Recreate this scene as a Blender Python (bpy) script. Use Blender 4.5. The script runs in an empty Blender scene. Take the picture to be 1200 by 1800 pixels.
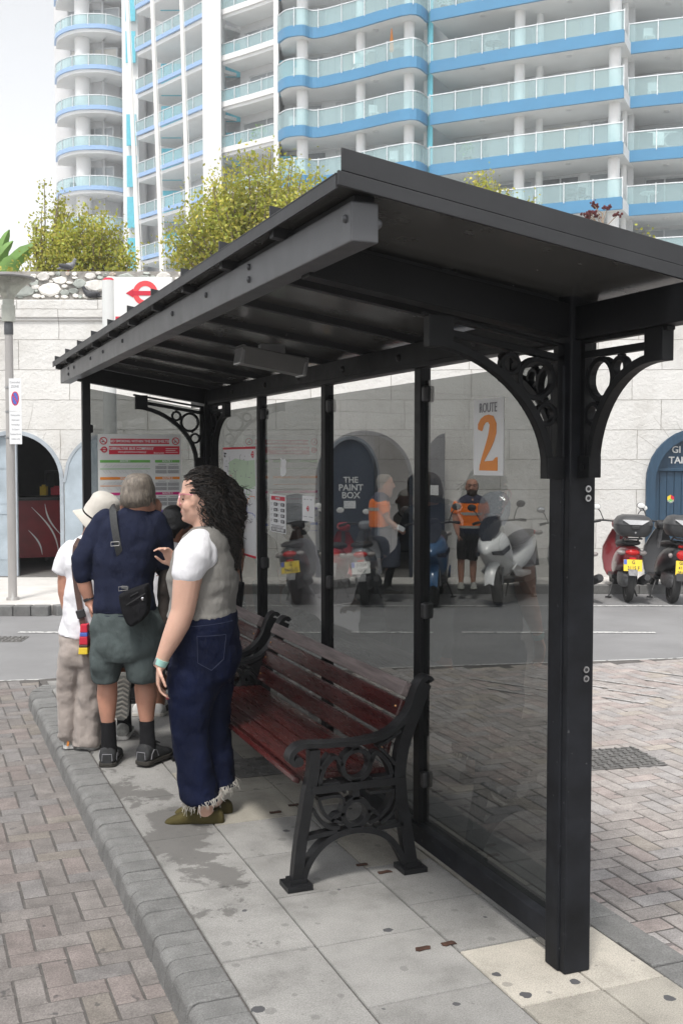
import bpy, bmesh, math, random
from mathutils import Vector, Matrix, noise as mnoise
R = math.radians
PI = math.pi
scene = bpy.context.scene
COL = scene.collection
rnd = random.Random(7)

# ---------------------------------------------------------------- camera
F_PX = 1900.0                       # focal length for a 1200 x 1800 frame
PITCH = math.atan(95 / F_PX)
TH = 0.3800                         # street direction seen from the shelter's axes
CT, ST = math.cos(TH), math.sin(TH)
cam_d = bpy.data.cameras.new('camera')
cam_d.sensor_fit = 'VERTICAL'
cam_d.sensor_height = 24.0
cam_d.lens = F_PX / 1800 * 24.0
cam_d.clip_start = 0.05
cam_d.clip_end = 2000
cam = bpy.data.objects.new('camera', cam_d)
COL.objects.link(cam)
cam.location = (0, 0, 1.70)
cam.rotation_euler = (PI / 2 - PITCH, 0, -TH)
scene.camera = cam

# ---------------------------------------------------------------- world, sun, exposure
SUN_EL, SUN_ROT = R(62), R(220)
world = bpy.data.worlds.new('World')
scene.world = world
world.use_nodes = True
wn = world.node_tree
wn.nodes.clear()
sky = wn.nodes.new('ShaderNodeTexSky')
sky.sky_type = 'NISHITA'
sky.sun_disc = False
sky.sun_elevation = SUN_EL
sky.sun_rotation = SUN_ROT
sky.air_density = 1.0
sky.dust_density = 1.5
sky.ozone_density = 1.0
hs = wn.nodes.new('ShaderNodeHueSaturation')
hs.inputs['Saturation'].default_value = 0.10
bg = wn.nodes.new('ShaderNodeBackground')
bg.inputs['Strength'].default_value = 0.14
wo = wn.nodes.new('ShaderNodeOutputWorld')
wn.links.new(sky.outputs[0], hs.inputs['Color'])
wn.links.new(hs.outputs[0], bg.inputs['Color'])
wn.links.new(bg.outputs[0], wo.inputs['Surface'])
sun_d = bpy.data.lights.new('sun', 'SUN')
sun_d.energy = 1.7
sun_d.angle = R(10)
sun_d.color = (1.0, 0.96, 0.90)
sun = bpy.data.objects.new('sun', sun_d)
COL.objects.link(sun)
# sun_rotation is measured clockwise from +Y
sdir = Vector((math.sin(SUN_ROT) * math.cos(SUN_EL), math.cos(SUN_ROT) * math.cos(SUN_EL), math.sin(SUN_EL)))
sun.rotation_euler = (-sdir).to_track_quat('-Z', 'Y').to_euler()
scene.view_settings.view_transform = 'Standard'
scene.view_settings.look = 'None'
scene.view_settings.exposure = 0.95
scene.view_settings.gamma = 1.0
scene.render.engine = 'CYCLES'
scene.cycles.max_bounces = 8
scene.cycles.transparent_max_bounces = 24
scene.cycles.transmission_bounces = 6
scene.cycles.caustics_reflective = False
scene.cycles.caustics_refractive = False

# ---------------------------------------------------------------- helpers
def Wp(u, v, z=0.0):
    """street frame (u along the stone wall, v away from the viewer) to world"""
    return Vector((u * CT + v * ST, -u * ST + v * CT, z))

def tag(o, label=None, cat=None, group=None, kind=None):
    if label: o['label'] = label
    if cat: o['category'] = cat
    if group: o['group'] = group
    if kind: o['kind'] = kind
    return o

def thing(name, label, cat, loc=(0, 0, 0), rotz=0.0, group=None):
    o = bpy.data.objects.new(name, None)
    o.empty_display_size = 0.2
    COL.objects.link(o)
    o.location = loc
    o.rotation_euler = (0, 0, rotz)
    return tag(o, label, cat, group)

def copy_tree(o, parent=None):
    c = o.copy()
    COL.objects.link(c)
    if parent is not None: c.parent = parent
    for ch in list(o.children): copy_tree(ch, c)
    return c

class MB:
    def __init__(s):
        s.v = []; s.f = []; s.m = []; s.t = []
    def add(s, vs, fs, mi=0, tint=None):
        n = len(s.v)
        s.v.extend([tuple(p) for p in vs])
        for f in fs:
            s.f.append([i + n for i in f]); s.m.append(mi); s.t.append(tint)
        return s
    def box(s, c, d, rot=None, mi=0, tint=None):
        hx, hy, hz = d[0] / 2, d[1] / 2, d[2] / 2
        ps = [Vector((x, y, z)) for x in (-hx, hx) for y in (-hy, hy) for z in (-hz, hz)]
        if rot is not None: ps = [rot @ p for p in ps]
        c = Vector(c)
        return s.add([p + c for p in ps], [(0, 1, 3, 2), (4, 6, 7, 5), (0, 4, 5, 1), (2, 3, 7, 6), (0, 2, 6, 4), (1, 5, 7, 3)], mi, tint)
    def cuboid(s, x0, x1, y0, y1, z0, z1, mi=0, tint=None):
        return s.box(((x0 + x1) / 2, (y0 + y1) / 2, (z0 + z1) / 2), (x1 - x0, y1 - y0, z1 - z0), None, mi, tint)
    def bar(s, a, b, w, h, up=(0, 0, 1), mi=0):
        a = Vector(a); b = Vector(b); t = (b - a).normalized(); up = Vector(up)
        sd = t.cross(up).normalized(); u2 = sd.cross(t).normalized()
        ps = []
        for p in (a, b):
            for i, j in ((-1, -1), (1, -1), (1, 1), (-1, 1)):
                ps.append(p + sd * (i * w / 2) + u2 * (j * h / 2))
        return s.add(ps, [(0, 1, 2, 3), (7, 6, 5, 4), (0, 4, 5, 1), (1, 5, 6, 2), (2, 6, 7, 3), (3, 7, 4, 0)], mi)
    def tube(s, pts, r, n=8, caps=True, mi=0, sq=None, up=(0, 0, 1)):
        pts = [Vector(p) for p in pts]
        k = len(pts)
        rs = [r] * k if not isinstance(r, (list, tuple)) else list(r)
        rings = []
        prev = None
        for i, p in enumerate(pts):
            t = (pts[min(i + 1, k - 1)] - pts[max(i - 1, 0)])
            if t.length < 1e-9: t = Vector((0, 0, 1))
            t.normalize()
            if prev is None:
                a = Vector(up)
                if abs(a.dot(t)) > 0.95: a = Vector((1, 0, 0)) if abs(t.x) < 0.9 else Vector((0, 1, 0))
                e1 = (a - t * a.dot(t)).normalized()
            else:
                e1 = prev - t * prev.dot(t)
                e1 = e1.normalized() if e1.length > 1e-6 else prev
            prev = e1
            e2 = t.cross(e1)
            ra, rb = (rs[i], rs[i]) if not isinstance(rs[i], (tuple, list)) else rs[i]
            rings.append([p + e1 * (ra * math.cos(2 * PI * j / n)) + e2 * (rb * math.sin(2 * PI * j / n)) for j in range(n)])
        return s.loft(rings, caps, mi)
    def loft(s, rings, caps=True, mi=0, closed=True):
        n = len(rings[0]); vs = [p for r in rings for p in r]; fs = []
        for i in range(len(rings) - 1):
            for j in range(n if closed else n - 1):
                a, b = i * n + j, i * n + (j + 1) % n
                fs.append((a, b, b + n, a + n))
        if caps and closed:
            fs.append(tuple(range(n - 1, -1, -1)))
            fs.append(tuple(range((len(rings) - 1) * n, len(rings) * n)))
        return s.add(vs, fs, mi)
    def sweep(s, pts, w, t, nrm, closed=False, mi=0):
        pts = [Vector(p) for p in pts]; nrm = Vector(nrm).normalized(); k = len(pts)
        ws = w if isinstance(w, (list, tuple)) else [w] * k
        rings = []
        for i, p in enumerate(pts):
            if closed: d = pts[(i + 1) % k] - pts[i - 1]
            else: d = pts[min(i + 1, k - 1)] - pts[max(i - 1, 0)]
            d.normalize(); sd = nrm.cross(d).normalized()
            h = ws[i] / 2
            rings.append([p - sd * h - nrm * t / 2, p + sd * h - nrm * t / 2, p + sd * h + nrm * t / 2, p - sd * h + nrm * t / 2])
        if closed: rings.append(rings[0])
        return s.loft(rings, not closed, mi)
    def lathe(s, prof, c=(0, 0, 0), n=24, mi=0, axis=None):
        c = Vector(c); rings = []
        for r, z in prof:
            ring = []
            for j in range(n):
                q = Vector((r * math.cos(2 * PI * j / n), r * math.sin(2 * PI * j / n), z))
                if axis is not None: q = axis @ q
                ring.append(q + c)
            rings.append(ring)
        return s.loft(rings, True, mi)
    def prism(s, poly, vec, mi=0):
        n = len(poly); vec = Vector(vec)
        a = [Vector(p) for p in poly]; b = [p + vec for p in a]
        fs = [tuple(range(n - 1, -1, -1)), tuple(range(n, 2 * n))]
        fs += [(i, (i + 1) % n, n + (i + 1) % n, n + i) for i in range(n)]
        return s.add(a + b, fs, mi)
    def ball(s, c, r, nu=12, nv=8, rot=None, mi=0, tint=None):
        rx, ry, rz = r if isinstance(r, (tuple, list)) else (r, r, r)
        c = Vector(c); rings = []
        for i in range(1, nv):
            ph = PI * i / nv
            ring = []
            for j in range(nu):
                q = Vector((rx * math.sin(ph) * math.cos(2 * PI * j / nu), ry * math.sin(ph) * math.sin(2 * PI * j / nu), -rz * math.cos(ph)))
                if rot is not None: q = rot @ q
                ring.append(q + c)
            rings.append(ring)
        n0 = len(s.v)
        s.loft(rings, False, mi)
        lo = Vector((0, 0, -rz)); hi = Vector((0, 0, rz))
        if rot is not None: lo = rot @ lo; hi = rot @ hi
        s.v.append(tuple(c + lo)); s.v.append(tuple(c + hi))
        a = len(s.v) - 2; last = n0 + (nv - 2) * nu
        for j in range(nu):
            s.f.append([n0 + (j + 1) % nu, n0 + j, a]); s.m.append(mi); s.t.append(tint)
            s.f.append([last + j, last + (j + 1) % nu, a + 1]); s.m.append(mi); s.t.append(tint)
        return s
    def build(s, name, mats, parent=None, smooth=False, bevel=0.0, fixn=True, seg=2, angle=35):
        me = bpy.data.meshes.new(name)
        me.from_pydata(s.v, [], s.f)
        if not isinstance(mats, (list, tuple)): mats = [mats]
        for m in mats: me.materials.append(m)
        me.polygons.foreach_set('material_index', s.m)
        if any(t is not None for t in s.t):
            at = me.color_attributes.new('tint', 'FLOAT_COLOR', 'CORNER')
            buf = []
            for f, t in zip(s.f, s.t):
                c = t if t is not None else (1, 1, 1)
                buf.extend([c[0], c[1], c[2], 1.0] * len(f))
            at.data.foreach_set('color', buf)
        if fixn:
            bm = bmesh.new(); bm.from_mesh(me)
            bmesh.ops.recalc_face_normals(bm, faces=bm.faces)
            bm.to_mesh(me); bm.free()
        if smooth:
            me.shade_smooth()
            if angle and angle < 180: me.set_sharp_from_angle(angle=R(angle))
        o = bpy.data.objects.new(name, me)
        COL.objects.link(o)
        if parent is not None: o.parent = parent
        if bevel > 0:
            b = o.modifiers.new('bevel', 'BEVEL'); b.width = bevel; b.segments = seg; b.limit_method = 'ANGLE'; b.angle_limit = R(40)
        return o

def text_mb(txt, size, origin, xdir, ydir, depth=0.002, align='CENTER', bold=0.0, sx=1.0):
    """lettering as solid mesh, laid on a plane given by its x and y directions"""
    cu = bpy.data.curves.new('lettering', 'FONT')
    cu.body = txt; cu.size = size; cu.align_x = align; cu.align_y = 'CENTER'; cu.extrude = depth / 2; cu.resolution_u = 3
    cu.offset = bold; cu.space_line = 0.85
    o = bpy.data.objects.new('lettering', cu); COL.objects.link(o)
    dg = bpy.context.evaluated_depsgraph_get()
    me = bpy.data.meshes.new_from_object(o.evaluated_get(dg))
    X = Vector(xdir).normalized(); Y = Vector(ydir).normalized(); N = X.cross(Y); O = Vector(origin)
    mb = MB()
    mb.add([O + X * (v.co.x * sx) + Y * v.co.y + N * (v.co.z + depth / 2) for v in me.vertices], [tuple(p.vertices) for p in me.polygons])
    bpy.data.objects.remove(o); bpy.data.curves.remove(cu); bpy.data.meshes.remove(me)
    return mb

# ---------------------------------------------------------------- materials
def _ramp(nt, fac, stops):
    r = nt.nodes.new('ShaderNodeValToRGB')
    el = r.color_ramp.elements
    el[0].position, el[0].color = stops[0][0], (*stops[0][1], 1)
    el[1].position, el[1].color = stops[-1][0], (*stops[-1][1], 1)
    for p, c in stops[1:-1]:
        e = el.new(p); e.color = (*c, 1)
    nt.links.new(fac, r.inputs[0])
    return r.outputs[0]

def _noise(nt, scale, detail=4, rough=0.55, vec=None, dist=0.0):
    n = nt.nodes.new('ShaderNodeTexNoise')
    n.inputs['Scale'].default_value = scale; n.inputs['Detail'].default_value = detail
    n.inputs['Roughness'].default_value = rough; n.inputs['Distortion'].default_value = dist
    if vec is not None: nt.links.new(vec, n.inputs['Vector'])
    return n

def _mix(nt, fac, a, b, mode='MIX'):
    m = nt.nodes.new('ShaderNodeMix'); m.data_type = 'RGBA'; m.blend_type = mode
    for sock, val in ((m.inputs[0], fac), (m.inputs[6], a), (m.inputs[7], b)):
        if isinstance(val, bpy.types.NodeSocket): nt.links.new(val, sock)
        elif isinstance(val, (tuple, list)): sock.default_value = (*val[:3], 1)
        else: sock.default_value = val
    return m.outputs[2]

def _coord(nt, scale=(1, 1, 1)):
    tc = nt.nodes.new('ShaderNodeTexCoord'); mp = nt.nodes.new('ShaderNodeMapping')
    mp.inputs['Scale'].default_value = scale
    nt.links.new(tc.outputs['Object'], mp.inputs['Vector'])
    return mp.outputs[0]

def mat(name, col, rough=0.5, metal=0.0, var=0.15, scale=6.0, bump=0.0, bscale=30.0, dark=None, tint=False, spec=0.5, coat=0.0,
        stretch=(1, 1, 1), emit=0.0, rvar=0.1, trans=0.0, sss=0.0, sheen=0.0, spots=None, grit=0):
    m = bpy.data.materials.new(name); m.use_nodes = True
    nt = m.node_tree; b = nt.nodes['Principled BSDF']
    vec = _coord(nt, stretch)
    n = _noise(nt, scale, 5, 0.6, vec)
    lo = tuple(c * (1 - var) for c in col) if dark is None else dark
    hi = tuple(min(1, c * (1 + var)) for c in col)
    c = _ramp(nt, n.outputs[0], [(0.3, lo), (0.5, col), (0.7, hi)])
    if spots:
        sc, th, scol = spots
        n3 = _noise(nt, sc, 3, 0.5, vec)
        mr = nt.nodes.new('ShaderNodeMapRange'); mr.inputs[1].default_value = th; mr.inputs[2].default_value = th + 0.04
        nt.links.new(n3.outputs[0], mr.inputs[0])
        c = _mix(nt, mr.outputs[0], c, scol)
    if tint:
        a = nt.nodes.new('ShaderNodeAttribute'); a.attribute_name = 'tint'
        c = _mix(nt, 1.0, c, a.outputs[0], 'MULTIPLY')
    if grit:
        gn = _noise(nt, grit, 3, .65, vec)
        c = _mix(nt, 1.0, c, _ramp(nt, gn.outputs[0], [(.32, (.72, .72, .72)), (.5, (1, 1, 1)), (.68, (1.30, 1.30, 1.30))]), 'MULTIPLY')
    nt.links.new(c, b.inputs['Base Color'])
    mr = nt.nodes.new('ShaderNodeMapRange')
    mr.inputs[3].default_value = max(0.02, rough - rvar); mr.inputs[4].default_value = min(1, rough + rvar)
    n2 = _noise(nt, scale * 2.3, 4, 0.6, vec)
    nt.links.new(n2.outputs[0], mr.inputs[0]); nt.links.new(mr.outputs[0], b.inputs['Roughness'])
    b.inputs['Metallic'].default_value = metal
    b.inputs['Specular IOR Level'].default_value = spec
    b.inputs['Coat Weight'].default_value = coat
    b.inputs['Coat Roughness'].default_value = 0.08
    if sss: 
        b.inputs['Subsurface Weight'].default_value = sss; b.inputs['Subsurface Radius'].default_value = (0.012, 0.005, 0.003); b.inputs['Subsurface Scale'].default_value = 1.0
    if sheen: b.inputs['Sheen Weight'].default_value = sheen
    if emit:
        b.inputs['Emission Color'].default_value = (*col, 1); b.inputs['Emission Strength'].default_value = emit
    if bump:
        bn = _noise(nt, bscale, 5, 0.6, vec)
        bp = nt.nodes.new('ShaderNodeBump'); bp.inputs['Strength'].default_value = bump; bp.inputs['Distance'].default_value = 0.01
        nt.links.new(bn.outputs[0], bp.inputs['Height']); nt.links.new(bp.outputs[0], b.inputs['Normal'])
    return m

def glass_mat(name, tint, ior=1.45, refl=1.0, rough=0.0, haze=0.0, hazecol=(0.6, 0.65, 0.65)):
    m = bpy.data.materials.new(name); m.use_nodes = True
    nt = m.node_tree; nt.nodes.clear()
    out = nt.nodes.new('ShaderNodeOutputMaterial')
    tr = nt.nodes.new('ShaderNodeBsdfTransparent'); tr.inputs[0].default_value = (*tint, 1)
    gl = nt.nodes.new('ShaderNodeBsdfGlossy'); gl.inputs['Roughness'].default_value = rough
    fr = nt.nodes.new('ShaderNodeFresnel'); fr.inputs[0].default_value = ior
    mu = nt.nodes.new('ShaderNodeMath'); mu.operation = 'MULTIPLY'; mu.inputs[1].default_value = refl
    ge = nt.nodes.new('ShaderNodeNewGeometry'); inv = nt.nodes.new('ShaderNodeMath'); inv.operation = 'SUBTRACT'; inv.inputs[0].default_value = 1.0
    nt.links.new(ge.outputs['Backfacing'], inv.inputs[1])
    m1 = nt.nodes.new('ShaderNodeMath'); m1.operation = 'MULTIPLY'; nt.links.new(fr.outputs[0], m1.inputs[0]); nt.links.new(inv.outputs[0], m1.inputs[1])
    nt.links.new(m1.outputs[0], mu.inputs[0])
    mx = nt.nodes.new('ShaderNodeMixShader')
    nt.links.new(mu.outputs[0], mx.inputs[0]); nt.links.new(tr.outputs[0], mx.inputs[1]); nt.links.new(gl.outputs[0], mx.inputs[2])
    last = mx.outputs[0]
    if haze:
        df = nt.nodes.new('ShaderNodeBsdfDiffuse'); df.inputs[0].default_value = (*hazecol, 1)
        n = _noise(nt, 2.5, 4, 0.6, _coord(nt))
        mr = nt.nodes.new('ShaderNodeMapRange'); mr.inputs[1].default_value = 0.35; mr.inputs[2].default_value = 0.75
        mr.inputs[3].default_value = haze * 0.4; mr.inputs[4].default_value = haze * 1.6
        nt.links.new(n.outputs[0], mr.inputs[0])
        m2 = nt.nodes.new('ShaderNodeMixShader')
        nt.links.new(mr.outputs[0], m2.inputs[0]); nt.links.new(last, m2.inputs[1]); nt.links.new(df.outputs[0], m2.inputs[2])
        last = m2.outputs[0]
    nt.links.new(last, out.inputs[0])
    return m

M = {}
M['black_paint'] = mat('black paint', (0.006, 0.0064, 0.0075), 0.5, var=0.35, scale=5, bump=0.05, bscale=60, rvar=0.14, spec=.22)
M['grey_and_sky_lit'] = mat('grey and sky-lit paint', (0.075, 0.077, 0.083), 0.42, var=0.15, scale=4, bump=0.04, bscale=50)  # lamp collar's own grey; on the front beam it is painted sky light
M['fascia'] = mat('dark grey roof trim', (0.036, 0.037, 0.040), 0.5, var=0.15, scale=4, bump=0.05, spec=.3, spots=(30, .74, (0.12, 0.12, 0.12)))
M['dusty_black'] = mat('dusty black paint', (0.009, 0.010, 0.013), 0.6, var=0.6, scale=7, bump=0.05, bscale=60, spec=.25, spots=(55, .70, (0.07, 0.07, 0.075)))
M['cast_iron'] = mat('black cast iron', (0.010, 0.0105, 0.012), 0.42, var=0.4, scale=16, bump=0.18, bscale=90, rvar=0.12, spec=.35)
M['soffit'] = mat('soffit panel', (0.085, 0.085, 0.082), 0.24, var=0.12, scale=2.5, rvar=0.12)
M['steel'] = mat('steel', (0.45, 0.45, 0.46), 0.35, metal=1.0, var=0.15)
M['chrome'] = mat('chrome', (0.7, 0.7, 0.72), 0.12, metal=1.0, var=0.05, rvar=0.05)
M['white'] = mat('white paint', (0.80, 0.80, 0.79), 0.45, var=0.04)
M['paper'] = mat('white printed sheet', (0.78, 0.79, 0.80), 0.5, var=0.02)
M['greypaper'] = mat('pale grey board', (0.72, 0.73, 0.72), 0.45, var=0.03)
M['red'] = mat('red print', (0.60, 0.02, 0.05), 0.5, var=0.05)
M['green'] = mat('green print', (0.16, 0.45, 0.10), 0.5, var=0.05)
M['orange'] = mat('orange print', (0.80, 0.27, 0.04), 0.5, var=0.06)
M['magenta'] = mat('magenta print', (0.60, 0.02, 0.20), 0.5, var=0.05)
M['purple'] = mat('purple print', (0.20, 0.12, 0.45), 0.5, var=0.05)
M['palegreen'] = mat('pale green print', (0.52, 0.66, 0.48), 0.5, var=0.05)
M['greyprint'] = mat('grey print', (0.25, 0.25, 0.27), 0.5, var=0.3, scale=200)
M['blackprint'] = mat('black print', (0.03, 0.03, 0.035), 0.5, var=0.1)
M['blue'] = mat('blue print', (0.08, 0.14, 0.50), 0.5, var=0.05)
M['yellow'] = mat('yellow plate', (0.80, 0.58, 0.04), 0.45, var=0.05)
M['glass'] = glass_mat('tinted shelter glass', (0.48, 0.488, 0.483), 1.45, 1.2, haze=0.014)
M['rubber'] = mat('black rubber', (0.02, 0.02, 0.02), 0.75, var=0.3, bump=0.2, bscale=80)
M['bplastic'] = mat('black plastic', (0.025, 0.025, 0.027), 0.45, var=0.2, bump=0.05)
# ================================================================ ground
M['asphalt'] = mat('asphalt', (0.225, 0.224, 0.228), 0.85, var=0.12, scale=1.3, bump=0.5, bscale=160)
M['earth'] = mat('pale ground', (0.42, 0.41, 0.39), 0.9, var=0.15, scale=0.5, bump=0.3, bscale=20)
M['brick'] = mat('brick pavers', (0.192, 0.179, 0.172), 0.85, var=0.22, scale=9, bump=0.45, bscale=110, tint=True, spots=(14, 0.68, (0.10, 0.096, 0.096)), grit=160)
M['joint'] = mat('sand joint', (0.10, 0.093, 0.088), 0.95, var=0.3, scale=20, bump=0.4, bscale=120)
M['linepaint'] = mat('worn road paint', (0.62, 0.62, 0.61), 0.8, var=0.15, scale=8, bump=0.3, bscale=100, spots=(26, 0.56, (0.22, 0.22, 0.22)))
M['pavement'] = mat('far pavement concrete', (0.56, 0.54, 0.515), 0.9, var=0.12, scale=2.5, bump=0.3, bscale=60)
M['kerbstone'] = mat('granite kerb', (0.175, 0.175, 0.172), 0.85, var=0.18, scale=11, bump=0.5, bscale=150, tint=True, grit=190)

def slab_material():
    m = bpy.data.materials.new('stained concrete slabs'); m.use_nodes = True
    nt = m.node_tree; b = nt.nodes['Principled BSDF']; vec = _coord(nt)
    n = _noise(nt, 3.0, 6, 0.65, vec)
    c = _ramp(nt, n.outputs[0], [(0.3, (0.175, 0.171, 0.164)), (0.5, (0.265, 0.260, 0.250)), (0.75, (0.33, 0.322, 0.31))])
    fine = _noise(nt, 220, 3, 0.6, vec)
    sp = _ramp(nt, fine.outputs[0], [(0.3, (0.70, 0.70, 0.70)), (0.5, (1, 1, 1)), (0.7, (1.28, 1.28, 1.28))])
    c = _mix(nt, 1.0, c, sp, 'MULTIPLY')
    a = nt.nodes.new('ShaderNodeAttribute'); a.attribute_name = 'tint'
    c = _mix(nt, 1.0, c, a.outputs[0], 'MULTIPLY')
    # trodden chewing gum
    def spots(scale, lo, hi, seed):
        mp = nt.nodes.new('ShaderNodeMapping'); mp.inputs['Location'].default_value = (seed, seed * 0.7, 0); nt.links.new(vec, mp.inputs[0])
        w = _noise(nt, 30, 2, 0.5, mp.outputs[0])
        ad = nt.nodes.new('ShaderNodeMix'); ad.data_type = 'VECTOR'; ad.inputs[0].default_value = 0.02
        nt.links.new(mp.outputs[0], ad.inputs[4]); nt.links.new(w.outputs[1], ad.inputs[5])
        v = nt.nodes.new('ShaderNodeTexVoronoi'); v.voronoi_dimensions = '2D'; v.inputs['Scale'].default_value = scale; nt.links.new(ad.outputs[1], v.inputs['Vector'])
        rs = nt.nodes.new('ShaderNodeSeparateColor'); nt.links.new(v.outputs['Color'], rs.inputs[0])
        th = nt.nodes.new('ShaderNodeMapRange'); th.inputs[1].default_value = 0; th.inputs[2].default_value = 1; th.inputs[3].default_value = lo; th.inputs[4].default_value = hi
        nt.links.new(rs.outputs[0], th.inputs[0])
        lt = nt.nodes.new('ShaderNodeMath'); lt.operation = 'LESS_THAN'
        nt.links.new(v.outputs['Distance'], lt.inputs[0]); nt.links.new(th.outputs[0], lt.inputs[1])
        return lt.outputs[0]
    c = _mix(nt, spots(5.0, -0.20, 0.105, 3.1), c, (0.075, 0.075, 0.08))
    sm = nt.nodes.new('ShaderNodeMath'); sm.operation = 'MULTIPLY'; sm.inputs[1].default_value = 0.45
    nt.links.new(spots(8.0, -0.16, 0.15, 9.7), sm.inputs[0])
    c = _mix(nt, sm.outputs[0], c, (0.12, 0.118, 0.115))
    # a dried spill with a sharp edge, beside the kerb
    sep = nt.nodes.new('ShaderNodeSeparateXYZ'); nt.links.new(vec, sep.inputs[0])
    big = _noise(nt, 2.6, 10, 0.68, vec, .4)
    def gauss(sock, mid, wid):
        s1 = nt.nodes.new('ShaderNodeMath'); s1.operation = 'SUBTRACT'; s1.inputs[1].default_value = mid; nt.links.new(sock, s1.inputs[0])
        s2 = nt.nodes.new('ShaderNodeMath'); s2.operation = 'ABSOLUTE'; nt.links.new(s1.outputs[0], s2.inputs[0])
        s3 = nt.nodes.new('ShaderNodeMath'); s3.operation = 'DIVIDE'; s3.inputs[1].default_value = wid; nt.links.new(s2.outputs[0], s3.inputs[0])
        return s3.outputs[0]
    gx = gauss(sep.outputs[0], 1.08, 0.16); gy = gauss(sep.outputs[1], 4.75, 0.95)
    mxn = nt.nodes.new('ShaderNodeMath'); mxn.operation = 'MAXIMUM'; nt.links.new(gx, mxn.inputs[0]); nt.links.new(gy, mxn.inputs[1])
    wob = nt.nodes.new('ShaderNodeMath'); wob.operation = 'MULTIPLY_ADD'; wob.inputs[1].default_value = 5.2; wob.inputs[2].default_value = -2.5
    nt.links.new(big.outputs[0], wob.inputs[0])
    sb = nt.nodes.new('ShaderNodeMath'); sb.operation = 'SUBTRACT'; nt.links.new(mxn.outputs[0], sb.inputs[0]); nt.links.new(wob.outputs[0], sb.inputs[1])
    st = nt.nodes.new('ShaderNodeMapRange'); st.inputs[1].default_value = 0.66; st.inputs[2].default_value = 0.50; nt.links.new(sb.outputs[0], st.inputs[0])
    stm = nt.nodes.new('ShaderNodeMath'); stm.operation = 'MULTIPLY'; stm.inputs[1].default_value = 0.75; nt.links.new(st.outputs[0], stm.inputs[0])
    c = _mix(nt, stm.outputs[0], c, (0.105, 0.101, 0.096))
    nt.links.new(c, b.inputs['Base Color']); b.inputs['Roughness'].default_value = 0.85
    bp = nt.nodes.new('ShaderNodeBump'); bp.inputs['Strength'].default_value = 0.35; bp.inputs['Distance'].default_value = 0.004
    nt.links.new(fine.outputs[0], bp.inputs['Height']); nt.links.new(bp.outputs[0], b.inputs['Normal'])
    return m
M['slabs'] = slab_material()

g = MB(); g.add([(-220, -120, -0.125), (220, -120, -0.125), (220, 240, -0.125), (-220, 240, -0.125)], [(0, 1, 2, 3)])
tag(g.build('ground', M['earth'], fixn=False), kind='structure')

def edge_y(x):                       # edge between brick paving and asphalt
    return 9.02 - (x - 0.9) * 0.214
rd = MB()
a, b_ = Vector((-14, edge_y(-14), -0.112)), Vector((16, edge_y(16), -0.112))
k0, k1 = Wp(-18, 14.35, -0.112), Wp(18, 14.35, -0.112)
rd.add([a, b_, k1, k0], [(0, 1, 2, 3)])
tag(rd.build('road', M['asphalt'], fixn=False), kind='structure')

def line_strip(p0, p1, w, z=-0.106):
    p0 = Vector((*p0[:2], z)); p1 = Vector((*p1[:2], z)); d = (p1 - p0).normalized(); n = Vector((-d.y, d.x, 0)) * w / 2
    return [p0 - n, p1 - n, p1 + n, p0 + n]
lm = MB()
for (p0, p1, w) in [((-6, edge_y(-6)), (12, edge_y(12)), 0.09), ((-6, edge_y(-6) - 0.42), (12, edge_y(12) - 0.42), 0.11)]:
    lm.add(line_strip(p0, p1, w), [(0, 1, 2, 3)])
for i in range(-8, 10):              # broken centre line
    u0 = i * 1.15 + 0.1
    lm.add(line_strip(Wp(u0, 11.15 - 0.0 * u0), Wp(u0 + 0.85, 11.13), 0.07), [(0, 1, 2, 3)])
for i in range(-2, 6):               # parking bay edge
    lm.add(line_strip(Wp(i * 2.2, 13.15), Wp(i * 2.2 + 2.0, 13.15), 0.06), [(0, 1, 2, 3)])
tag(lm.build('road_markings', M['linepaint'], fixn=False), kind='structure')
wl = MB()                            # worn white hatching left on the brick paving
for i, (x, y, l) in enumerate([(4.2, 7.75, .5), (4.7, 7.6, .6), (5.1, 7.35, .5), (4.5, 7.2, .4), (5.5, 7.15, .45), (5.0, 6.95, .4), (4.15, 7.35, .35), (5.7, 7.5, .6), (4.8, 6.75, .3)]):
    wl.add(line_strip((x, y), (x + l * .55, y - l), 0.032, z=-0.0925), [(0, 1, 2, 3)])
tag(wl.build('worn_markings', mat('faded paint on brick', (.46, .45, .44), .85, var=.2, scale=9, spots=(34, .48, (.30, .285, .275))), fixn=False), kind='structure')
ym = MB(); ym.add(line_strip((4.32, 4.52), (4.9, 4.38), 0.10, z=-0.092), [(0, 1, 2, 3)])
tag(ym.build('yellow_marking', M['yellow'], fixn=False), kind='structure')

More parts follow.
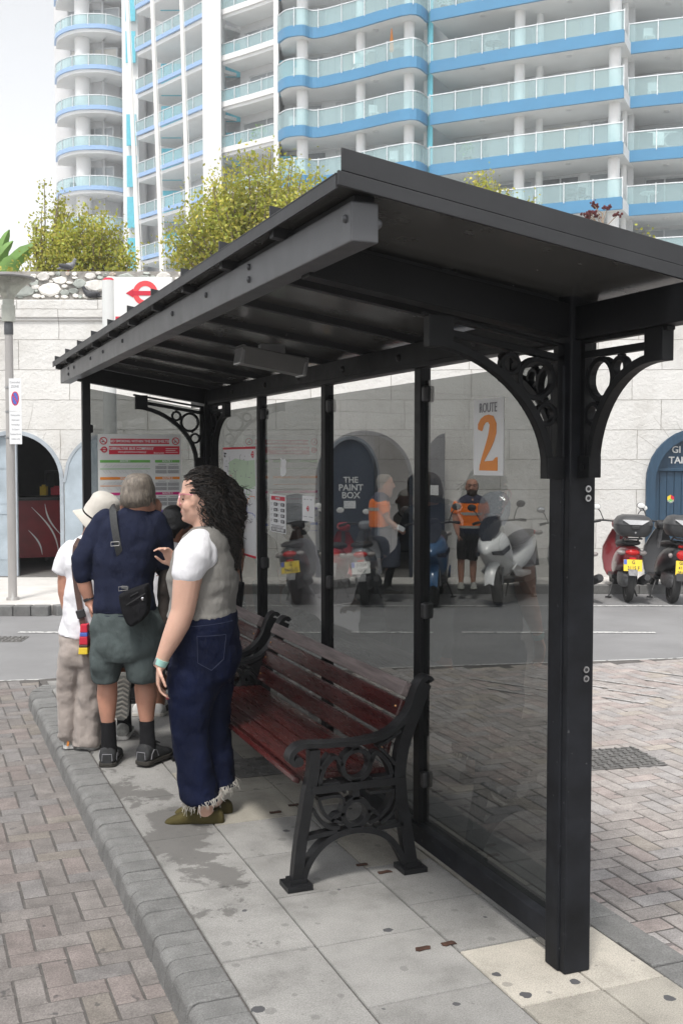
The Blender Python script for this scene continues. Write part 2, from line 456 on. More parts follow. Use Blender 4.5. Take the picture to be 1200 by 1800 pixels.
# herringbone pavers
def herringbone(name, inside, x0, x1, y0, y1):
    L = 0.1; mb = MB(); rr = random.Random(3)
    base = (1, 1, 1)
    def brick(cx, cy, hx, hy):
        if not inside(cx, cy): return
        k = rr.random(); f = rr.uniform(0.89, 1.08) * (1.72 if cx > 2.2 else 1.0)  # bricks right of the island lightened: sheen and sun put into the tint
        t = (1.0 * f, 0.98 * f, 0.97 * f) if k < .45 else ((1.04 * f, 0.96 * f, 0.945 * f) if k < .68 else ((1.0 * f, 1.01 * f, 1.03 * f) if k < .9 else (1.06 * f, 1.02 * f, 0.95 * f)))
        dz = rr.uniform(-0.0015, 0.0015); jx, jy = rr.uniform(-.0012, .0012), rr.uniform(-.0012, .0012)
        zt, zb = -0.098 + dz, -0.112
        a, c = 0.0030, 0.0085
        vs = []
        for (s, z) in ((a, zb), (a, zt - .0055), (c, zt)):
            for sx, sy in ((-1, -1), (1, -1), (1, 1), (-1, 1)):
                vs.append((cx + jx + sx * (hx - s), cy + jy + sy * (hy - s), z))
        fs = [(8, 9, 10, 11)]
        for r0 in (0, 4):
            for j in range(4): fs.append((r0 + j, r0 + (j + 1) % 4, r0 + 4 + (j + 1) % 4, r0 + 4 + j))
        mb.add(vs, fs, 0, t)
    n = int((max(abs(x0), abs(x1)) + max(abs(y0), abs(y1))) / L) + 8
    for k in range(-n, n):
        for q in range(-n // 2, n // 2):
            ox, oy = (k + 4 * q) * L, k * L
            for cx, cy, hx, hy in ((ox + L, oy + L / 2, L, L / 2), (ox + 2.5 * L, oy, L / 2, L)):
                if x0 < cx < x1 and y0 < cy < y1: brick(cx, cy, hx, hy)
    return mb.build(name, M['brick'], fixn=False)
def in_pave(x, y):
    if y > edge_y(x) - 0.52 and y > edge_y(x) - 0.1: return False
    if 0.88 < x < 2.36 and y < 8.40: return False
    if 1.0 < x < 2.3 and y < 8.5: return False
    if y > 2.2 and (x - (-0.17 * 0)) > 7.5: return False
    return True
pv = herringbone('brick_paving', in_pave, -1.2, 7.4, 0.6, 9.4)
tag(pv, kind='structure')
pj = MB(); pj.add([(-6, -4, -0.1018), (12, -4, -0.1018), (12, edge_y(12), -0.1018), (-6, edge_y(-6), -0.1018)], [(0, 1, 2, 3)])
tag(pj.build('paving_bed', M['joint'], fixn=False), kind='structure')

# the island the shelter stands on
isl = MB(); isl.cuboid(0.90, 2.32, -1.5, 8.55, -0.12, -0.008)
tag(isl.build('island_bed', M['joint']), kind='structure')
sl = MB(); rr = random.Random(11)
def slab(x0, x1, y0, y1, t):
    g_ = 0.003; z = rr.uniform(-.001, .001)
    sl.add([(x0 + g_, y0 + g_, -.006), (x1 - g_, y0 + g_, -.006), (x1 - g_, y1 - g_, -.006), (x0 + g_, y1 - g_, -.006),
            (x0 + g_ + .002, y0 + g_ + .002, z), (x1 - g_ - .002, y0 + g_ + .002, z), (x1 - g_ - .002, y1 - g_ - .002, z), (x0 + g_ + .002, y1 - g_ - .002, z)],
           [(4, 5, 6, 7), (0, 1, 5, 4), (1, 2, 6, 5), (2, 3, 7, 6), (3, 0, 4, 7)], 0, t)
for (x0, x1, off, st) in ((0.945, 1.285, 0.10, 0.62), (1.285, 1.73, 0.0, 0.448), (1.73, 2.03, 0.40, 0.40), (2.03, 2.275, 0.40, 0.40)):
    y = -1.6 + off
    if x1 < 1.8 and x0 > 1.2: y = 3.45 - 11 * .448
    if x0 > 1.7: y = 2.83 - 11 * .41; st = .41
    while y < 8.3:
        y1 = min(y + st, 8.42)
        f = rr.uniform(0.93, 1.06); t = (f, f, f)
        if x0 > 1.7 and 2.7 < y < 3.0: t = (1.62, 1.54, 1.40)
        elif x0 > 1.7 and rr.random() < .5: t = (1.16 * f, 1.11 * f, 1.01 * f)
        elif 1.2 < x0 < 1.7 and 4.7 < y < 5.4: t = (1.22, 1.17, 1.05)
        if x0 > 1.7 and y > 5.5: t = (1.35, 1.29, 1.18)
        slab(x0, x1, y, y1, t); y = y1
tag(sl.build('island_paving', M['slabs'], fixn=False), kind='structure')

# bull-nosed kerb stones along both sides and round the far end
kb = MB(); rr = random.Random(5)
def kerb_stone(p0, p1, out):
    """p0,p1 inner-top corners; out = outward unit vector; rounded profile"""
    p0 = Vector(p0); p1 = Vector(p1); d = (p1 - p0).normalized(); p0 = p0 + d * .003; p1 = p1 - d * .003; out = Vector(out)
    W, H = 0.165, 0.12
    rd_ = .034 + rr.uniform(-.006, .008); W += rr.uniform(-.003, .003)
    prof = [(0, 0)] + [(W - rd_ + rd_ * math.sin(a), -rd_ + rd_ * math.cos(a)) for a in [i * PI / 2 / 5 for i in range(6)]] + [(W + .010, -H), (0, -H)]
    dz = rr.uniform(-.0035, .0035); f = rr.uniform(.90, 1.10)
    rings = [[p + out * x + Vector((0, 0, z + dz)) for x, z in prof] for p in (p0, p1)]
    n0 = len(kb.f); kb.loft(rings, True)
    for i in range(n0, len(kb.f)): kb.t[i] = (f, f, f)
y = -1.5
while y < 8.0:
    kerb_stone((0.94, y, 0), (0.94, y + .105, 0), (-1, 0, 0)); y += .105
y = -1.5
while y < 8.2:
    kerb_stone((2.28, y, 0), (2.28, y + .2, 0), (1, 0, 0)); y += .2
cc = (1.24, 8.0)
for i in range(8):
    a0, a1 = PI - i * PI / 16, PI - (i + 1) * PI / 16; am = (a0 + a1) / 2; r_ = .3
    kerb_stone((cc[0] + r_ * math.cos(a0), cc[1] + r_ * math.sin(a0), 0), (cc[0] + r_ * math.cos(a1), cc[1] + r_ * math.sin(a1), 0), (math.cos(am), math.sin(am), 0))
x = 1.24
while x < 2.24:
    kerb_stone((x, 8.3, 0), (x + .13, 8.3, 0), (0, 1, 0)); x += .13
tag(kb.build('kerb', M['kerbstone'], bevel=.005, seg=2), kind='structure')

# far pavement along the stone wall
fp = MB()
poly = [Wp(-18, 12.45), Wp(-3.35, 12.45), Wp(-2.6, 13.0), Wp(-1.5, 14.5), Wp(18, 14.5), Wp(18, 15.9), Wp(-18, 15.9)]
fp.prism([Vector((p.x, p.y, -0.12)) for p in poly], (0, 0, 0.12))
tag(fp.build('pavement', M['pavement']), kind='structure')
fk = MB(); rr = random.Random(9)
def far_kerb(p, q, n):
    for i in range(n):
        a = p.lerp(q, i / n); b = p.lerp(q, (i + 1) / n); d = (b - a).normalized(); o_ = Vector((d.y, -d.x, 0))
        if o_.dot(Vector((ST, CT, 0))) > 0: o_ = -o_
        f = rr.uniform(.8, 1.1)
        a = a + d * .004; b = b - d * .004
        n0 = len(fk.f)
        fk.prism([a + Vector((0, 0, -.12)), b + Vector((0, 0, -.12)), b + o_ * .14 + Vector((0, 0, -.12)), a + o_ * .14 + Vector((0, 0, -.12))], (0, 0, .125))
        for i_ in range(n0, len(fk.f)): fk.t[i_] = (f, f, f)
far_kerb(Wp(-12, 12.45), Wp(-3.35, 12.45), 42); far_kerb(Wp(-3.35, 12.45), Wp(-2.6, 13.0), 4); far_kerb(Wp(-2.6, 13.0), Wp(-1.5, 14.5), 6); far_kerb(Wp(-1.5, 14.5), Wp(14, 14.5), 17)
tag(fk.build('far_kerb', M['kerbstone'], bevel=.012), kind='structure')

# ---- drain covers
def drain(label, loc, sx, sy, rz=0.0, mname='castgrate'):
    o = thing('drain_cover', label, 'drain cover', loc, rz)
    f = MB(); f.cuboid(-sx / 2, sx / 2, -sy / 2, sy / 2, 0, .006); f.build('plate', M['grate'], o, bevel=.003)
    r_ = MB(); nx = int(sx / .05); ny = int(sy / .05)
    for i in range(nx):
        for j in range(ny):
            x = -sx / 2 + (i + .5) * sx / nx; y_ = -sy / 2 + (j + .5) * sy / ny
            if (i + j) % 2: r_.box((x, y_, .009), (sx / nx * .75, .012, .006))
            else: r_.box((x, y_, .009), (.012, sy / ny * .75, .006))
    r_.build('tread', M['grate'], o)
M['grate'] = mat('worn iron grate', (0.17, 0.165, 0.16), 0.55, var=0.3, scale=12, metal=0.4)
drain('square iron drain cover set in the brick paving right of the shelter post', (3.86, 5.33, -.0975), .52, .40, R(-8))
drain('small dark iron drain cover in the paving under the bench', (1.72, 5.62, .002), .30, .34)
drain('flat iron cover in the asphalt near the left kerb build-out', (0.85, 11.2, -.111), .42, .3, R(-20))
# sawn-off bolt stubs rusting in the slabs
def rust_stub(label, pts):
    o = thing('rusty_stub', label, 'metal stub', (pts[0][0], pts[0][1], 0))
    for (x, y_) in pts:
        m_ = MB(); m_.prism([(x - pts[0][0] + a * rnd.uniform(.8, 1.15), y_ - pts[0][1] + b_ * rnd.uniform(.75, 1.2), .0015) for a, b_ in ((-.03, -.008), (-.018, -.014), (.006, -.011), (.028, -.013), (.032, .004), (.02, .013), (-.006, .010), (-.027, .013))], (0, 0, .004)); m_.build('stub', M['rust'], o, bevel=.0015)
M['rust'] = mat('rust', (0.055, 0.024, 0.015), 0.9, var=0.5, scale=40, bump=0.4)
rust_stub('pair of rusty metal stubs between the feet of the near bench', [(1.725, 4.09), (1.78, 3.98)])
rust_stub('pair of rusty metal stubs in the paving beneath the near bench seat', [(1.60, 4.86), (1.72, 4.93)])
rust_stub('pair of rusty square stubs beside the cream slab at the post', [(1.62, 3.30), (1.72, 3.30)])
# ================================================================ bus shelter
SH = thing('bus_shelter', 'black iron bus shelter with tinted glass sides and sloping roof on the paved island', 'bus shelter', (2.02, 3.01, 0))
SO = Vector((2.02, 3.01, 0))
def shb(mb, name, m, parent=None, **k):
    mb.v = [tuple(Vector(p) - SO) for p in mb.v]
    return mb.build(name, m, parent or SH, **k)
PX0, PX1 = 1.968, 2.068           # post depth in X
def zr(x): return 2.395 - (x - 1.0) * 0.160      # roof top surface
NY0, NY1 = 2.955, 3.055
FY = 7.55
p = MB(); p.cuboid(PX0, PX1, NY0, NY1, 0, 2.30); p.cuboid(PX0 - .008, PX1 + .008, NY0 + .03, NY1 + .008, 0, 2.0)
near_post = shb(p, 'post', M['dusty_black'], bevel=.006)
for z in (1.60, 1.57, 1.01, .98):
    bb = MB(); bb.lathe([(.011, 0), (.011, .004), (.006, .004), (.006, .001)], (2.038, NY0 - .0005, z), 16, axis=Matrix.Rotation(PI / 2, 3, 'X')); shb(bb, 'bolt_ring', M['steel'], near_post, smooth=True); bh_ = MB(); bh_.lathe([(.0062, 0), (.0062, .0048), (.004, .0052)], (2.038, NY0 - .0004, z), 12, axis=Matrix.Rotation(PI / 2, 3, 'X')); shb(bh_, 'bolt_head', M['bplastic'], near_post)
for z in (1.55, 1.01): hb = MB(); hb.cuboid(PX1 + .008, PX1 + .018, 2.985, 3.02, z - .05, z + .02); shb(hb, 'hinge_plate', M['black_paint'], near_post)
p = MB(); p.cuboid(PX0, PX1, FY, FY + .1, 0, 2.30); shb(p, 'post', M['black_paint'], bevel=.006)
p = MB(); p.cuboid(1.11, 1.165, FY, FY + .06, 0, 2.28); shb(p, 'post', M['black_paint'], bevel=.004)
for (x, z) in ((1.172, 1.9), (1.172, .9)): cl = MB(); cl.box((x, FY + .03, z), (.02, .05, .055)); shb(cl, 'glass_clip', M['black_paint'], bevel=.006)
for ym in (4.17, 5.30, 6.43):
    p = MB(); p.cuboid(2.012, 2.062, ym - .03, ym + .03, .10, 2.09)
    mu = shb(p, 'mullion', M['black_paint'], bevel=.003)
    for z in (1.97, 1.05, .32): c_ = MB(); c_.box((2.04, ym - .045, z), (.05, .036, .07)); shb(c_, 'glass_clip', M['bplastic'], mu, bevel=.01)
# base rail, back beam
p = MB(); p.cuboid(1.995, 2.085, NY1 + .01, FY, .045, .125); shb(p, 'base_rail', M['dusty_black'], bevel=.004)
p = MB(); p.cuboid(1.150, 1.985, FY + .02, FY + .07, .045, .12); shb(p, 'base_rail', M['dusty_black'], bevel=.004)
p = MB(); p.cuboid(1.985, 2.055, 2.43, 8.03, 2.078, 2.185); p.cuboid(1.978, 1.985, 3.06, 7.5, 2.078, 2.098); shb(p, 'back_beam', M['black_paint'], bevel=.003)
for y in (3.62, 4.30, 4.95, 5.6, 6.2, 6.9):
    bl = MB(); bl.lathe([(.016, 0), (.016, .006), (.006, .014)], (1.985, y, 2.135), 12, axis=Matrix.Rotation(-PI / 2, 3, 'Y')); shb(bl, 'bolt', M['bplastic'], smooth=True)
bl = MB(); bl.lathe([(.03, 0), (.03, .012), (.014, .03)], (2.02, 2.43, 2.13), 14, axis=Matrix.Rotation(PI / 2, 3, 'X'))
shb(bl, 'bolt', M['bplastic'], smooth=True)
# front beam
FB0, FB1, FBZ0, FBZ1 = 1.030, 1.105, 2.238, 2.338
p = MB(); p.cuboid(FB0, FB1, 2.515, 8.055, FBZ0, FBZ1); fbm = shb(p, 'front_beam', M['grey_and_sky_lit'], bevel=.004)  # beam paler than the black posts: sky light on its face put into the colour
for (y, z) in [(y, 2.30) for y in (2.55, 3.92, 4.47, 5.6, 6.2, 6.65, 7.35)] + [(y, z) for y in (3.38, 7.62) for z in (2.275, 2.315)]:
    bl = MB(); bl.ball((FB0 - .002, y, z), (.008, .011, .011), 10, 6); shb(bl, 'bolt', M['grey_and_sky_lit'], fbm, smooth=True)
bl = MB(); bl.ball((FB1 + .004, 2.535, 2.29), (.014, .014, .014), 10, 6)
shb(bl, 'bolt', M['grey_and_sky_lit'], fbm, smooth=True)
# sloping end beams
for y in (NY0 + .012, FY + .012):
    b0 = Vector((FB1 - .01, y + .04, 2.230 + .05 + .0)); b1 = Vector((PX0 + .02, y + .04, 2.085 + .052))
    p = MB(); p.bar(b0, b1, .075, .105); shb(p, 'end_beam', M['black_paint'], bevel=.003)
# roof sheet: front lip, ribs
RX0, RX1, RY0, RY1 = 0.985, 2.30, 2.488, 8.085
p = MB()
th = .010
p.prism([(RX0, RY0, zr(RX0) - .012), (RX1, RY0, zr(RX1) - .012), (RX1, RY0, zr(RX1) - .012 - th), (RX0, RY0, zr(RX0) - .012 - th)], (0, RY1 - RY0, 0))
rf = shb(p, 'roof_panel', M['soffit'])
p = MB(); p.cuboid(RX0 - .006, RX0 - .0005, RY0, RY1, zr(RX0) - .040, zr(RX0) - .006); p.cuboid(RX0 - .007, RX0 + .03, RY0, RY1, zr(RX0) - .0055, zr(RX0) - .0025); shb(p, 'roof_edge', M['fascia'], rf)
p = MB()
p.prism([(RX0 - .005, RY0 - .003, zr(RX0) - .034), (RX0 - .005, RY0 - .003, zr(RX0) + .002), (RX1, RY0 - .003, zr(RX1) + .002), (RX1, RY0 - .003, zr(RX1) - .034)], (0, -.010, 0))
p.prism([(RX0 + .006, RY0 - .001, zr(RX0) + .0025), (RX0 + .006, RY0 - .001, zr(RX0) + .058), (RX1, RY0 - .001, zr(RX1) + .058), (RX1, RY0 - .001, zr(RX1) + .0025)], (0, -.008, 0))
shb(p, 'fascia', M['fascia'], rf, bevel=.002)
ribsY = [2.49 + .556 * k for k in range(1, 11)]
for y in ribsY:
    p = MB()
    p.prism([(RX0 + .006, y - .005, zr(RX0) - .0115), (RX0 + .006, y - .005, zr(RX0) + .038), (RX1, y - .005, zr(RX1) + .038), (RX1, y - .005, zr(RX1) - .0115)], (0, .010, 0))
    p.prism([(RX0 + .012, y - .018, zr(RX0 + .012) - .0225), (RX0 + .012, y - .018, zr(RX0 + .012) - .052), (RX1, y - .018, zr(RX1) - .052), (RX1, y - .018, zr(RX1) - .0225)], (0, .036, 0))
    shb(p, 'roof_rib', M['fascia'], rf)
# purlin under the front lip
p = MB(); p.cuboid(1.04, 1.095, 2.52, 8.05, FBZ1 + .0005, FBZ1 + .016); shb(p, 'beam_packer', M['black_paint'])
# cast brackets
def bracket(corner, dirv, slope, W=.44, H=.41, t=.030):
    """corner = post face at the beam's underside, dirv = horizontal unit vector away from the post"""
    d = Vector(dirv); n = Vector((-d.y, d.x, 0)); c = Vector(corner)
    def P(a, h): return c + d * a + Vector((0, 0, h + slope * a))
    m_ = MB()
    m_.sweep([P(.012, 0), P(.012, -H)], .024, t, n)
    m_.sweep([P(0, -.048), P(W, -.048)], .022, t, n)
    m_.sweep([P(0, -.006), P(W + .03, -.006)], .012, t, n)
    m_.sweep([P(W - .025, 0), P(W - .025, -.098)], .085, t * 1.35, n)
    m_.sweep([P(.03, -H + .04), P(.03, -H - .03)], .07, t * 1.5, n)
    arc = []
    a0, h0 = .052, -H - .0
    for i in range(17):
        q = i / 16 * PI / 2
        arc.append(P(a0 + (W - a0 - .02) * (1 - math.cos(q)), -H + (H - .085) * math.sin(q)))
    m_.sweep(arc, .026, t * 1.3, n)
    def ring(a, h, r, w=.016):
        m_.sweep([c + d * (a + r * math.cos(k * PI / 12)) + Vector((0, 0, h + slope * a + r * math.sin(k * PI / 12))) for k in range(24)], w, t * .9, n, closed=True)
    ring(.100, -.130, .062); ring(.196, -.102, .030, .014); ring(.062, -.238, .032, .014)
    m_.sweep([P(.155, -.118), P(.17, -.112)], .014, t * .8, n); m_.sweep([P(.075, -.19), P(.085, -.2)], .014, t * .8, n)
    m_.sweep([P(.196, -.06), P(.196, -.075)], .016, t * .8, n); m_.sweep([P(.026, -.24), P(.035, -.24)], .016, t * .8, n)
    m_.lathe([(.012, 0), (.012, .006)], P(.03, -H + .005) - n * (t * .75), 10, axis=Matrix(((n.y, d.x, -n.x), (-n.x, d.y, -n.y), (0, 0, 0))) if False else Vector((0, 0, 1)).rotation_difference(-n).to_matrix())
    return m_
for cor, dv, sl_, W_ in (((PX0, 3.005, 2.068), (-1, 0, 0), .16, .47), ((2.02, NY0, 2.077), (0, -1, 0), 0, .395), ((2.02, NY1, 2.077), (0, 1, 0), 0, .40),
                         ((PX0, FY + .05, 2.068), (-1, 0, 0), .16, .47), ((2.02, FY, 2.077), (0, -1, 0), 0, .40)):
    shb(bracket(cor, dv, sl_, W_), 'bracket', M['black_paint'], bevel=.0025)
# glass
spans = [(NY1 + .012, 4.137), (4.203, 5.267), (5.333, 6.397), (6.463, FY - .005)]
for (y0, y1) in spans:
    p = MB(); p.cuboid(2.032, 2.040, y0, y1, .128, 2.026); shb(p, 'glass_pane', M['glass'])
p = MB(); p.prism([(1.168, FY + .04, .125), (1.96, FY + .04, .125), (1.96, FY + .04, 2.045), (1.168, FY + .04, 2.176)], (0, .008, 0)); shb(p, 'glass_pane', M['glass'])
# unlit strip light under the roof
p = MB(); yl = 5.0
for (x0, x1) in ((1.47, 1.80),):
    p.prism([(x0, yl - .05, zr(x0) - .17), (x0, yl + .05, zr(x0) - .17), (x0, yl + .06, zr(x0) - .085), (x0, yl - .06, zr(x0) - .085)], (x1 - x0, 0, -.16 * (x1 - x0)))
lt = shb(p, 'strip_light', mat('light housing', (.16, .16, .16), .35), bevel=.006)
for x in (1.475, 1.79): p = MB(); p.box((x, yl, zr(x) - .128), (.02, .115, .092), Matrix.Rotation(.16, 3, 'Y')); shb(p, 'end_cap', M['steel'], lt, bevel=.004)
p = MB(); p.box((1.635, yl, zr(1.635) - .068), (.12, .05, .04)); shb(p, 'hanger', M['steel'], lt)
if False: shb(p, 'end_cap', M['steel'], lt, bevel=.004)

# ================================================================ benches
M['redwood'] = mat('dark red varnished slat', (0.043, 0.0072, 0.0065), 0.28, var=0.45, scale=3, stretch=(10, 1, 10), bump=0.12, bscale=8, spots=(9, 0.68, (0.035, 0.02, 0.018)))
M['greywood'] = mat('weathered grey red slat', (0.185, 0.150, 0.145), 0.6, var=0.35, scale=4, stretch=(14, 1, 14), bump=0.3, bscale=10)
def bench_end(y, t=.045):
    m_ = MB(); N = (0, 1, 0)
    def S(pts, w, tt=t): m_.sweep([(x, y, z) for x, z in smooth2(pts)], w, tt, N)
    arm = [(1.392, .500), (1.378, .503), (1.366, .515), (1.364, .531), (1.375, .551), (1.399, .566), (1.433, .571), (1.506, .565), (1.574, .563), (1.637, .561), (1.695, .565), (1.748, .573), (1.795, .591), (1.836, .620), (1.866, .655), (1.887, .692), (1.904, .740), (1.922, .777), (1.944, .799), (1.962, .800), (1.974, .786)]
    m_.sweep([(x, y, z) for x, z in smooth2(arm)], .020, t * 1.5, N)
    m_.lathe([(.016, -t * .8), (.019, -t * .8), (.019, t * .8), (.016, t * .8)], (1.395, y, .511), 14, axis=Matrix.Rotation(PI / 2, 3, 'X'))
    S([(1.950, .775), (1.912, .680), (1.872, .588), (1.848, .512), (1.835, .425), (1.838, .359), (1.847, .275), (1.863, .189), (1.877, .104), (1.890, .025)], .050)
    S([(1.465, .548), (1.462, .459), (1.443, .381), (1.428, .287), (1.412, .198), (1.400, .103), (1.393, .025)], .044)
    S([(1.450, .388), (1.850, .388)], .030, t * 1.25)
    def ring(a, h, r, w): m_.sweep([(a + r * math.cos(k * PI / 12), y, h + r * math.sin(k * PI / 12)) for k in range(24)], w, t, N, closed=True)
    ring(1.643, .471, .060, .020); ring(1.640, .276, .055, .022)
    S([(1.640, .531), (1.640, .556)], .03); S([(1.640, .400), (1.640, .412)], .04); S([(1.640, .330), (1.640, .376)], .03); S([(1.640, .222), (1.640, .206)], .04)
    S([(1.488, .405), (1.492, .440), (1.510, .478), (1.540, .507), (1.560, .508), (1.570, .490), (1.583, .476)], .016)
    S([(1.490, .47), (1.515, .505), (1.530, .522)], .014); S([(1.483, .405), (1.570, .405)], .012)
    S([(1.708, .476), (1.716, .500), (1.730, .511), (1.760, .490), (1.785, .455), (1.798, .415)], .018); S([(1.71, .408), (1.80, .408)], .012)
    S([(1.738, .536), (1.790, .560), (1.838, .590)], .012); S([(1.738, .536), (1.776, .500), (1.812, .455)], .012)
    S([(1.458, .310), (1.475, .280), (1.505, .245), (1.535, .228), (1.570, .225)], .016)
    S([(1.483, .348), (1.495, .310), (1.520, .270), (1.585, .240)], .013); S([(1.48, .352), (1.575, .352), (1.59, .31)], .012)
    S([(1.801, .345), (1.795, .31), (1.776, .275), (1.736, .241), (1.700, .23)], .015); S([(1.70, .35), (1.81, .35)], .012)
    S([(1.822, .305), (1.800, .255), (1.750, .223)], .013)
    S([(1.430, .198), (1.505, .205), (1.56, .21)], .018); S([(1.730, .200), (1.850, .205)], .018)
    S([(1.590, .276), (1.555, .275), (1.535, .25)], .014); S([(1.692, .276), (1.72, .275), (1.745, .25)], .014)
    S([(1.415, .030), (1.432, .080), (1.462, .128), (1.505, .168), (1.565, .196), (1.645, .206), (1.725, .190), (1.785, .155), (1.826, .105), (1.862, .035)], .024, t * 1.1)
    for xx in (1.393, 1.892): m_.box((xx, y, .0125), (.105, .105, .020)); m_.box((xx, y, .03), (.07, .06, .02))
    return m_
def smooth2(pts, k=3):
    if len(pts) < 3: return pts
    out = []
    n = len(pts)
    for i in range(n - 1):
        p0, p1, p2, p3 = pts[max(i - 1, 0)], pts[i], pts[i + 1], pts[min(i + 2, n - 1)]
        for j in range(k):
            t = j / k
            out.append(tuple(.5 * ((2 * p1[c]) + (-p0[c] + p2[c]) * t + (2 * p0[c] - 5 * p1[c] + 4 * p2[c] - p3[c]) * t * t + (-p0[c] + 3 * p1[c] - 3 * p2[c] + p3[c]) * t ** 3) for c in range(2)))
    out.append(pts[-1])
    return out
def make_bench(label, y0, y1):
    org = Vector((1.64, y0, 0))
    o = thing('park_bench', label, 'bench', org, 0, 'benches inside the bus shelter')
    def B(mb, nm, m, par=None, **k):
        mb.v = [tuple(Vector(q) - org) for q in mb.v]
        return mb.build(nm, m, par or o, **k)
    for y in (y0, y1): B(bench_end(y), 'end_frame', M['cast_iron'], bevel=.003)
    e = .026
    def slat(a, b, th_, nm, m):
        """section from a to b in the XZ plane"""
        a = Vector((a[0], 0, a[1])); b = Vector((b[0], 0, b[1])); d = (b - a).normalized(); n_ = Vector((-d.z, 0, d.x)) * th_
        q = MB(); q.prism([a + Vector((0, y0 + e, 0)), b + Vector((0, y0 + e, 0)), b + n_ + Vector((0, y0 + e, 0)), a + n_ + Vector((0, y0 + e, 0))], (0, y1 - y0 - 2 * e, 0))
        return B(q, nm, m, bevel=.005)
    for (a, b) in (((1.415, .404), (1.425, .424)), ((1.430, .410), (1.515, .414)), ((1.524, .414), (1.612, .414)), ((1.621, .413), (1.708, .411)), ((1.717, .410), (1.800, .407))):
        slat(a, b, .026 if b[0] > 1.43 else .03, 'seat_slat', M['redwood'])
    bs = [((1.800, .462), (1.822, .538)), ((1.826, .552), (1.853, .622)), ((1.857, .634), (1.884, .700))]
    for (a, b) in bs:
        s_ = slat(a, b, -.0 + .022, 'back_slat', M['redwood'])
        for yy in (y0 + .06, y1 - .06):
            mid = Vector(((a[0] + b[0]) / 2, yy, (a[1] + b[1]) / 2)); nn = Vector((-(b[1] - a[1]), 0, b[0] - a[0])).normalized()
            sc = MB(); sc.ball(mid + nn * .022, .006, 8, 5); B(sc, 'screw', M['brass'], s_, smooth=True)
    slat((1.888, .712), (1.915, .765), .036, 'top_slat', M['greywood'])
    st = MB(); st.tube([(1.6, y0, .36), (1.6, y1, .36)], .008, 8); B(st, 'tie_rod', M['cast_iron'])
    return o
M['brass'] = mat('brass screw', (0.55, 0.30, 0.14), 0.3, metal=1.0)
make_bench('near bench of dark red slats with worn grey top slat and scrolled iron ends', 3.97, 5.75)
make_bench('far bench of dark red slats behind the woman in jeans', 5.95, 7.46)
# ================================================================ the stone wall across the street
def ashlar_material():
    m = bpy.data.materials.new('whitewashed ashlar'); m.use_nodes = True
    nt = m.node_tree; b = nt.nodes['Principled BSDF']
    tc = nt.nodes.new('ShaderNodeTexCoord'); sp = nt.nodes.new('ShaderNodeSeparateXYZ'); cb = nt.nodes.new('ShaderNodeCombineXYZ')
    nt.links.new(tc.outputs['Object'], sp.inputs[0]); nt.links.new(sp.outputs[0], cb.inputs[0]); nt.links.new(sp.outputs[2], cb.inputs[1])
    wob = _noise(nt, 5.0, 4, 0.6, tc.outputs['Object'])
    ad = nt.nodes.new('ShaderNodeMix'); ad.data_type = 'VECTOR'; ad.inputs[0].default_value = 0.03
    nt.links.new(cb.outputs[0], ad.inputs[4]); nt.links.new(wob.outputs[1], ad.inputs[5])
    br = nt.nodes.new('ShaderNodeTexBrick')
    br.inputs['Color1'].default_value = (0.65, 0.642, 0.625, 1); br.inputs['Color2'].default_value = (0.72, 0.712, 0.695, 1); br.inputs['Mortar'].default_value = (0.33, 0.31, 0.285, 1)
    br.inputs['Scale'].default_value = 1.0; br.inputs['Mortar Size'].default_value = 0.0042; br.inputs['Mortar Smooth'].default_value = 0.25
    br.inputs['Brick Width'].default_value = 0.88; br.inputs['Row Height'].default_value = 0.41; br.offset = 0.37; br.squash = 1.25; br.squash_frequency = 3
    nt.links.new(ad.outputs[1], br.inputs['Vector'])
    n1 = _noise(nt, 0.9, 7, 0.65, tc.outputs['Object'])
    st = _ramp(nt, n1.outputs[0], [(0.28, (0.74, 0.72, 0.69)), (0.5, (0.97, 0.965, 0.955)), (0.72, (1.06, 1.06, 1.06))])
    c = _mix(nt, 1.0, br.outputs[0], st, 'MULTIPLY')
    # streaks of rust and grime
    mp = nt.nodes.new('ShaderNodeMapping'); mp.inputs['Scale'].default_value = (7, 7, 0.8); nt.links.new(tc.outputs['Object'], mp.inputs[0])
    n2 = _noise(nt, 1.0, 5, 0.6, mp.outputs[0])
    mr = nt.nodes.new('ShaderNodeMapRange'); mr.inputs[1].default_value = 0.60; mr.inputs[2].default_value = 0.80; mr.inputs[4].default_value = 0.35
    nt.links.new(n2.outputs[0], mr.inputs[0])
    c = _mix(nt, mr.outputs[0], c, (0.42, 0.36, 0.29))
    n3 = _noise(nt, 3.3, 6, 0.7, tc.outputs['Object'])
    mr2 = nt.nodes.new('ShaderNodeMapRange'); mr2.inputs[1].default_value = 0.66; mr2.inputs[2].default_value = 0.74; mr2.inputs[4].default_value = 0.5
    nt.links.new(n3.outputs[0], mr2.inputs[0])
    c = _mix(nt, mr2.outputs[0], c, (0.50, 0.42, 0.33))
    nt.links.new(c, b.inputs['Base Color']); b.inputs['Roughness'].default_value = 0.9
    bn = _noise(nt, 14, 7, 0.7, tc.outputs['Object'])
    mu = nt.nodes.new('ShaderNodeMath'); mu.operation = 'MULTIPLY_ADD'; mu.inputs[1].default_value = -1.2
    nt.links.new(br.outputs['Fac'], mu.inputs[0]); nt.links.new(bn.outputs[0], mu.inputs[2])
    bp = nt.nodes.new('ShaderNodeBump'); bp.inputs['Strength'].default_value = 0.8; bp.inputs['Distance'].default_value = 0.025
    nt.links.new(mu.outputs[0], bp.inputs['Height']); nt.links.new(bp.outputs[0], b.inputs['Normal'])
    return m
M['ashlar'] = ashlar_material()
M['mortar'] = mat('rough grey mortar', (0.30, 0.285, 0.265), 0.95, var=0.35, scale=9, bump=0.8, bscale=30)
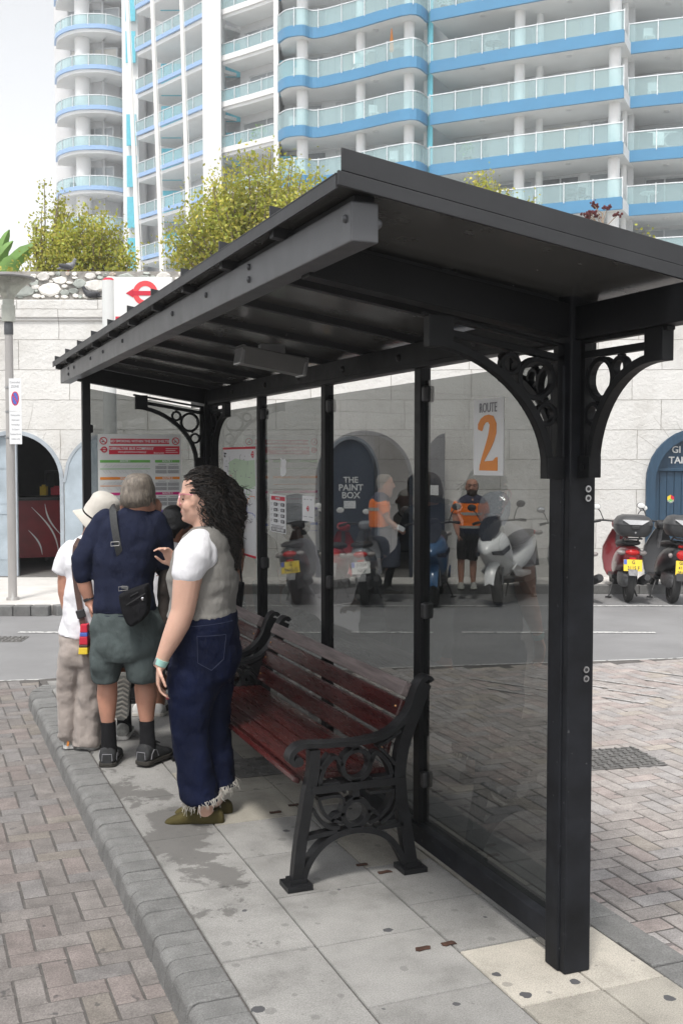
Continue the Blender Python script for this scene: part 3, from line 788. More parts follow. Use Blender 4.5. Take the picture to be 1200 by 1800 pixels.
M['rubble'] = mat('rubble stone', (0.70, 0.685, 0.66), 0.9, var=0.22, scale=7, bump=0.6, bscale=26, tint=True)
M['bluedoor'] = mat('dark blue painted planks', (0.024, 0.060, 0.105), 0.5, var=0.18, scale=4, stretch=(8, 8, 1), bump=0.1)
M['navydoor'] = mat('navy painted door', (0.025, 0.035, 0.055), 0.5, var=0.2, scale=4)
M['greydoor'] = mat('blue grey painted door', (0.36, 0.42, 0.47), 0.55, var=0.22, scale=2.2, bump=0.08)
M['greyframe'] = mat('blue grey stone frame', (0.36, 0.40, 0.44), 0.7, var=0.15, scale=6)
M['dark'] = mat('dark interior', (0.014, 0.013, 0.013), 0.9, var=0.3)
M['floor_in'] = mat('shop floor', (0.16, 0.155, 0.15), 0.6, var=0.15)

WV = 15.35
SW = thing('stone_wall', 'whitewashed ashlar wall with arched openings and a rubble parapet across the street', 'wall', Wp(0, WV), -TH)
PXU = WV / 1900.0
def ux(px): return (px - 600) * PXU
ARCH = [(ux(-590), .71, 1.38), (ux(25), .71, 1.38), (ux(640), .69, 1.40), (ux(1226), .715, 1.38), (ux(1840), .71, 1.38)]
ZC = 3.80; TW = .45
wm = MB(); xs = -16.0
for (c, r_, s_) in ARCH + [(None, 0, 0)]:
    x1 = 16.0 if c is None else c - r_
    wm.cuboid(xs, x1, 0, TW, -.1, ZC)
    if c is None: break
    n = 20
    pts = [(c - r_ * math.cos(i * PI / n), s_ + r_ * math.sin(i * PI / n)) for i in range(n + 1)]
    for (xa, za), (xb, zb) in zip(pts[:-1], pts[1:]):
        wm.add([(xa, 0, za), (xb, 0, zb), (xb, 0, ZC), (xa, 0, ZC), (xa, TW, za), (xb, TW, zb)], [(0, 1, 2, 3), (0, 4, 5, 1)])
    xs = c + r_
wm.build('wall', M['ashlar'], SW, fixn=False)
cm = MB(); cm.cuboid(-16, 16, -.05, .5, ZC - .13, ZC + .12); cm.cuboid(-16, 16, -.03, 0, ZC - .17, ZC - .132); cm.build('cornice', M['ashlar'], SW, bevel=.012)
pm = MB(); pm.cuboid(-16, 16, .06, .55, ZC + .121, 4.33); pm.build('parapet', M['mortar'], SW)
rb = MB(); rr = random.Random(21); placed = []
ti = 0
while ti < 9000:
    ti += 1
    sz = rr.uniform(.075, .16) if ti < 2500 else rr.uniform(.03, .07)
    x = rr.uniform(-7.5, 9.0); z = rr.uniform(ZC + .16, 4.31)
    w, h = sz * rr.uniform(.85, 1.5), sz * rr.uniform(.55, .9)
    if z - h < ZC + .12 or z + h > 4.335: continue
    if any(abs(x - a) < (w + c_) * .75 and abs(z - b) < (h + d_) * .75 for a, b, c_, d_ in placed): continue
    placed.append((x, z, w, h))
    k = rr.random(); f = rr.uniform(.85, 1.2)
    tnt = (f, f * .99, f * .97) if k < .55 else ((.55 * f, .60 * f, .58 * f) if k < .9 else (.85 * f, .75 * f, .66 * f))
    nv = rr.randint(6, 9); ph = rr.uniform(0, 6)
    rim = [(math.cos(ph + 2 * PI * i / nv) * rr.uniform(.8, 1.08), math.sin(ph + 2 * PI * i / nv) * rr.uniform(.8, 1.08)) for i in range(nv)]
    v0 = [(x + a * w, .062, z + b * h) for a, b in rim]; v1 = [(x + a * w * .95, .040 - rr.uniform(0, .012), z + b * h * .95) for a, b in rim]
    dx_, dz_ = rr.uniform(-.25, .25), rr.uniform(-.25, .25); v2 = [(x + a * w * .72, .030 + a * dx_ * .03 + b * dz_ * .03 - rr.uniform(0, .006), z + b * h * .72) for a, b in rim]
    rb.loft([v0, v1, v2], False); s0 = len(rb.v)
    rb.f.append(list(range(s0 - nv, s0))); rb.m.append(0); rb.t.append(None)
    for i in range(1, 2 * nv + 2): rb.t[-i] = tnt
rb.build('rubble_facing', M['rubble'], SW)
# weeds on the cornice ledge are left to the plants below
# reveals with frames
def arch_pts(c, r_, s_, n=20): return [(c - r_ * math.cos(i * PI / n), s_ + r_ * math.sin(i * PI / n)) for i in range(n + 1)]
def arch_frame(c, r_, s_, w, y, t, m_):
    q = MB()
    pts = [(c - r_ + w / 2, y, -.02)] + [(a, y, b) for a, b in arch_pts(c, r_ - w / 2, s_)] + [(c + r_ - w / 2, y, -.02)]
    q.sweep(pts, w, t, (0, 1, 0)); return q
def arch_panel(c, r_, s_, xa, xb, y0, y1, z0=.0):
    """part of an arched leaf between xa and xb"""
    n = 14; top = []
    for i in range(n + 1):
        x = xa + (xb - xa) * i / n; d = max(0.0, r_ * r_ - (x - c) ** 2); top.append((x, s_ + math.sqrt(d)))
    poly = [(xa, y0, z0)] + [(x, y0, z) for x, z in top] + [(xb, y0, z0)]
    q = MB(); q.prism(poly, (0, y1 - y0, 0)); return q
vj = MB(); rr = random.Random(77)
for c, r_, s_ in ARCH:
    for i in range(1, 10):
        a = PI * i / 10 + rr.uniform(-.05, .05); L = rr.uniform(.10, .42); p0 = (c + (r_ + .03) * math.cos(a), -.0006, s_ + (r_ + .03) * math.sin(a)); p1 = (c + (r_ + L) * math.cos(a + rr.uniform(-.04, .04)), -.0006, s_ + (r_ + L) * math.sin(a))
        vj.sweep([p0, ((p0[0] + p1[0]) / 2 + rr.uniform(-.012, .012), -.0006, (p0[2] + p1[2]) / 2), p1], [.005, .004, .003], .002, (0, 1, 0))
vj.build('voussoir_joints', mat('pale joint', (.36, .34, .31), .9), SW)
# interiors
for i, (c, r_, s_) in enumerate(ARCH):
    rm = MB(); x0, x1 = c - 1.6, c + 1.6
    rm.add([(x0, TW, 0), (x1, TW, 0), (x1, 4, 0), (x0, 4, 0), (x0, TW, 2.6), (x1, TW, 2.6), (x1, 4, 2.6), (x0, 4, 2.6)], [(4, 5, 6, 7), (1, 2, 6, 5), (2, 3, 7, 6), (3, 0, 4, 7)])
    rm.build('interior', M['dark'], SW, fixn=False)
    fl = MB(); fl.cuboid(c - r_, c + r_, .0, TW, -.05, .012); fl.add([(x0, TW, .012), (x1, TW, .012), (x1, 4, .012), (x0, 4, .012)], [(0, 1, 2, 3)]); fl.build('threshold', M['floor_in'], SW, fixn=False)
# --- left opening: grey double door, right leaf swung open against the wall
def in_wall(o_name, label, cat, x, y=0.0, z=0.0): return thing(o_name, label, cat, Wp(x, WV + y, z), -TH)
c, r_, s_ = ARCH[1]
d = in_wall('arched_door', 'blue grey arched double door beside the lamp post with one leaf swung open', 'door', c)
q = arch_frame(0, r_, s_, .055, .03, .10, None); q.build('door_frame', M['greyframe'], d)
q = arch_panel(0, r_ - .055, s_, -r_ + .055, -.02, .05, .09); q.build('door_leaf', M['greydoor'], d)
q = MB()
for zz in (.25, .9, 1.05, 1.55):
    q.cuboid(-r_ + .10, -.06, .042, .0495, zz, zz + .02)
for xx in (-r_ + .10, -.07): q.cuboid(xx, xx + .02, .041, .049, .15, 1.6)
q.build('moulding', M['greydoor'], d)
q = MB(); q.cuboid(-.02, .03, .04, .10, .0, s_ + r_ - .06); q.build('door_post', M['greyframe'], d)
lf = MB(); w_ = .60
top = [(x * w_ / 12, s_ + math.sqrt(max(0, (r_ - .05) ** 2 - ((r_ - .05) * (1 - x / 12)) ** 2))) for x in range(13)]
lf.prism([(r_ + .03, -.05, .02)] + [(r_ + .03 + a, -.05 - a * .10, z) for a, z in top] + [(r_ + .03 + w_, -.05 - .06, .02)], (0, -.035, 0))
lo = lf.build('door_leaf', M['greydoor'], d)
q = MB(); q.sweep([(r_ + .03 + a, -.09 - a * .10, z - .02) for a, z in top], .04, .012, (0, 1, 0)); q.build('rim', M['greyframe'], lo)
q = MB()
for zz in (.5, .6, .78, 1.0, 1.2): q.ball((r_ - .03, -.0, zz), .01, 8, 5)
q.build('rivet', M['steel'], d)
# red counter and goods in the shop
ct = in_wall('shop_counter', 'dark red shop counter with pale swooshes inside the left arched opening', 'counter', ux(75), 1.35)
M['cola'] = mat('dark red counter front', (0.22, 0.008, 0.015), 0.4, var=0.2)
rz = Matrix.Rotation(.42, 4, 'Z')
q = MB(); q.box((0.1, .3, .62), (2.0, .55, .88), rz.to_3x3()); q.build('front', M['cola'], ct)
q = MB(); q.box((0.1, .3, 1.08), (2.1, .65, .05), rz.to_3x3()); q.build('counter_top', M['bplastic'], ct)
q = MB(); ry = rz.to_3x3()
for (x0_, z0_, x1_, z1_, bow) in ((-.75, .95, -.35, .22, .1), (-.55, 1.0, -.3, .5, -.06), (-.1, 1.0, -.15, .3, .12), (-.12, 1.0, .25, .25, -.12), (.3, 1.0, .5, .3, .08), (-.8, .6, -.6, .22, .05)):
    pts = []
    for i in range(11):
        t = i / 10; pts.append(ry @ Vector((x0_ + (x1_ - x0_) * t + bow * math.sin(PI * t), -.279, z0_ + (z1_ - z0_) * t)) + Vector((.1, .3, 0)) - ry @ Vector((.0, 0, 0)))
    q.sweep(pts, [.004 + .022 * math.sin(PI * i / 10) for i in range(11)], .004, ry @ Vector((0, 1, 0)))
q.build('swoosh', M['white'], ct)
gd = [M['yellow'], M['red'], M['white'], M['green'], M['orange'], M['paper']]
for i, (x, z, w, h) in enumerate([(-.38, 1.12, .10, .14), (-.2, 1.12, .16, .12), (.0, 1.11, .13, .1), (.12, 1.5, .14, .16), (-.3, 1.5, .1, .12), (.3, 1.12, .12, .18)]):
    q = MB(); q.box((0, 0, h / 2), (w, .12, h)); q.box((0, 0, h + .012), (w * .5, .07, .024))
    o = q.build('goods_box', gd[i % 6], None, bevel=.006)
    o.location = Wp(ux(75) + x, WV + 1.62 + x * .42 + (0.9 if z > 1.3 else 0), z); o.rotation_euler.z = -TH
    tag(o, ['small yellow pack on the shop counter', 'red pack on the shop counter', 'white pack on the shop counter', 'green box on the shelf inside the shop', 'orange box on the shelf inside the shop', 'tall pale pack at the right end of the shop counter'][i], 'box', 'goods in the dark shop')
sf = in_wall('shop_shelf', 'dark shelf holding two boxes inside the left arched opening', 'shelf', ux(75), 2.5)
q = MB(); q.cuboid(-.6, .6, -.2, .25, 1.46, 1.495); q.build('board', M['bplastic'], sf)
q = MB(); q.cuboid(-.6, -.56, -.2, .25, .012, 1.455); q.cuboid(.56, .6, -.2, .25, .012, 1.455); q.build('side', M['bplastic'], sf)
# --- middle opening: the paint shop
c, r_, s_ = ARCH[2]
d = in_wall('arched_door', 'navy arched shop door lettered THE PAINT BOX seen through the glass', 'door', c)
q = arch_frame(0, r_, s_, .05, .03, .08, None); q.build('door_frame', M['navydoor'], d)
dl = arch_panel(0, r_ - .05, s_, -r_ + .05, .14, .05, .09).build('door_leaf', M['navydoor'], d)
for i, (t_, zz, sz) in enumerate((('THE', 1.385, .115), ('PAINT', 1.275, .125), ('BOX', 1.165, .125))):
    text_mb(t_, sz, (-.19, .0495, zz), (1, 0, 0), (0, 0, 1), .006, bold=.003).build('lettering', M['white'], dl)
q = MB(); q.cuboid(-.29, -.12, .043, .0495, .98, 1.09); q.build('notice', M['paper'], dl)
lf = MB(); w_ = .40
top = [(x * w_ / 12, s_ + .64 * math.sin(PI / 2 * x / 12) ** .8) for x in range(13)]
lf.prism([(r_ + .02, -.04, .02)] + [(r_ + .02 + a, -.04 - a * .6, z) for a, z in top] + [(r_ + .02 + w_, -.04 - w_ * .6, .02)], (0, -.035, 0))
ol = lf.build('door_leaf', M['navydoor'], d)
q = MB(); q.bar((r_ + .12, -.15, 1.25), (r_ + .34, -.28, 1.25), .16, .006, (0, 1, 0)) if False else q.prism([(r_ + .12, -.14, 1.18), (r_ + .34, -.272, 1.18), (r_ + .34, -.272, 1.32), (r_ + .12, -.14, 1.32)], (-.003, -.006, 0)); q.build('notice', M['paper'], ol)
tl = in_wall('ceiling_lamp', 'lit fluorescent tube fitting inside the paint shop doorway', 'lamp', c + .26, 1.2, 2.06)
M['tube'] = mat('lit tube', (0.9, 1.0, 0.98), .5, emit=6.0)
q = MB(); q.cuboid(-.2, .24, -.06, .0, 0, .045); q.build('tube', M['tube'], tl, bevel=.01)
q = MB(); q.cuboid(-.22, .26, -.07, .05, .046, .10); q.build('housing', M['white'], tl)
# --- right opening: blue plank doors with lettering
c, r_, s_ = ARCH[3]
d = in_wall('arched_door', 'bright blue plank double door with white lettering behind the black scooter', 'door', c)
fr = arch_frame(0, r_ + .03, s_, .13, -.005, .10, None)
for i, v_ in enumerate(fr.v):
    k = mnoise.noise(Vector(v_) * 9); fr.v[i] = (v_[0] + k * .012, v_[1], v_[2] + k * .012)
fr.build('door_frame', M['bluedoor'], d)
arch_panel(0, r_ - .06, s_, -r_ + .06, r_ - .06, .10, .13, s_ + .18).build('fanlight_panel', M['bluedoor'], d)
q = MB(); q.cuboid(-r_ + .1, r_ - .1, .05, .12, s_ + .13, s_ + .178); q.build('transom', M['bluedoor'], d, bevel=.006)
for s in (-1, 1):
    q = MB()
    for i in range(6):
        xa = s * (.005 + i * .104); xb = s * (.005 + (i + 1) * .104 - .006)
        q.cuboid(min(xa, xb), max(xa, xb), .09, .12, .03, s_ + .128)
    lf = q.build('door_leaf', M['bluedoor'], d, bevel=.003)
    h = MB(); h.sweep([(s * .09 + .055 * math.cos(k * PI / 10), .085, .93 + .055 * math.sin(k * PI / 10)) for k in range(20)], .014, .012, (0, 1, 0), closed=True); h.build('ring_handle', M['cast_iron'], lf)
    h = MB(); h.cuboid(s * .09 - .02, s * .09 + .02, .078, .0895, .97, 1.02); h.build('handle_plate', M['cast_iron'], lf)
q = text_mb('GI', .135, (-.355, .0995, 1.815), (1, 0, 0), (0, 0, 1), .012, 'LEFT', .002); q.build('lettering', M['white'], d)
q = text_mb('TAI', .135, (-.395, .0995, 1.665), (1, 0, 0), (0, 0, 1), .012, 'LEFT', .002); q.build('lettering', M['white'], d)
lg = MB(); hx = [(.055 * math.sin(k * PI / 3), .055 * math.cos(k * PI / 3)) for k in range(6)]
cols = [M['red'], M['orange'], M['green'], M['green'], M['blue'], M['magenta']]
lc = (-.36, 1.12)
lp = MB()
for k in range(3):
    a, b_, e_ = hx[(2 * k) % 6], hx[(2 * k + 1) % 6], hx[(2 * k + 2) % 6]
    lp.prism([(lc[0], .0895, lc[1]), (lc[0] + a[0], .0895, lc[1] + a[1]), (lc[0] + b_[0], .0895, lc[1] + b_[1]), (lc[0] + e_[0], .0895, lc[1] + e_[1])], (0, -.003, 0), k)
for i in (1, 2): lp.sweep([(lc[0] - .045, .085, lc[1] - .0 - i * .018), (lc[0], .085, lc[1] - .026 - i * .018), (lc[0] + .045, .085, lc[1] - .0 - i * .018)], .004, .003, (0, 1, 0), mi=3)
lp.build('cube_emblem', [M['red'], M['green'], M['yellow'], M['white']], d)
for idx, lab in ((0, 'plain navy arched door in the stone wall far left of the lamp post'), (4, 'plain navy arched door in the stone wall far right beyond the blue door')):
    c, r_, s_ = ARCH[idx]
    d = in_wall('arched_door', lab, 'door', c)
    arch_frame(0, r_, s_, .055, .03, .10, None).build('door_frame', M['greyframe'], d)
    arch_panel(0, r_ - .055, s_, -r_ + .055, r_ - .055, .05, .09).build('door_leaf', M['navydoor'], d)
# drain pipe and cable lines
# top of the rampart
tp = MB(); tp.prism([Wp(-16, WV + .5, 4.2), Wp(16, WV + .5, 4.2), Wp(30, 50, 4.2), Wp(-30, 50, 4.2)], (0, 0, -.3))
tag(tp.build('rampart_ground', mat('dry earth', (0.38, 0.35, 0.30), .95, var=.3, bump=.5)), kind='structure')

# terrace on the near side of the street, out of frame (seen only in reflections)
tb = thing('terrace_building', 'tan rendered terrace with dark windows lining the left side of the street', 'building', (-10, 4, -.1))
M['render_tan'] = mat('tan render', (0.20, 0.185, 0.165), .9, var=.2, scale=1.5, bump=.2)
q = MB(); q.cuboid(-6, 0, -14, 9, 0, 4.0); q.build('wall', M['render_tan'], tb)
q = MB()
for z in (3.2, 3.9): q.cuboid(0, .12, -14, 9, z, z + .2)
q.build('string_course', M['greypaper'], tb)
for i in range(7):
    for z in (1.0,):
        y = -12 + i * 3.1
        q = MB(); q.cuboid(0.002, .06, y, y + 1.2, z, z + 1.6); f_ = q.build('window', M['white'], tb)
        q = MB(); q.cuboid(.061, .075, y + .08, y + 1.12, z + .08, z + 1.52); q.build('pane', M['dark'], f_)

# ================================================================ apartment tower
def haze_glass(name, tint, col, k):
    m = glass_mat(name, tint, 1.45, 1.0)
    nt = m.node_tree; out = [n for n in nt.nodes if n.type == 'OUTPUT_MATERIAL'][0]
    src = out.inputs[0].links[0].from_socket
    df = nt.nodes.new('ShaderNodeBsdfDiffuse'); df.inputs[0].default_value = (*col, 1)
    mx = nt.nodes.new('ShaderNodeMixShader'); mx.inputs[0].default_value = k
    nt.links.new(src, mx.inputs[1]); nt.links.new(df.outputs[0], mx.inputs[2]); nt.links.new(mx.outputs[0], out.inputs[0])
    return m
M['balglass'] = haze_glass('pale green balustrade glass', (0.84, 0.94, 0.95), (0.58, 0.74, 0.77), 0.26)
M['blueband'] = mat('blue balcony band', (0.065, 0.24, 0.43), 0.35, var=0.06, scale=.6)
M['blueglass'] = mat('pale blue balcony glass', (0.30, 0.46, 0.72), 0.3, var=0.06)
M['twhite'] = mat('white rendered concrete', (0.76, 0.76, 0.76), 0.8, var=0.05, scale=.5)
M['tceil'] = mat('pale grey concrete soffit', (0.80, 0.80, 0.80), 0.85, var=0.06, scale=.5)
M['tback'] = mat('pale grey facade', (0.66, 0.66, 0.67), 0.8, var=0.08, scale=.4)  # facade and window panes coloured paler, standing in for thicker haze
M['tglass'] = mat('window glass', (0.34, 0.36, 0.38), 0.12, var=0.3, scale=.3)
M['tdark'] = mat('dark window glass', (0.20, 0.21, 0.22), 0.1, var=.4, scale=.5)
M['tblind'] = mat('pale blind', (0.62, 0.60, 0.56), .7, var=.1, scale=.6)
M['tframe'] = mat('window frame', (0.55, 0.56, 0.57), 0.5)
M['turq'] = mat('turquoise screen wall', (0.12, 0.50, 0.62), 0.6, var=0.1)
M['handrail'] = mat('steel handrail', (0.72, 0.74, 0.75), 0.3, metal=0.6)

M['leaf2'] = mat('banana leaf', (0.16, 0.30, 0.07), .5, var=.2, scale=5)
TWR = thing('apartment_tower', 'white apartment tower with curved blue banded glass balconies rising behind the wall', 'building', Wp(0, 66, 0), -TH)
T0 = Vector((0, 66))
FH = 2.92; RAIL0 = 25.4            # handrail height of the reference floor
FLOORS = list(range(-7, 3))
UPPER = {'cyl': 6, 'mid': 5, 'white': 4, 'bay': 3, 'main': 3, 'right': 3}
def smooth_line(pts, k=6):
    out = []
    for i in range(len(pts) - 1):
        p0, p1, p2, p3 = pts[max(i - 1, 0)], pts[i], pts[i + 1], pts[min(i + 2, len(pts) - 1)]
        for j in range(k):
            t = j / k
            out.append(tuple(.5 * ((2 * p1[c]) + (-p0[c] + p2[c]) * t + (2 * p0[c] - 5 * p1[c] + 4 * p2[c] - p3[c]) * t * t + (-p0[c] + 3 * p1[c] - 3 * p2[c] + p3[c]) * t ** 3) for c in range(2)))
    out.append(pts[-1]); return out
def offs(line, d):
    out = []
    for i, p in enumerate(line):
        a, b = Vector(line[max(i - 1, 0)]), Vector(line[min(i + 1, len(line) - 1)])
        t = (b - a).normalized(); out.append((p[0] - t.y * d, p[1] + t.x * d))
    return out
def cumlen(line):
    L = [0]
    for a, b in zip(line[:-1], line[1:]): L.append(L[-1] + (Vector(b) - Vector(a)).length)
    return L
def at_len(line, L, s):
    for i in range(len(line) - 1):
        if s <= L[i + 1] or i == len(line) - 2:
            t = (s - L[i]) / max(1e-6, L[i + 1] - L[i]); a, b = Vector(line[i]), Vector(line[i + 1])
            return a.lerp(b, t), (b - a).normalized()
def wallstrip(mb, line, z0, z1, t, mi=0):
    inner = offs(line, t)
    for (a, b, c_, d_) in zip(line[:-1], line[1:], inner[1:], inner[:-1]):
        vs = [(a[0], a[1], z0), (b[0], b[1], z0), (c_[0], c_[1], z0), (d_[0], d_[1], z0), (a[0], a[1], z1), (b[0], b[1], z1), (c_[0], c_[1], z1), (d_[0], d_[1], z1)]
        mb.add(vs, [(0, 3, 2, 1), (4, 5, 6, 7), (0, 1, 5, 4), (2, 3, 7, 6), (1, 2, 6, 5), (3, 0, 4, 7)], mi)
SECT = {
 # name: (front line, depth, band material, band height, solid parapet share, post spacing, style)
 'cyl':  (smooth_line([(-21.9, 84.2), (-21.3, 82.5), (-20.0, 81.2), (-18.6, 80.75), (-16.9, 81.0), (-15.3, 82.6)]), 2.2, 'blueglass', .30, 1.25),
 'mid':  ([(-14.5, 77.6), (-11.6, 74.4), (-8.95, 71.5)], 3.0, 'blueglass', .26, 1.15),
 'white': ([(-7.75, 71.1), (-5.8, 69.6), (-4.1, 68.2)], 1.8, 'twhite', .34, 1.0),
 'bay':  (smooth_line([(-3.85, 66.6), (-3.3, 65.7), (-2.3, 65.35), (-1.5, 65.75), (0.6, 64.5), (3.85, 62.3), (5.0, 63.5)], 5), 3.2, 'blueband', .62, 1.45),
 'main': (smooth_line([(5.06, 63.2), (10.0, 60.74), (14.97, 58.47)], 5), 3.2, 'blueband', .66, 1.45),
 'right': (smooth_line([(15.7, 60.35), (18.4, 59.43), (26.0, 57.4)], 4), 3.6, 'blueband', .62, 1.45),
}
rr = random.Random(31)
lite = {'cyl': 1, 'mid': 1, 'white': 1}
for sec, (line, dep, bm_, bh, ps) in SECT.items():
    line = [(x, y - T0.y) for x, y in line]
    Ls = cumlen(line)
    back = offs(line, dep) if sec != 'bay' else [(-3.6, 69.0 - T0.y), (0.8, 67.8 - T0.y), (5.3, 66.4 - T0.y)]
    FL = list(range(-7, UPPER[sec]))
    for k in FL:
        zr_ = RAIL0 + FH * k; zf = zr_ - 1.02 if bh > .5 else zr_ - 1.02
        bt = zf + (.03 if bh > .5 else .30)            # top of the coloured band
        bb_ = bt - bh
        bal = MB(); wallstrip(bal, line, bb_, bt, .14); bo = bal.build('balcony', M[bm_], TWR)
        zs0 = bb_ + .02 if bh > .5 else zf - .24
        s = MB()
        if sec == 'bay': s.prism([(x, y, zs0) for x, y in offs(line, .145)] + [(5.4, 66.9 - T0.y, zs0), (-3.6, 69.5 - T0.y, zs0)], (0, 0, zf - .02 - zs0))
        else: wallstrip(s, offs(line, .145), zs0, zf - .02, dep)
        s.build('slab', M['tceil'], bo)
        gls = MB(); wallstrip(gls, offs(line, .03), bt + .004, zr_ - .03, .03); gls.build('balustrade', M['balglass'], bo)
        rl = MB(); wallstrip(rl, offs(line, .01), zr_ - .03, zr_ + .03, .07)
        nps = max(2, int(Ls[-1] / ps))
        for i in range(nps + 1):
            p_, t_ = at_len(line, Ls, Ls[-1] * i / nps)
            rl.box((p_.x, p_.y - .01, (bt + zr_) / 2), (.045, .045, zr_ - bt + .15), Matrix.Rotation(math.atan2(t_.y, t_.x), 3, 'Z'))
        rl.build('handrail', M['handrail'], bo)
    # facade behind the balconies, with glazed openings on every floor
    fw = MB(); wallstrip(fw, back, RAIL0 + FH * FLOORS[0] - 3, RAIL0 + FH * UPPER[sec], .3); fw.build('facade', M['tback'], TWR)
    Lb = cumlen(back); nb = max(1, int(Lb[-1] / 2.6))
    for k in FL[1:]:
        zf = RAIL0 + FH * k - 1.0
        for i in range(nb):
            if rr.random() < .18: continue
            p_, t_ = at_len(back, Lb, Lb[-1] * (i + .5) / nb)
            rot = Matrix.Rotation(math.atan2(t_.y, t_.x), 3, 'Z'); w = Lb[-1] / nb * rr.choice((.62, .78, .86)); h = 2.15
            nn = Vector((t_.y, -t_.x)); c_ = p_ + nn * .03
            fr_ = MB()
            for sx in (-1, 0, 1):
                fr_.box(Vector((c_.x, c_.y, zf + h / 2)) + rot @ Vector((sx * w / 2, 0, 0)), (.09, .08, h), rot)
            fr_.box((c_.x, c_.y, zf + h), (w + .1, .08, .1), rot)
            f_ = fr_.build('window', M['tframe'], TWR)
            gp = MB(); gp.box((p_.x + nn.x * .012, p_.y + nn.y * .012, zf + h / 2), (w, .02, h), rot); gp.build('pane', M[rr.choice(('tglass', 'tglass', 'tdark', 'tblind'))], f_)
ZT = RAIL0 + FH * 6
def tcol(u, v, r_, name='column', m_='twhite'):
    q = MB(); q.lathe([(r_, 0), (r_, ZT)], (u, v - T0.y, 0), 20); q.build(name, M[m_], TWR, smooth=True)
for (u, v, r_) in ((10.0, 61.9, .30), (14.75, 59.5, .32), (15.65, 60.9, .16), (3.9, 63.6, .30), (1.15, 65.2, .29), (-2.35, 66.4, .34), (-19.3, 82.2, .55), (5.05, 64.8, .22), (11.2, 62.3, .2)):
    tcol(u, v, r_)
def tbox(x0, x1, v0, v1, name, m_, z0=0):
    q = MB(); q.cuboid(x0, x1, v0 - T0.y, v1 - T0.y, z0, ZT); q.build(name, M[m_], TWR)
tbox(-8.9, -7.72, 70.6, 74, 'pier', 'twhite')
tbox(-4.15, -3.85, 67.4, 71, 'pier', 'twhite')
tbox(-15.75, -14.6, 79.2, 86, 'pier', 'twhite')
tbox(5.02, 5.3, 63.9, 67, 'downpipe_panel', 'turq')
for k in range(-6, 6):
    z = RAIL0 + FH * k - 1.3
    for (x0, x1, v0, v1) in ((-7.7, -6.6, 73.3, 73.4), (-3.84, -2.6, 68.3, 68.4), (-15.4, -14.7, 78.8, 78.9), (-12.6, -11.2, 77.0, 77.1)):
        if rr.random() < .8:
            q = MB(); q.cuboid(x0, x1, v0 - T0.y, v1 - T0.y, z, z + 2.2); q.build('screen_wall', M['turq'], TWR)
    if k > 2: continue
    for (u, v) in ((8, 62.5), (12.5, 60.6), (18, 60.9), (2, 64.6)):
        q = MB(); q.lathe([(.16, 0), (.16, .12)], (u, v - T0.y, z + 2.56), 12); q.build('ceiling_lamp', M['tback'], TWR)
# core that closes the tower behind the facades
q = MB()
core = [(-22.5, 86.5), (-20, 84), (-16, 84.5), (-14, 82), (-8.5, 75), (-4, 71.5), (-2, 69.5), (5, 67.2), (15.5, 63.2), (17, 64.4), (27, 61.6), (30, 90), (-20, 100)]
q.prism([(x, y - T0.y, 0) for x, y in core], (0, 0, ZT)); q.build('core', M['tback'], TWR)
# things people keep on the balconies
def on_balcony(name, label, cat, u, v, k, group): return thing(name, label, cat, Wp(u, v, RAIL0 + FH * k - 1.02), -TH + rr.uniform(-.6, .6), group)
def bal_chair(u, v, k, label, m_):
    o = on_balcony('balcony_chair', label, 'chair', u, v, k, 'balcony furniture on the tower')
    q = MB(); q.box((0, 0, .45), (.5, .5, .05)); q.build('seat', m_, o)
    q = MB(); q.box((0, .24, .75), (.5, .05, .55)); q.build('backrest', m_, o)
    for a in (-.22, .22):
        for b_ in (-.22, .22):
            q = MB(); q.box((a, b_, .21), (.04, .04, .42)); q.build('leg', m_, o)
def drying_rack(u, v, k, label):
    o = on_balcony('drying_rack', label, 'drying rack', u, v, k, 'balcony furniture on the tower')
    q = MB(); q.tube([(-.6, 0, 0), (.4, 0, 1.05)], .025, 6); q.tube([(.6, 0, 0), (-.4, 0, 1.05)], .025, 6); q.tube([(-.8, 0, 1.05), (.8, 0, 1.05)], .025, 6); q.build('frame', M['white'], o)
    q = MB(); q.cuboid(-.5, .1, -.05, .05, .35, 1.04); q.build('laundry', M['white'], o)
bal_chair(-2.7, 66.7, 0, 'white chair on the rounded balcony of the fourth storey shown', M['white'])
bal_chair(-2.9, 66.8, -1, 'white chair on the rounded balcony one storey lower', M['white'])
bal_chair(1.9, 64.6, -1, 'white chair on the long balcony left of the corner column', M['white'])
bal_chair(12.6, 60.6, -3, 'dark chair on the long blue banded balcony above the shelter roof', M['bplastic'])
bal_chair(13.4, 60.4, -3, 'second dark chair on the long balcony above the shelter roof', M['bplastic'])
bal_chair(-20.2, 82.6, -1, 'dark chair on the round corner balcony at far left', M['bplastic'])
bal_chair(16.9, 60.7, 0, 'white chair on the right hand balcony near the top', M['white'])
drying_rack(1.2, 64.4, 0, 'white drying rack with laundry on the balcony above the shelter')
drying_rack(12.8, 60.3, 1, 'white drying rack hung with sheets on the top right balcony')
drying_rack(17.6, 60.4, -2, 'white drying rack with laundry on the right hand balcony')

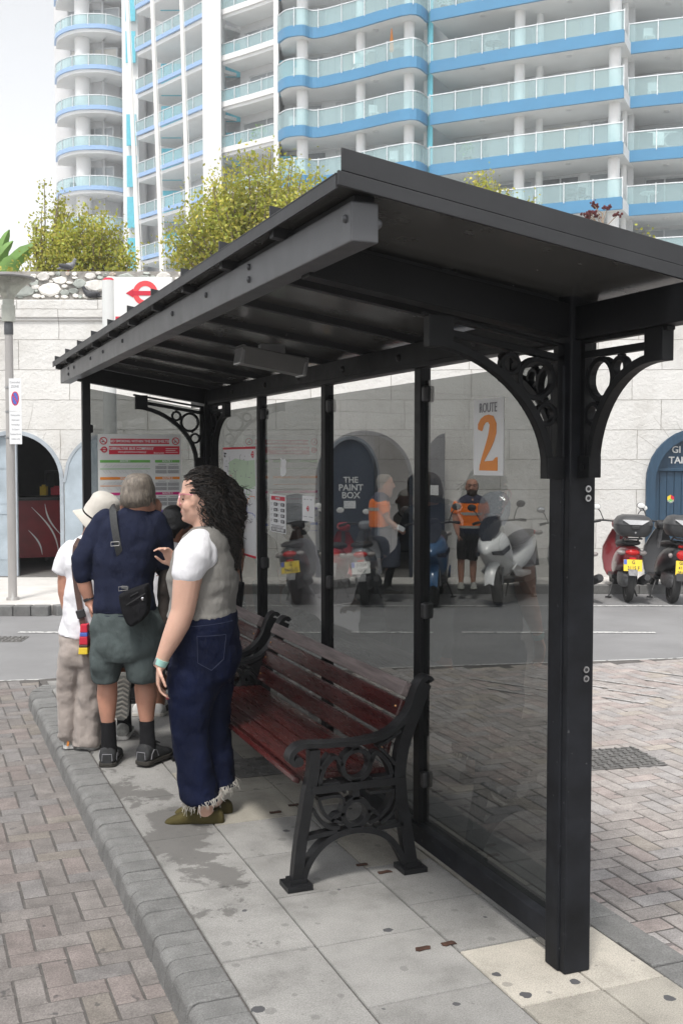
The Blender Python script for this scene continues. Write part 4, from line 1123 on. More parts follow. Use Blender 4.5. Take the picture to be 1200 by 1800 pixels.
def pot_plant(u, v, k, label, sc=1.0):
    o = on_balcony('potted_plant', label, 'potted plant', u, v, k, 'plants on the tower balconies'); r_ = random.Random(int(u * 100) + k)
    q = MB(); q.lathe([(.16, 0), (.22, .4), (.19, .38)], n=12); q.build('pot', M['rust'], o, smooth=True)
    q = MB()
    for i in range(160):
        d = Vector((r_.gauss(0, 1), r_.gauss(0, 1), r_.gauss(.5, .9))).normalized(); p_ = Vector((0, 0, .75 * sc)) + Vector((d.x * .4, d.y * .4, d.z * .5)) * sc * r_.random() ** .5; s_ = d.cross(Vector((r_.gauss(0, 1), r_.gauss(0, 1), 1))).normalized()
        q.add([p_, p_ + d * .07 + s_ * .03, p_ + d * .16, p_ + d * .07 - s_ * .03], [(0, 1, 2, 3)])
    q.build('leaves', M['leaf2'], o, fixn=False)
def parasol(u, v, k, label, m_):
    o = on_balcony('folded_parasol', label, 'parasol', u, v, k, 'balcony furniture on the tower')
    q = MB(); q.tube([(0, 0, 0), (0, 0, 2.2)], .025, 8); q.build('pole', M['handrail'], o)
    q = MB(); q.lathe([(.05, .8), (.14, .9), (.10, 1.5), (.03, 2.15)], n=10); q.build('canopy', m_, o, smooth=True)
def bal_table(u, v, k, label, m_):
    o = on_balcony('balcony_table', label, 'table', u, v, k, 'balcony furniture on the tower')
    q = MB(); q.lathe([(.5, .72), (.5, .75)], n=20); q.build('table_top', m_, o)
    q = MB(); q.tube([(0, 0, .02), (0, 0, .71)], .05, 8); q.tube([(0, 0, 0), (0, 0, .03)], .25, 12); q.build('pedestal', m_, o)
pot_plant(10.4, 61.9, 1, 'leafy potted plant by the middle column on the top long balcony', 1.2)
pot_plant(5.9, 63.6, 1, 'potted plant at the left end of the top long balcony')
pot_plant(-5.2, 69.6, -1, 'potted plant on the lowest visible white fronted balcony', 1.1)
pot_plant(7.2, 63.1, -2, 'potted plant on the long balcony just above the roof bush')
parasol(-2.4, 66.5, 1, 'folded pale parasol on the uppermost rounded balcony', M['twhite'])
parasol(2.9, 63.9, 0, 'folded orange parasol on the middle curved balcony', M['orange'])
bal_table(-2.9, 66.4, -2, 'round white table on the lowest rounded balcony', M['white'])
bal_table(8.6, 62.4, 0, 'round dark table on the second long balcony', M['bplastic'])
bal_table(13.0, 60.8, -3, 'round dark table between chairs above the shelter roof', M['bplastic'])
bal_table(17.0, 60.7, -3, 'round white table on the lowest right hand balcony', M['white'])
bal_chair(7.6, 62.6, 0, 'dark chair beside the round table on the second long balcony', M['bplastic'])
bal_chair(-18.2, 82.0, 0, 'dark chair on the round corner balcony second from the top', M['bplastic'])
bal_chair(-17.4, 82.2, -2, 'white chair on the round corner balcony above the scrub', M['white'])
bal_chair(17.2, 60.8, -1, 'white chair on the right hand balcony of the middle storey', M['white'])
bal_chair(3.0, 63.7, -2, 'white chair by the corner of the curved balcony above the roof', M['white'])

# ---- flagpoles
for (px0, py0, px1, py1, v) in ((229, 0, 254, 480, 30), (272, 0, 293, 480, 30.6), (322, -20, 341, 400, 31.2)):
    f = v / 1900.0
    ub = (px1 - 600) * f; zb = 4.2; zt = 1.7 + (805 - py0) * f + 1.0; ut = (px0 - 600) * f
    lab = {229: 'leftmost white flagpole leaning in front of the tower', 272: 'middle white flagpole of three in front of the tower', 322: 'rightmost white flagpole, nearest the large bush'}[px0]
    o = thing('flagpole', lab, 'flagpole', Wp(ub, v, zb), -TH, 'white flagpoles on the rampart')
    q = MB(); q.tube([(0, 0, 0), ((ut - ub) * .5, 0, (zt - zb) * .5), (ut - ub, 0, zt - zb)], [.075, .06, .045], 12); q.build('pole', M['white'], o, smooth=True)
    q = MB(); q.ball((ut - ub, 0, zt - zb + .05), .07, 10, 6); q.build('finial', M['white'], o, smooth=True)
    q = MB(); q.tube([(.1, 0, .3), ((ut - ub) * .5 + .09, 0, (zt - zb) * .5), (ut - ub + .05, 0, zt - zb - .05)], .008, 5); q.build('halyard', M['white'], o)

# ================================================================ plants on the rampart
def leaf_mat(name, col, var):
    m = mat(name, col, 0.55, var=.25, scale=3, tint=True)
    b = m.node_tree.nodes['Principled BSDF']; b.inputs['Subsurface Weight'].default_value = 0
    nt = m.node_tree; tl_ = nt.nodes.new('ShaderNodeBsdfTranslucent'); tl_.inputs[0].default_value = (col[0] * 1.5, col[1] * 1.5, col[2] * .8, 1)
    mx = nt.nodes.new('ShaderNodeMixShader'); mx.inputs[0].default_value = .35
    out = [n for n in nt.nodes if n.type == 'OUTPUT_MATERIAL'][0]
    nt.links.new(b.outputs[0], mx.inputs[1]); nt.links.new(tl_.outputs[0], mx.inputs[2]); nt.links.new(mx.outputs[0], out.inputs[0])
    return m
M['leaf'] = leaf_mat('yellow green leaves', (0.37, 0.38, 0.095), .3)
M['bark'] = mat('grey brown bark', (0.20, 0.16, 0.12), .9, var=.3, bump=.5)
def bush(label, u, v, w, h, n_branch, n_leaf, seed, z0=4.2, leaf=.05, lean=0.0, lm='leaf', open_=1.0):
    r_ = random.Random(seed)
    o = thing('bush', label, 'bush', Wp(u, v, z0), -TH, 'bushes on the rampart')
    br = MB(); lv = MB(); tips = []
    for i in range(n_branch):
        a = r_.uniform(0, 2 * PI); rad = math.sqrt(r_.random()) * w * .5
        prof = math.sqrt(max(.05, 1 - (rad / (w * .5)) ** 2 * .85))
        tip = Vector((math.cos(a) * rad + lean * h, math.sin(a) * rad * .7, h * prof * r_.uniform(.72, 1.06)))
        b0 = Vector((math.cos(a) * rad * .25, math.sin(a) * rad * .2, 0))
        mid = b0.lerp(tip, .5) + Vector((math.cos(a), math.sin(a), 0)) * .06 * w
        pts = []
        for j in range(7):
            t = j / 6; p_ = b0 * (1 - t) ** 2 + mid * 2 * t * (1 - t) + tip * t * t
            pts.append(p_ + Vector((mnoise.noise(p_ * 3 + Vector((i, 0, 0))), mnoise.noise(p_ * 3 + Vector((0, i, 5))), 0)) * .05)
        br.tube(pts, [.022 * (1 - j / 8) * (h / 2) for j in range(7)], 5)
        tips.append(pts)
    per = n_leaf // n_branch
    for pts in tips:
        bf = r_.uniform(.62, 1.25)
        for q_ in range(per):
            t = (r_.random() ** .62) * 5.99; j = int(t); p_ = pts[j].lerp(pts[j + 1], t - j)
            if t < 1.2 and r_.random() < .6: continue
            sp = .09 * w ** .5 * (0.5 + .5 * (t / 6)) * open_
            p_ = p_ + Vector((r_.gauss(0, sp), r_.gauss(0, sp), r_.gauss(0, sp * .9)))
            if p_.z < -.05: p_.z = -.05
            d = Vector((r_.gauss(0, 1), r_.gauss(0, 1), r_.gauss(.7, .8))).normalized(); s_ = d.cross(Vector((r_.gauss(0, 1), r_.gauss(0, 1), r_.gauss(0, 1)))).normalized()
            L = leaf * r_.uniform(.5, 1.55); W_ = L * .30
            f = r_.uniform(.6, 1.45) * bf; y_ = r_.uniform(.8, 1.25)
            lv.add([p_, p_ + d * L * .5 + s_ * W_, p_ + d * L, p_ + d * L * .5 - s_ * W_], [(0, 1, 2, 3)], 0, (f * y_, f, f * .8))
    br.build('branches', M['bark'], o)
    lv.build('crown', M[lm], o, fixn=False)
bush('large rounded yellow green bush on the wall behind the shelter roof', -1.35, 17.6, 2.75, 2.40, 110, 34000, 1, leaf=.058)
bush('tall thin shoots at the right edge of the large bush', -.32, 18.2, .8, 2.75, 20, 2200, 2, leaf=.07, open_=.7)
bush('dense low bush on the wall beside the leftmost flagpole', -3.95, 17.2, 1.45, 1.42, 46, 11000, 3, leaf=.052)
bush('loose feathery shrub at the left end of the wall top', -4.70, 17.5, .85, 1.92, 28, 5000, 4, leaf=.05, open_=.8, lean=.05)
bush('short scrub between the lamp post and the loose shrub', -4.95, 16.8, .7, .5, 12, 900, 5, leaf=.05)
bush('yellow green bush peeping above the middle of the roof', 2.45, 18.5, 1.3, 2.0, 32, 5500, 6, z0=4.5, leaf=.055, open_=.9)
bush('sparse bush right of the red flowering stalk', 5.0, 18.2, 1.0, 1.45, 18, 1500, 7, z0=4.1, leaf=.06, open_=.9)
bush('small sparse tuft rising above the shelter roof edge', 3.05, 18.0, .55, 1.85, 12, 1100, 8, z0=4.3, leaf=.06)
# banana-like plant at the left edge
o = thing('banana_plant', 'broad leaved banana plant at the left edge above the wall', 'plant', Wp(-5.75, 17.8, 4.2), -TH)
for i, (ax, L, bend) in enumerate(((.25, 1.25, .5), (-.25, 1.1, .6), (.55, .9, .7), (-.1, 1.3, .3))):
    pts = []; q = MB()
    for j in range(15):
        t = j / 14; pts.append(Vector((math.sin(ax + bend * t) * L * t, .1 * i, math.cos((ax + bend * t) * .8) * L * t)))
    rings = []
    for j, p_ in enumerate(pts):
        t = j / 14; w = .15 * math.sin(PI * min(1, t * .95 + .05)) ** .7 * (.9 + .1 * ((j % 3) - 1)) + .006
        d_ = (pts[min(j + 1, 14)] - pts[max(j - 1, 0)]).normalized(); sd = Vector((d_.z, .3, -d_.x)).normalized()
        rings.append([p_ - sd * w + Vector((0, .02, 0)), p_ + Vector((0, -.02, -.02)), p_ + sd * w + Vector((0, .02, 0)), p_ + Vector((0, .0, -.028))])
    q.loft(rings, True); q.build('leaf', M['leaf2'], o, smooth=True)
q = MB(); q.tube([(0, 0, 0), (.02, .1, .35)], [.06, .035], 8); q.build('stem', M['leaf2'], o)
# red flowering stalk
o = thing('flower_stalk', 'branched stalk of dark red flower heads above the right half of the roof', 'plant', Wp(4.28, 18.0, 4.98), -TH)
M['flower'] = mat('dark red flowers', (0.10, 0.012, 0.015), .8, var=.4, scale=20, bump=.5)
M['stalk'] = mat('pale stalk', (0.35, 0.27, 0.20), .8)
q = MB(); q.tube([(0, 0, 0), (.02, 0, .55), (0, 0, .75)], .012, 6)
rr2 = random.Random(8); heads = []
for i in range(9):
    a = rr2.uniform(-1.0, 1.0); L = rr2.uniform(.2, .36); z0 = rr2.uniform(.45, .74); e = Vector((math.sin(a) * L, rr2.uniform(-.12, .12), z0 + math.cos(a) * L * .9))
    q.tube([(0, 0, z0), e * .5 + Vector((0, 0, z0 * .5 - .02)), e], .007, 5); heads.append(e)
q.build('stalk', M['stalk'], o)
for e in heads:
    h = MB()
    for j in range(14): h.ball(e + Vector((rr2.gauss(0, .035), rr2.gauss(0, .035), rr2.gauss(.01, .015))), rr2.uniform(.012, .024), 6, 4)
    h.build('flower_head', M['flower'], o)
# ================================================================ people
M['skin'] = mat('light skin', (0.62, 0.38, 0.29), 0.5, var=.07, scale=9, bump=.04, bscale=120, sss=.12)
M['skin_pink'] = mat('sunned skin', (0.50, 0.255, 0.18), 0.5, var=.12, scale=9, bump=.06, bscale=120, sss=.1)
M['skin_brown'] = mat('brown skin', (0.27, 0.12, 0.07), 0.5, var=.1, scale=9, sss=.08)
def cloth(name, col, var=.08, bump=.5, bscale=14, rough=.85, stretch=(1, 1, .45), **k):
    m = mat(name, col, rough, var=var, scale=7, stretch=stretch, bump=bump, bscale=bscale, spec=.15, sheen=(.12 if max(col) > .15 else 0), **k)
    nt = m.node_tree; b = nt.nodes['Principled BSDF']
    bp = b.inputs['Normal'].links[0].from_node; bp.inputs['Distance'].default_value = .03
    fine = _noise(nt, 350, 2, .5, _coord(nt)); bp2 = nt.nodes.new('ShaderNodeBump'); bp2.inputs['Strength'].default_value = .12; bp2.inputs['Distance'].default_value = .002
    nt.links.new(fine.outputs[0], bp2.inputs['Height']); nt.links.new(bp.outputs[0], bp2.inputs['Normal']); nt.links.new(bp2.outputs[0], b.inputs['Normal'])
    return m
M['denim'] = cloth('dark blue denim', (0.0045, 0.0075, 0.026), .35)
M['linen_grey'] = cloth('grey linen', (0.215, 0.208, 0.195), .06)
M['tee'] = cloth('white cotton', (0.80, 0.80, 0.84), .03, bump=.4)
M['navy_knit'] = cloth('navy knit', (0.014, 0.018, 0.040), .18)
M['shorts_grey'] = cloth('grey green cotton', (0.078, 0.097, 0.098), .15)
M['khaki'] = cloth('pale taupe cotton', (0.36, 0.315, 0.29), .08)
M['black_cloth'] = cloth('black cloth', (0.014, 0.014, 0.016), .3)
M['brown_jacket'] = cloth('dark brown grey cloth', (0.045, 0.038, 0.034), .3)
M['hi_vis'] = cloth('orange safety cloth', (0.95, 0.21, 0.025), .05)
M['slate_cloth'] = cloth('slate cloth', (0.055, 0.055, 0.085), .1)
M['reflective'] = mat('reflective tape', (0.42, 0.42, 0.40), .35, metal=.3)
M['grey_denim'] = cloth('grey denim', (0.085, 0.095, 0.125), .15)
M['hat'] = cloth('off white cotton hat', (0.60, 0.57, 0.52), .05, bump=.35)
M['suede'] = cloth('olive suede', (0.070, 0.058, 0.022), .25, bump=.15)
M['sole'] = mat('dark sole', (0.03, 0.027, 0.022), .7)
M['shoe_black'] = mat('black trainer', (0.022, 0.023, 0.025), .7, var=.4, scale=30, bump=.3, bscale=60)
M['shoe_grey'] = mat('grey trainer', (0.33, 0.33, 0.31), .7, var=.3, scale=30, bump=.3, bscale=60)
M['shoe_white'] = mat('white trainer', (0.66, 0.65, 0.63), .7, var=.12, scale=30, bump=.2, bscale=60)
M['hair_dark'] = mat('dark curly hair', (0.009, 0.007, 0.006), .6, var=.4, scale=40, bump=.6, bscale=90)
M['hair_hi'] = mat('brown curl', (0.030, 0.022, 0.017), .4, var=.4, scale=40)
M['hair_grey'] = mat('grey hair', (0.185, 0.158, 0.132), .55, var=.5, scale=26, stretch=(2.5, 2.5, .6), bump=.6, bscale=60)
M['hair_black'] = mat('black hair', (0.008, 0.008, 0.009), .4, var=.4, scale=40, bump=.5, bscale=80)
M['beard'] = mat('dark beard', (0.04, 0.025, 0.018), .8, var=.4, scale=60, bump=.5)
M['pinkframe'] = mat('pink spectacle frame', (0.75, 0.25, 0.38), .25)
M['lens'] = glass_mat('spectacle lens', (.95, .95, .96))
M['mint'] = mat('mint strap', (0.36, 0.62, 0.56), .5)
M['nail'] = mat('dark red nail', (0.25, 0.02, 0.04), .2)
M['webbing'] = mat('grey webbing', (0.062, 0.065, 0.068), .75, var=.15, scale=60, bump=.3, bscale=200)
M['bag_black'] = cloth('black bag nylon', (0.012, 0.012, 0.014), .3, bump=.5, bscale=18)
M['leather'] = mat('brown leather', (0.085, 0.045, 0.035), .55, var=.2)
M['lip'] = mat('lip', (0.48, 0.17, 0.16), .45)
M['eye'] = mat('eye', (0.03, 0.02, 0.015), .15)

def organic(mb, name, m, parent, voxel=.008, it=6, fac=.5, folds=0.0, seed=0, crease=.17):
    o = mb.build(name, m, parent, smooth=True, angle=0, fixn=True)
    r_ = o.modifiers.new('remesh', 'REMESH'); r_.mode = 'VOXEL'; r_.voxel_size = voxel; r_.use_smooth_shade = True
    s_ = o.modifiers.new('smooth', 'SMOOTH'); s_.factor = fac; s_.iterations = it
    if folds:
        tx = bpy.data.textures.new('folds', 'CLOUDS'); tx.noise_scale = .11; tx.noise_depth = 2
        d = o.modifiers.new('folds', 'DISPLACE'); d.texture = tx; d.strength = folds; d.mid_level = .5; d.texture_coords = 'LOCAL'
        if crease:
            t2 = bpy.data.textures.new('creases', 'MUSGRAVE'); t2.musgrave_type = 'RIDGED_MULTIFRACTAL'; t2.noise_scale = crease; t2.octaves = 1.6; t2.lacunarity = 2.2; t2.noise_intensity = .8
            d2 = o.modifiers.new('creases', 'DISPLACE'); d2.texture = t2; d2.strength = -folds * .55; d2.mid_level = .55; d2.texture_coords = 'LOCAL'
            s2 = o.modifiers.new('soften', 'SMOOTH'); s2.factor = .5; s2.iterations = 2
    return o

class Fig:
    """a figure drawn in its own frame: x along the street, y away, z up; built from proportions measured in picture units"""
    def __init__(s, label, px0, py0, scale, z0=0.0, v=None, group=None, name='person', cat='person'):
        s.px0, s.py0, s.s = px0, py0, scale
        v = v or 1900.0 / scale
        s.root = thing(name, label, cat, Wp((px0 - 600) / 1900.0 * v, v, z0), -TH, group)
    def P(s, x, y, d=0.0): return Vector(((x - s.px0) / s.s, d / s.s, (s.py0 - y) / s.s))
    def limb(s, mb, pts, n=14, caps=True):
        """pts: (x, y, depth, radius) in picture units"""
        P3 = [s.P(*p[:3]) for p in pts]; R3 = [(p[3] / s.s if not isinstance(p[3], tuple) else (p[3][0] / s.s, p[3][1] / s.s)) for p in pts]
        # rounded ends
        out, rad = [], []
        def rr_(r, k): return (r[0] * k, r[1] * k) if isinstance(r, tuple) else r * k
        def mx_(r): return max(r) if isinstance(r, tuple) else r
        d0 = (P3[0] - P3[1]).normalized(); d1 = (P3[-1] - P3[-2]).normalized()
        if caps:
            for k in (80, 55, 28): a = R(k); out.append(P3[0] + d0 * mx_(R3[0]) * math.sin(a)); rad.append(rr_(R3[0], math.cos(a)))
        out += P3; rad += R3
        if caps:
            for k in (28, 55, 80): a = R(k); out.append(P3[-1] + d1 * mx_(R3[-1]) * math.sin(a)); rad.append(rr_(R3[-1], math.cos(a)))
        mb.tube(out, rad, n, up=(0, 1, 0)); return mb
    def rows(s, mb, rows, n=28, ex=2.2, fold=0.0, seed=0, ff=.09):
        """rows: (x_left, x_right, y, half depth, depth offset) from top to bottom"""
        rings = []
        for r_ in rows:
            xl, xr, y, hd = r_[:4]; dd = r_[4] if len(r_) > 4 else 0; tilt = r_[5] if len(r_) > 5 else 0
            c = (xl + xr) / 2; w = (xr - xl) / 2; ring = []
            for j in range(n):
                a = 2 * PI * j / n; ca, sa = math.cos(a), math.sin(a)
                x = c + w * math.copysign(abs(ca) ** (2 / ex), ca); d = dd + hd * math.copysign(abs(sa) ** (2 / ex), sa)
                if fold:
                    k = mnoise.noise(Vector((x * .02 + seed, d * .03, y * ff))) + .5 * mnoise.noise(Vector((x * .05, d * .06 + seed, y * ff * 2.1)))
                    x += (x - c) / max(w, 1) * k * fold; d += (d - dd) / max(hd, 1) * k * fold
                ring.append(s.P(x, y - tilt * (x - c), d))
            rings.append(ring)
        mb.loft(list(reversed(rings)), True); return mb
    def ball(s, mb, x, y, d, r, rot=None, nu=12, nv=8):
        r = r if isinstance(r, tuple) else (r, r, r)
        mb.ball(s.P(x, y, d), tuple(k / s.s for k in r), nu, nv, rot); return mb

def dense_rows(rows, k=4):
    """smooth interpolation between measured rows"""
    rows = [tuple(r) + (0,) * (6 - len(r)) for r in rows]; out = []
    n = len(rows)
    for i in range(n - 1):
        p0, p1, p2, p3 = rows[max(i - 1, 0)], rows[i], rows[i + 1], rows[min(i + 2, n - 1)]
        for j in range(k):
            t = j / k
            out.append(tuple(.5 * ((2 * p1[c]) + (-p0[c] + p2[c]) * t + (2 * p0[c] - 5 * p1[c] + 4 * p2[c] - p3[c]) * t * t + (-p0[c] + 3 * p1[c] - 3 * p2[c] + p3[c]) * t ** 3) for c in range(6)))
    out.append(rows[-1]); return out

def hand(mb, wrist, fdir, palm_n, L, thumb_side=1, curl=.5, spread=.12):
    """palm, four jointed fingers and a thumb; L = hand length in metres"""
    f = Vector(fdir).normalized(); n = Vector(palm_n); n = (n - f * n.dot(f)).normalized(); s = f.cross(n).normalized() * thumb_side
    w = Vector(wrist); pl = L * .52; pw = L * .215
    rings = []
    for t, kw, kt in ((-.12, .62, .30), (.1, .72, .33), (.35, .92, .34), (.7, 1.0, .30), (1.0, .95, .24)):
        c = w + f * pl * t
        rings.append([c + s * (pw * kw * math.cos(2 * PI * j / 12)) + n * (L * .5 * kt * .5 * math.sin(2 * PI * j / 12)) for j in range(12)])
    mb.loft(rings, True)
    tips = []
    for i, (o_, ln) in enumerate(((.72, .43), (.26, .48), (-.22, .45), (-.68, .35))):
        b = w + f * pl * .93 + s * pw * o_; d = (f + s * o_ * spread).normalized(); ax = s; pts = [b]; ang = 0
        for seg, kk in ((.42, curl), (.32, curl * 1.3), (.26, curl * .8)):
            ang += kk; dd = d * math.cos(ang) + n * math.sin(ang); pts.append(pts[-1] + dd * ln * L * seg)
        r_ = L * .043
        mb.tube([b - d * L * .08] + pts + [pts[-1] + (pts[-1] - pts[-2]).normalized() * r_ * .7], [r_ * 1.1, r_ * 1.08, r_, r_ * .92, r_ * .8, r_ * .35], 8); tips.append(pts[-1])
    b = w + f * pl * .22 + s * pw * .7
    d1 = (f * .62 + s * .62 + n * .35).normalized(); d2 = (f * .86 + s * .18 + n * .42).normalized()
    p1 = b + d1 * L * .20; p2 = p1 + d2 * L * .17; p3 = p2 + d2 * L * .12
    mb.tube([b - d1 * L * .06, b, p1, p2, p3, p3 + d2 * L * .03], [L * .062, L * .064, L * .054, L * .05, L * .042, L * .018], 8)
    return tips

def head_rows_back(cx, top, s):       # generic head seen from behind / front, unit: s = head height
    return [(cx - .14 * s, cx + .14 * s, top + .01 * s, .16 * s), (cx - .27 * s, cx + .27 * s, top + .08 * s, .30 * s), (cx - .33 * s, cx + .33 * s, top + .22 * s, .40 * s),
            (cx - .345 * s, cx + .345 * s, top + .38 * s, .42 * s), (cx - .335 * s, cx + .335 * s, top + .52 * s, .41 * s), (cx - .31 * s, cx + .31 * s, top + .66 * s, .38 * s, -.0),
            (cx - .265 * s, cx + .265 * s, top + .80 * s, .33 * s), (cx - .20 * s, cx + .20 * s, top + .92 * s, .27 * s), (cx - .12 * s, cx + .12 * s, top + .99 * s, .18 * s)]

# ------------------------------------------------------------ the woman in jeans
W = Fig('woman with long dark curly ponytail in grey waistcoat and frayed blue jeans beside the bench', 350, 1445, 376.5)
b = MB()
W.rows(b, dense_rows([(348, 374, 829, 12), (333, 388, 835, 22), (323, 394, 845, 28), (320, 396, 858, 30), (319, 395, 868, 30), (321, 393, 876, 29), (321, 390, 886, 28), (321, 384, 896, 26), (321, 377, 903, 24), (323, 368, 910, 20), (326, 360, 917, 15), (332, 352, 921, 10)], 3), ex=2.1)
W.limb(b, [(319, 868, 0, 3.5), (316, 880, 0, 4.5), (314.5, 886, 0, 5.2), (319, 889, 0, 4.5)], 10)      # nose
for sd in (-4.5, 4.5): W.ball(b, 318.5, 888, sd, 3.6)
W.ball(b, 321, 897.5, 0, (3.4, 9, 2.6)); W.ball(b, 321.5, 902.5, 0, (3.4, 8, 2.8)); W.ball(b, 326, 912, 0, (7, 9, 6))     # lips, chin
W.ball(b, 326, 866, -13, (5, 9, 3.2)); W.ball(b, 326, 866, 13, (5, 9, 3.2))        # brows
W.ball(b, 333, 889, -19, (11, 6, 10)); W.ball(b, 333, 889, 19, (11, 6, 10))          # cheeks
for sd in (-29, 29):
    W.ball(b, 345, 876, sd, (6, 3.2, 9.5)); W.ball(b, 343.5, 885, sd, (4, 3, 4.5))
W.limb(b, [(356, 898, 0, (24, 22)), (359, 915, 0, (22, 21)), (364, 932, 0, (24, 25)), (362, 950, 0, (32, 40))], 16)
W.rows(b, dense_rows([(345, 385, 934, 38), (325, 398, 948, 58), (308, 405, 980, 58), (302, 408, 1010, 54), (304, 405, 1045, 50), (304, 406, 1080, 52), (308, 405, 1115, 52), (312, 400, 1150, 48), (325, 390, 1170, 36)], 3))
# left arm, near the viewer
W.limb(b, [(350, 958, -52, 27), (343, 985, -62, 26), (338, 1010, -66, 25), (334, 1040, -68, 22.5), (330, 1066, -69, 20.5), (322, 1088, -70, 20), (312, 1110, -72, 17.5), (301, 1133, -73, 13.5), (293, 1152, -74, (9, 11)), (290, 1162, -74, (8, 11))], 16, False)
wtips = hand(b, W.P(291, 1158, -74), (-.08, -.02, -1), (.98, .15, -.05), .172, 1, .36)
# right arm, bent with the hand raised
W.limb(b, [(345, 958, 50, 26), (333, 1000, 58, 24), (322, 1042, 56, 20), (314, 1030, 42, 18), (308, 1008, 24, 13), (304, 996, 14, 9)], 14, False)
hand(b, W.P(304, 998, 12), (-.35, -.25, .9), (-.5, -.8, 0), .165, -1, .5)
# legs and feet
for dd, xo in ((-26, 0), (26, 10)):
    W.limb(b, [(352 + xo, 1170, dd, 26), (340 + xo*2, 1230, dd, 24), (336 + xo*2.2, 1280, dd, 20), (346 + xo*1.5, 1340, dd, 19), (356 + xo, 1390, dd, 15), (362 + xo, 1418, dd, 13.5), (360 + xo, 1432, dd, 13)], 14, False)
    W.limb(b, [(372 + xo, 1434, dd, 10), (352 + xo, 1430, dd, 11), (332 + xo, 1438, dd, 9), (310 + xo, 1442, dd, 6)], 10)
wb = organic(b, 'body', M['skin'], W.root, .0062, 4)
q = MB(); W.ball(q, 320.5, 899.5, 0, (3.2, 8, 2.2)); q.build('lips', M['lip'], wb, smooth=True)
for sd in (-13, 13):
    q = MB(); W.ball(q, 323.8, 877, sd, (1.9, 2.6, 1.9)); q.build('eye', M['eye'], wb, smooth=True)
q = MB()
for tp_ in wtips[:4]: q.ball(tp_ + Vector((-.004, 0, -.006)), .0042, 8, 5)
q.build('finger_nail', M['nail'], wb, smooth=True)
q = MB()                                       # waistcoat
W.rows(q, dense_rows([(345, 384, 921, 24, 4), (335, 394, 931, 42, 2), (322, 402, 944, 55), (308, 409, 968, 60), (300, 414, 990, 62), (294, 418, 1010, 63), (294, 418, 1032, 61), (297, 414, 1052, 59), (296, 413, 1070, 60), (293, 414, 1084, 62), (299, 412, 1082, 60)], 4), ex=2.25, fold=3.0, seed=3, ff=.05)
organic(q, 'waistcoat', M['linen_grey'], W.root, .0075, 3, folds=.014)
q = MB()                                       # T-shirt sleeves and armhole
W.limb(q, [(355, 951, -40, 25), (352, 960, -50, 31), (347, 975, -60, (31, 35)), (341, 990, -66, (28, 30)), (338, 998, -67, (27, 28))], 20)
W.ball(q, 366, 972, -52, (24, 15, 28))
organic(q, 'shirt_sleeve', M['tee'], W.root, .007, 4, folds=.008)
q = MB(); W.limb(q, [(350, 950, 38, 24), (345, 965, 48, 31), (338, 985, 58, 29), (334, 998, 59, 27)], 18); organic(q, 'shirt_sleeve', M['tee'], W.root, .008, 4)
q = MB()                                       # jeans
W.rows(q, dense_rows([(299, 413, 1074, 59), (297, 416, 1085, 62), (296, 420, 1110, 65), (297, 421, 1135, 66), (298, 418, 1160, 64), (299, 413, 1185, 60), (303, 405, 1200, 52)], 4), ex=2.3, fold=2, seed=8, ff=.04)
W.rows(q, dense_rows([(299, 402, 1165, 33, -29), (297, 388, 1200, 35, -29), (298, 376, 1235, 33, -28), (300, 366, 1270, 31, -27), (303, 364, 1295, 31, -27), (308, 369, 1325, 33, -27), (314, 378, 1360, 36, -27), (320, 385, 1390, 39, -27), (322, 388, 1404, 40, -27, -.10)], 4), ex=2.4, fold=4.0, seed=5, ff=.03)
W.rows(q, dense_rows([(318, 414, 1165, 32, 29), (330, 409, 1200, 34, 29), (336, 401, 1240, 32, 28), (343, 397, 1280, 30, 27), (345, 398, 1310, 32, 27), (350, 402, 1345, 35, 27), (356, 408, 1382, 38, 27), (358, 410, 1394, 38, 27, -.10)], 4), ex=2.4, fold=4.0, seed=9, ff=.03)
wj = organic(q, 'jeans', M['denim'], W.root, .0075, 3, folds=.024)
M['stitch'] = mat('denim stitching', (0.026, 0.034, 0.07), .8)
q = MB()
for pl in ([(354, 1109), (402, 1108)], [(354, 1109), (355, 1155), (378, 1168), (398, 1150), (402, 1108)], [(300, 1090), (350, 1092), (412, 1086)]):
    pts = []
    for (a_, b_) in zip(pl[:-1], pl[1:]):
        for t in range(6): pts.append((a_[0] + (b_[0] - a_[0]) * t / 5, a_[1] + (b_[1] - a_[1]) * t / 5))
    def dep(x): 
        k = max(0.0, 1 - abs((x - 358.5) / 62.0) ** 2.3); return -(65 * k ** (1 / 2.3)) - 3.4
    q.tube([W.P(x, y, dep(x)) for x, y in pts], .0011, 5)
q.build('stitching', M['stitch'], wj)
q = MB(); r_ = random.Random(4)                # frayed hem
for (xl, xr, y0, y1, dd, hd) in ((322, 388, 1411, 1398, -27, 40), (358, 410, 1399, 1389, 27, 38)):
    for i in range(190):
        a = r_.uniform(0, 2 * PI); c_ = (xl + xr) / 2; w_ = (xr - xl) / 2
        x = c_ + w_ * math.cos(a) * .985; d = dd + hd * math.sin(a) * .985; y = y0 + (y1 - y0) * (x - xl) / (xr - xl) - 5
        L = r_.uniform(5, 15) if r_.random() < .85 else r_.uniform(15, 24); dx, dy = r_.gauss(0, 4), r_.gauss(0, 3)
        q.tube([W.P(x, y, d), W.P(x + dx * .4 + r_.gauss(0, 1.5), y + L * .55, d + dy * .4), W.P(x + dx, y + L, d + dy)], [.0011, .0010, .0006], 4)
q.build('frayed_hem', M['hat'], wj)
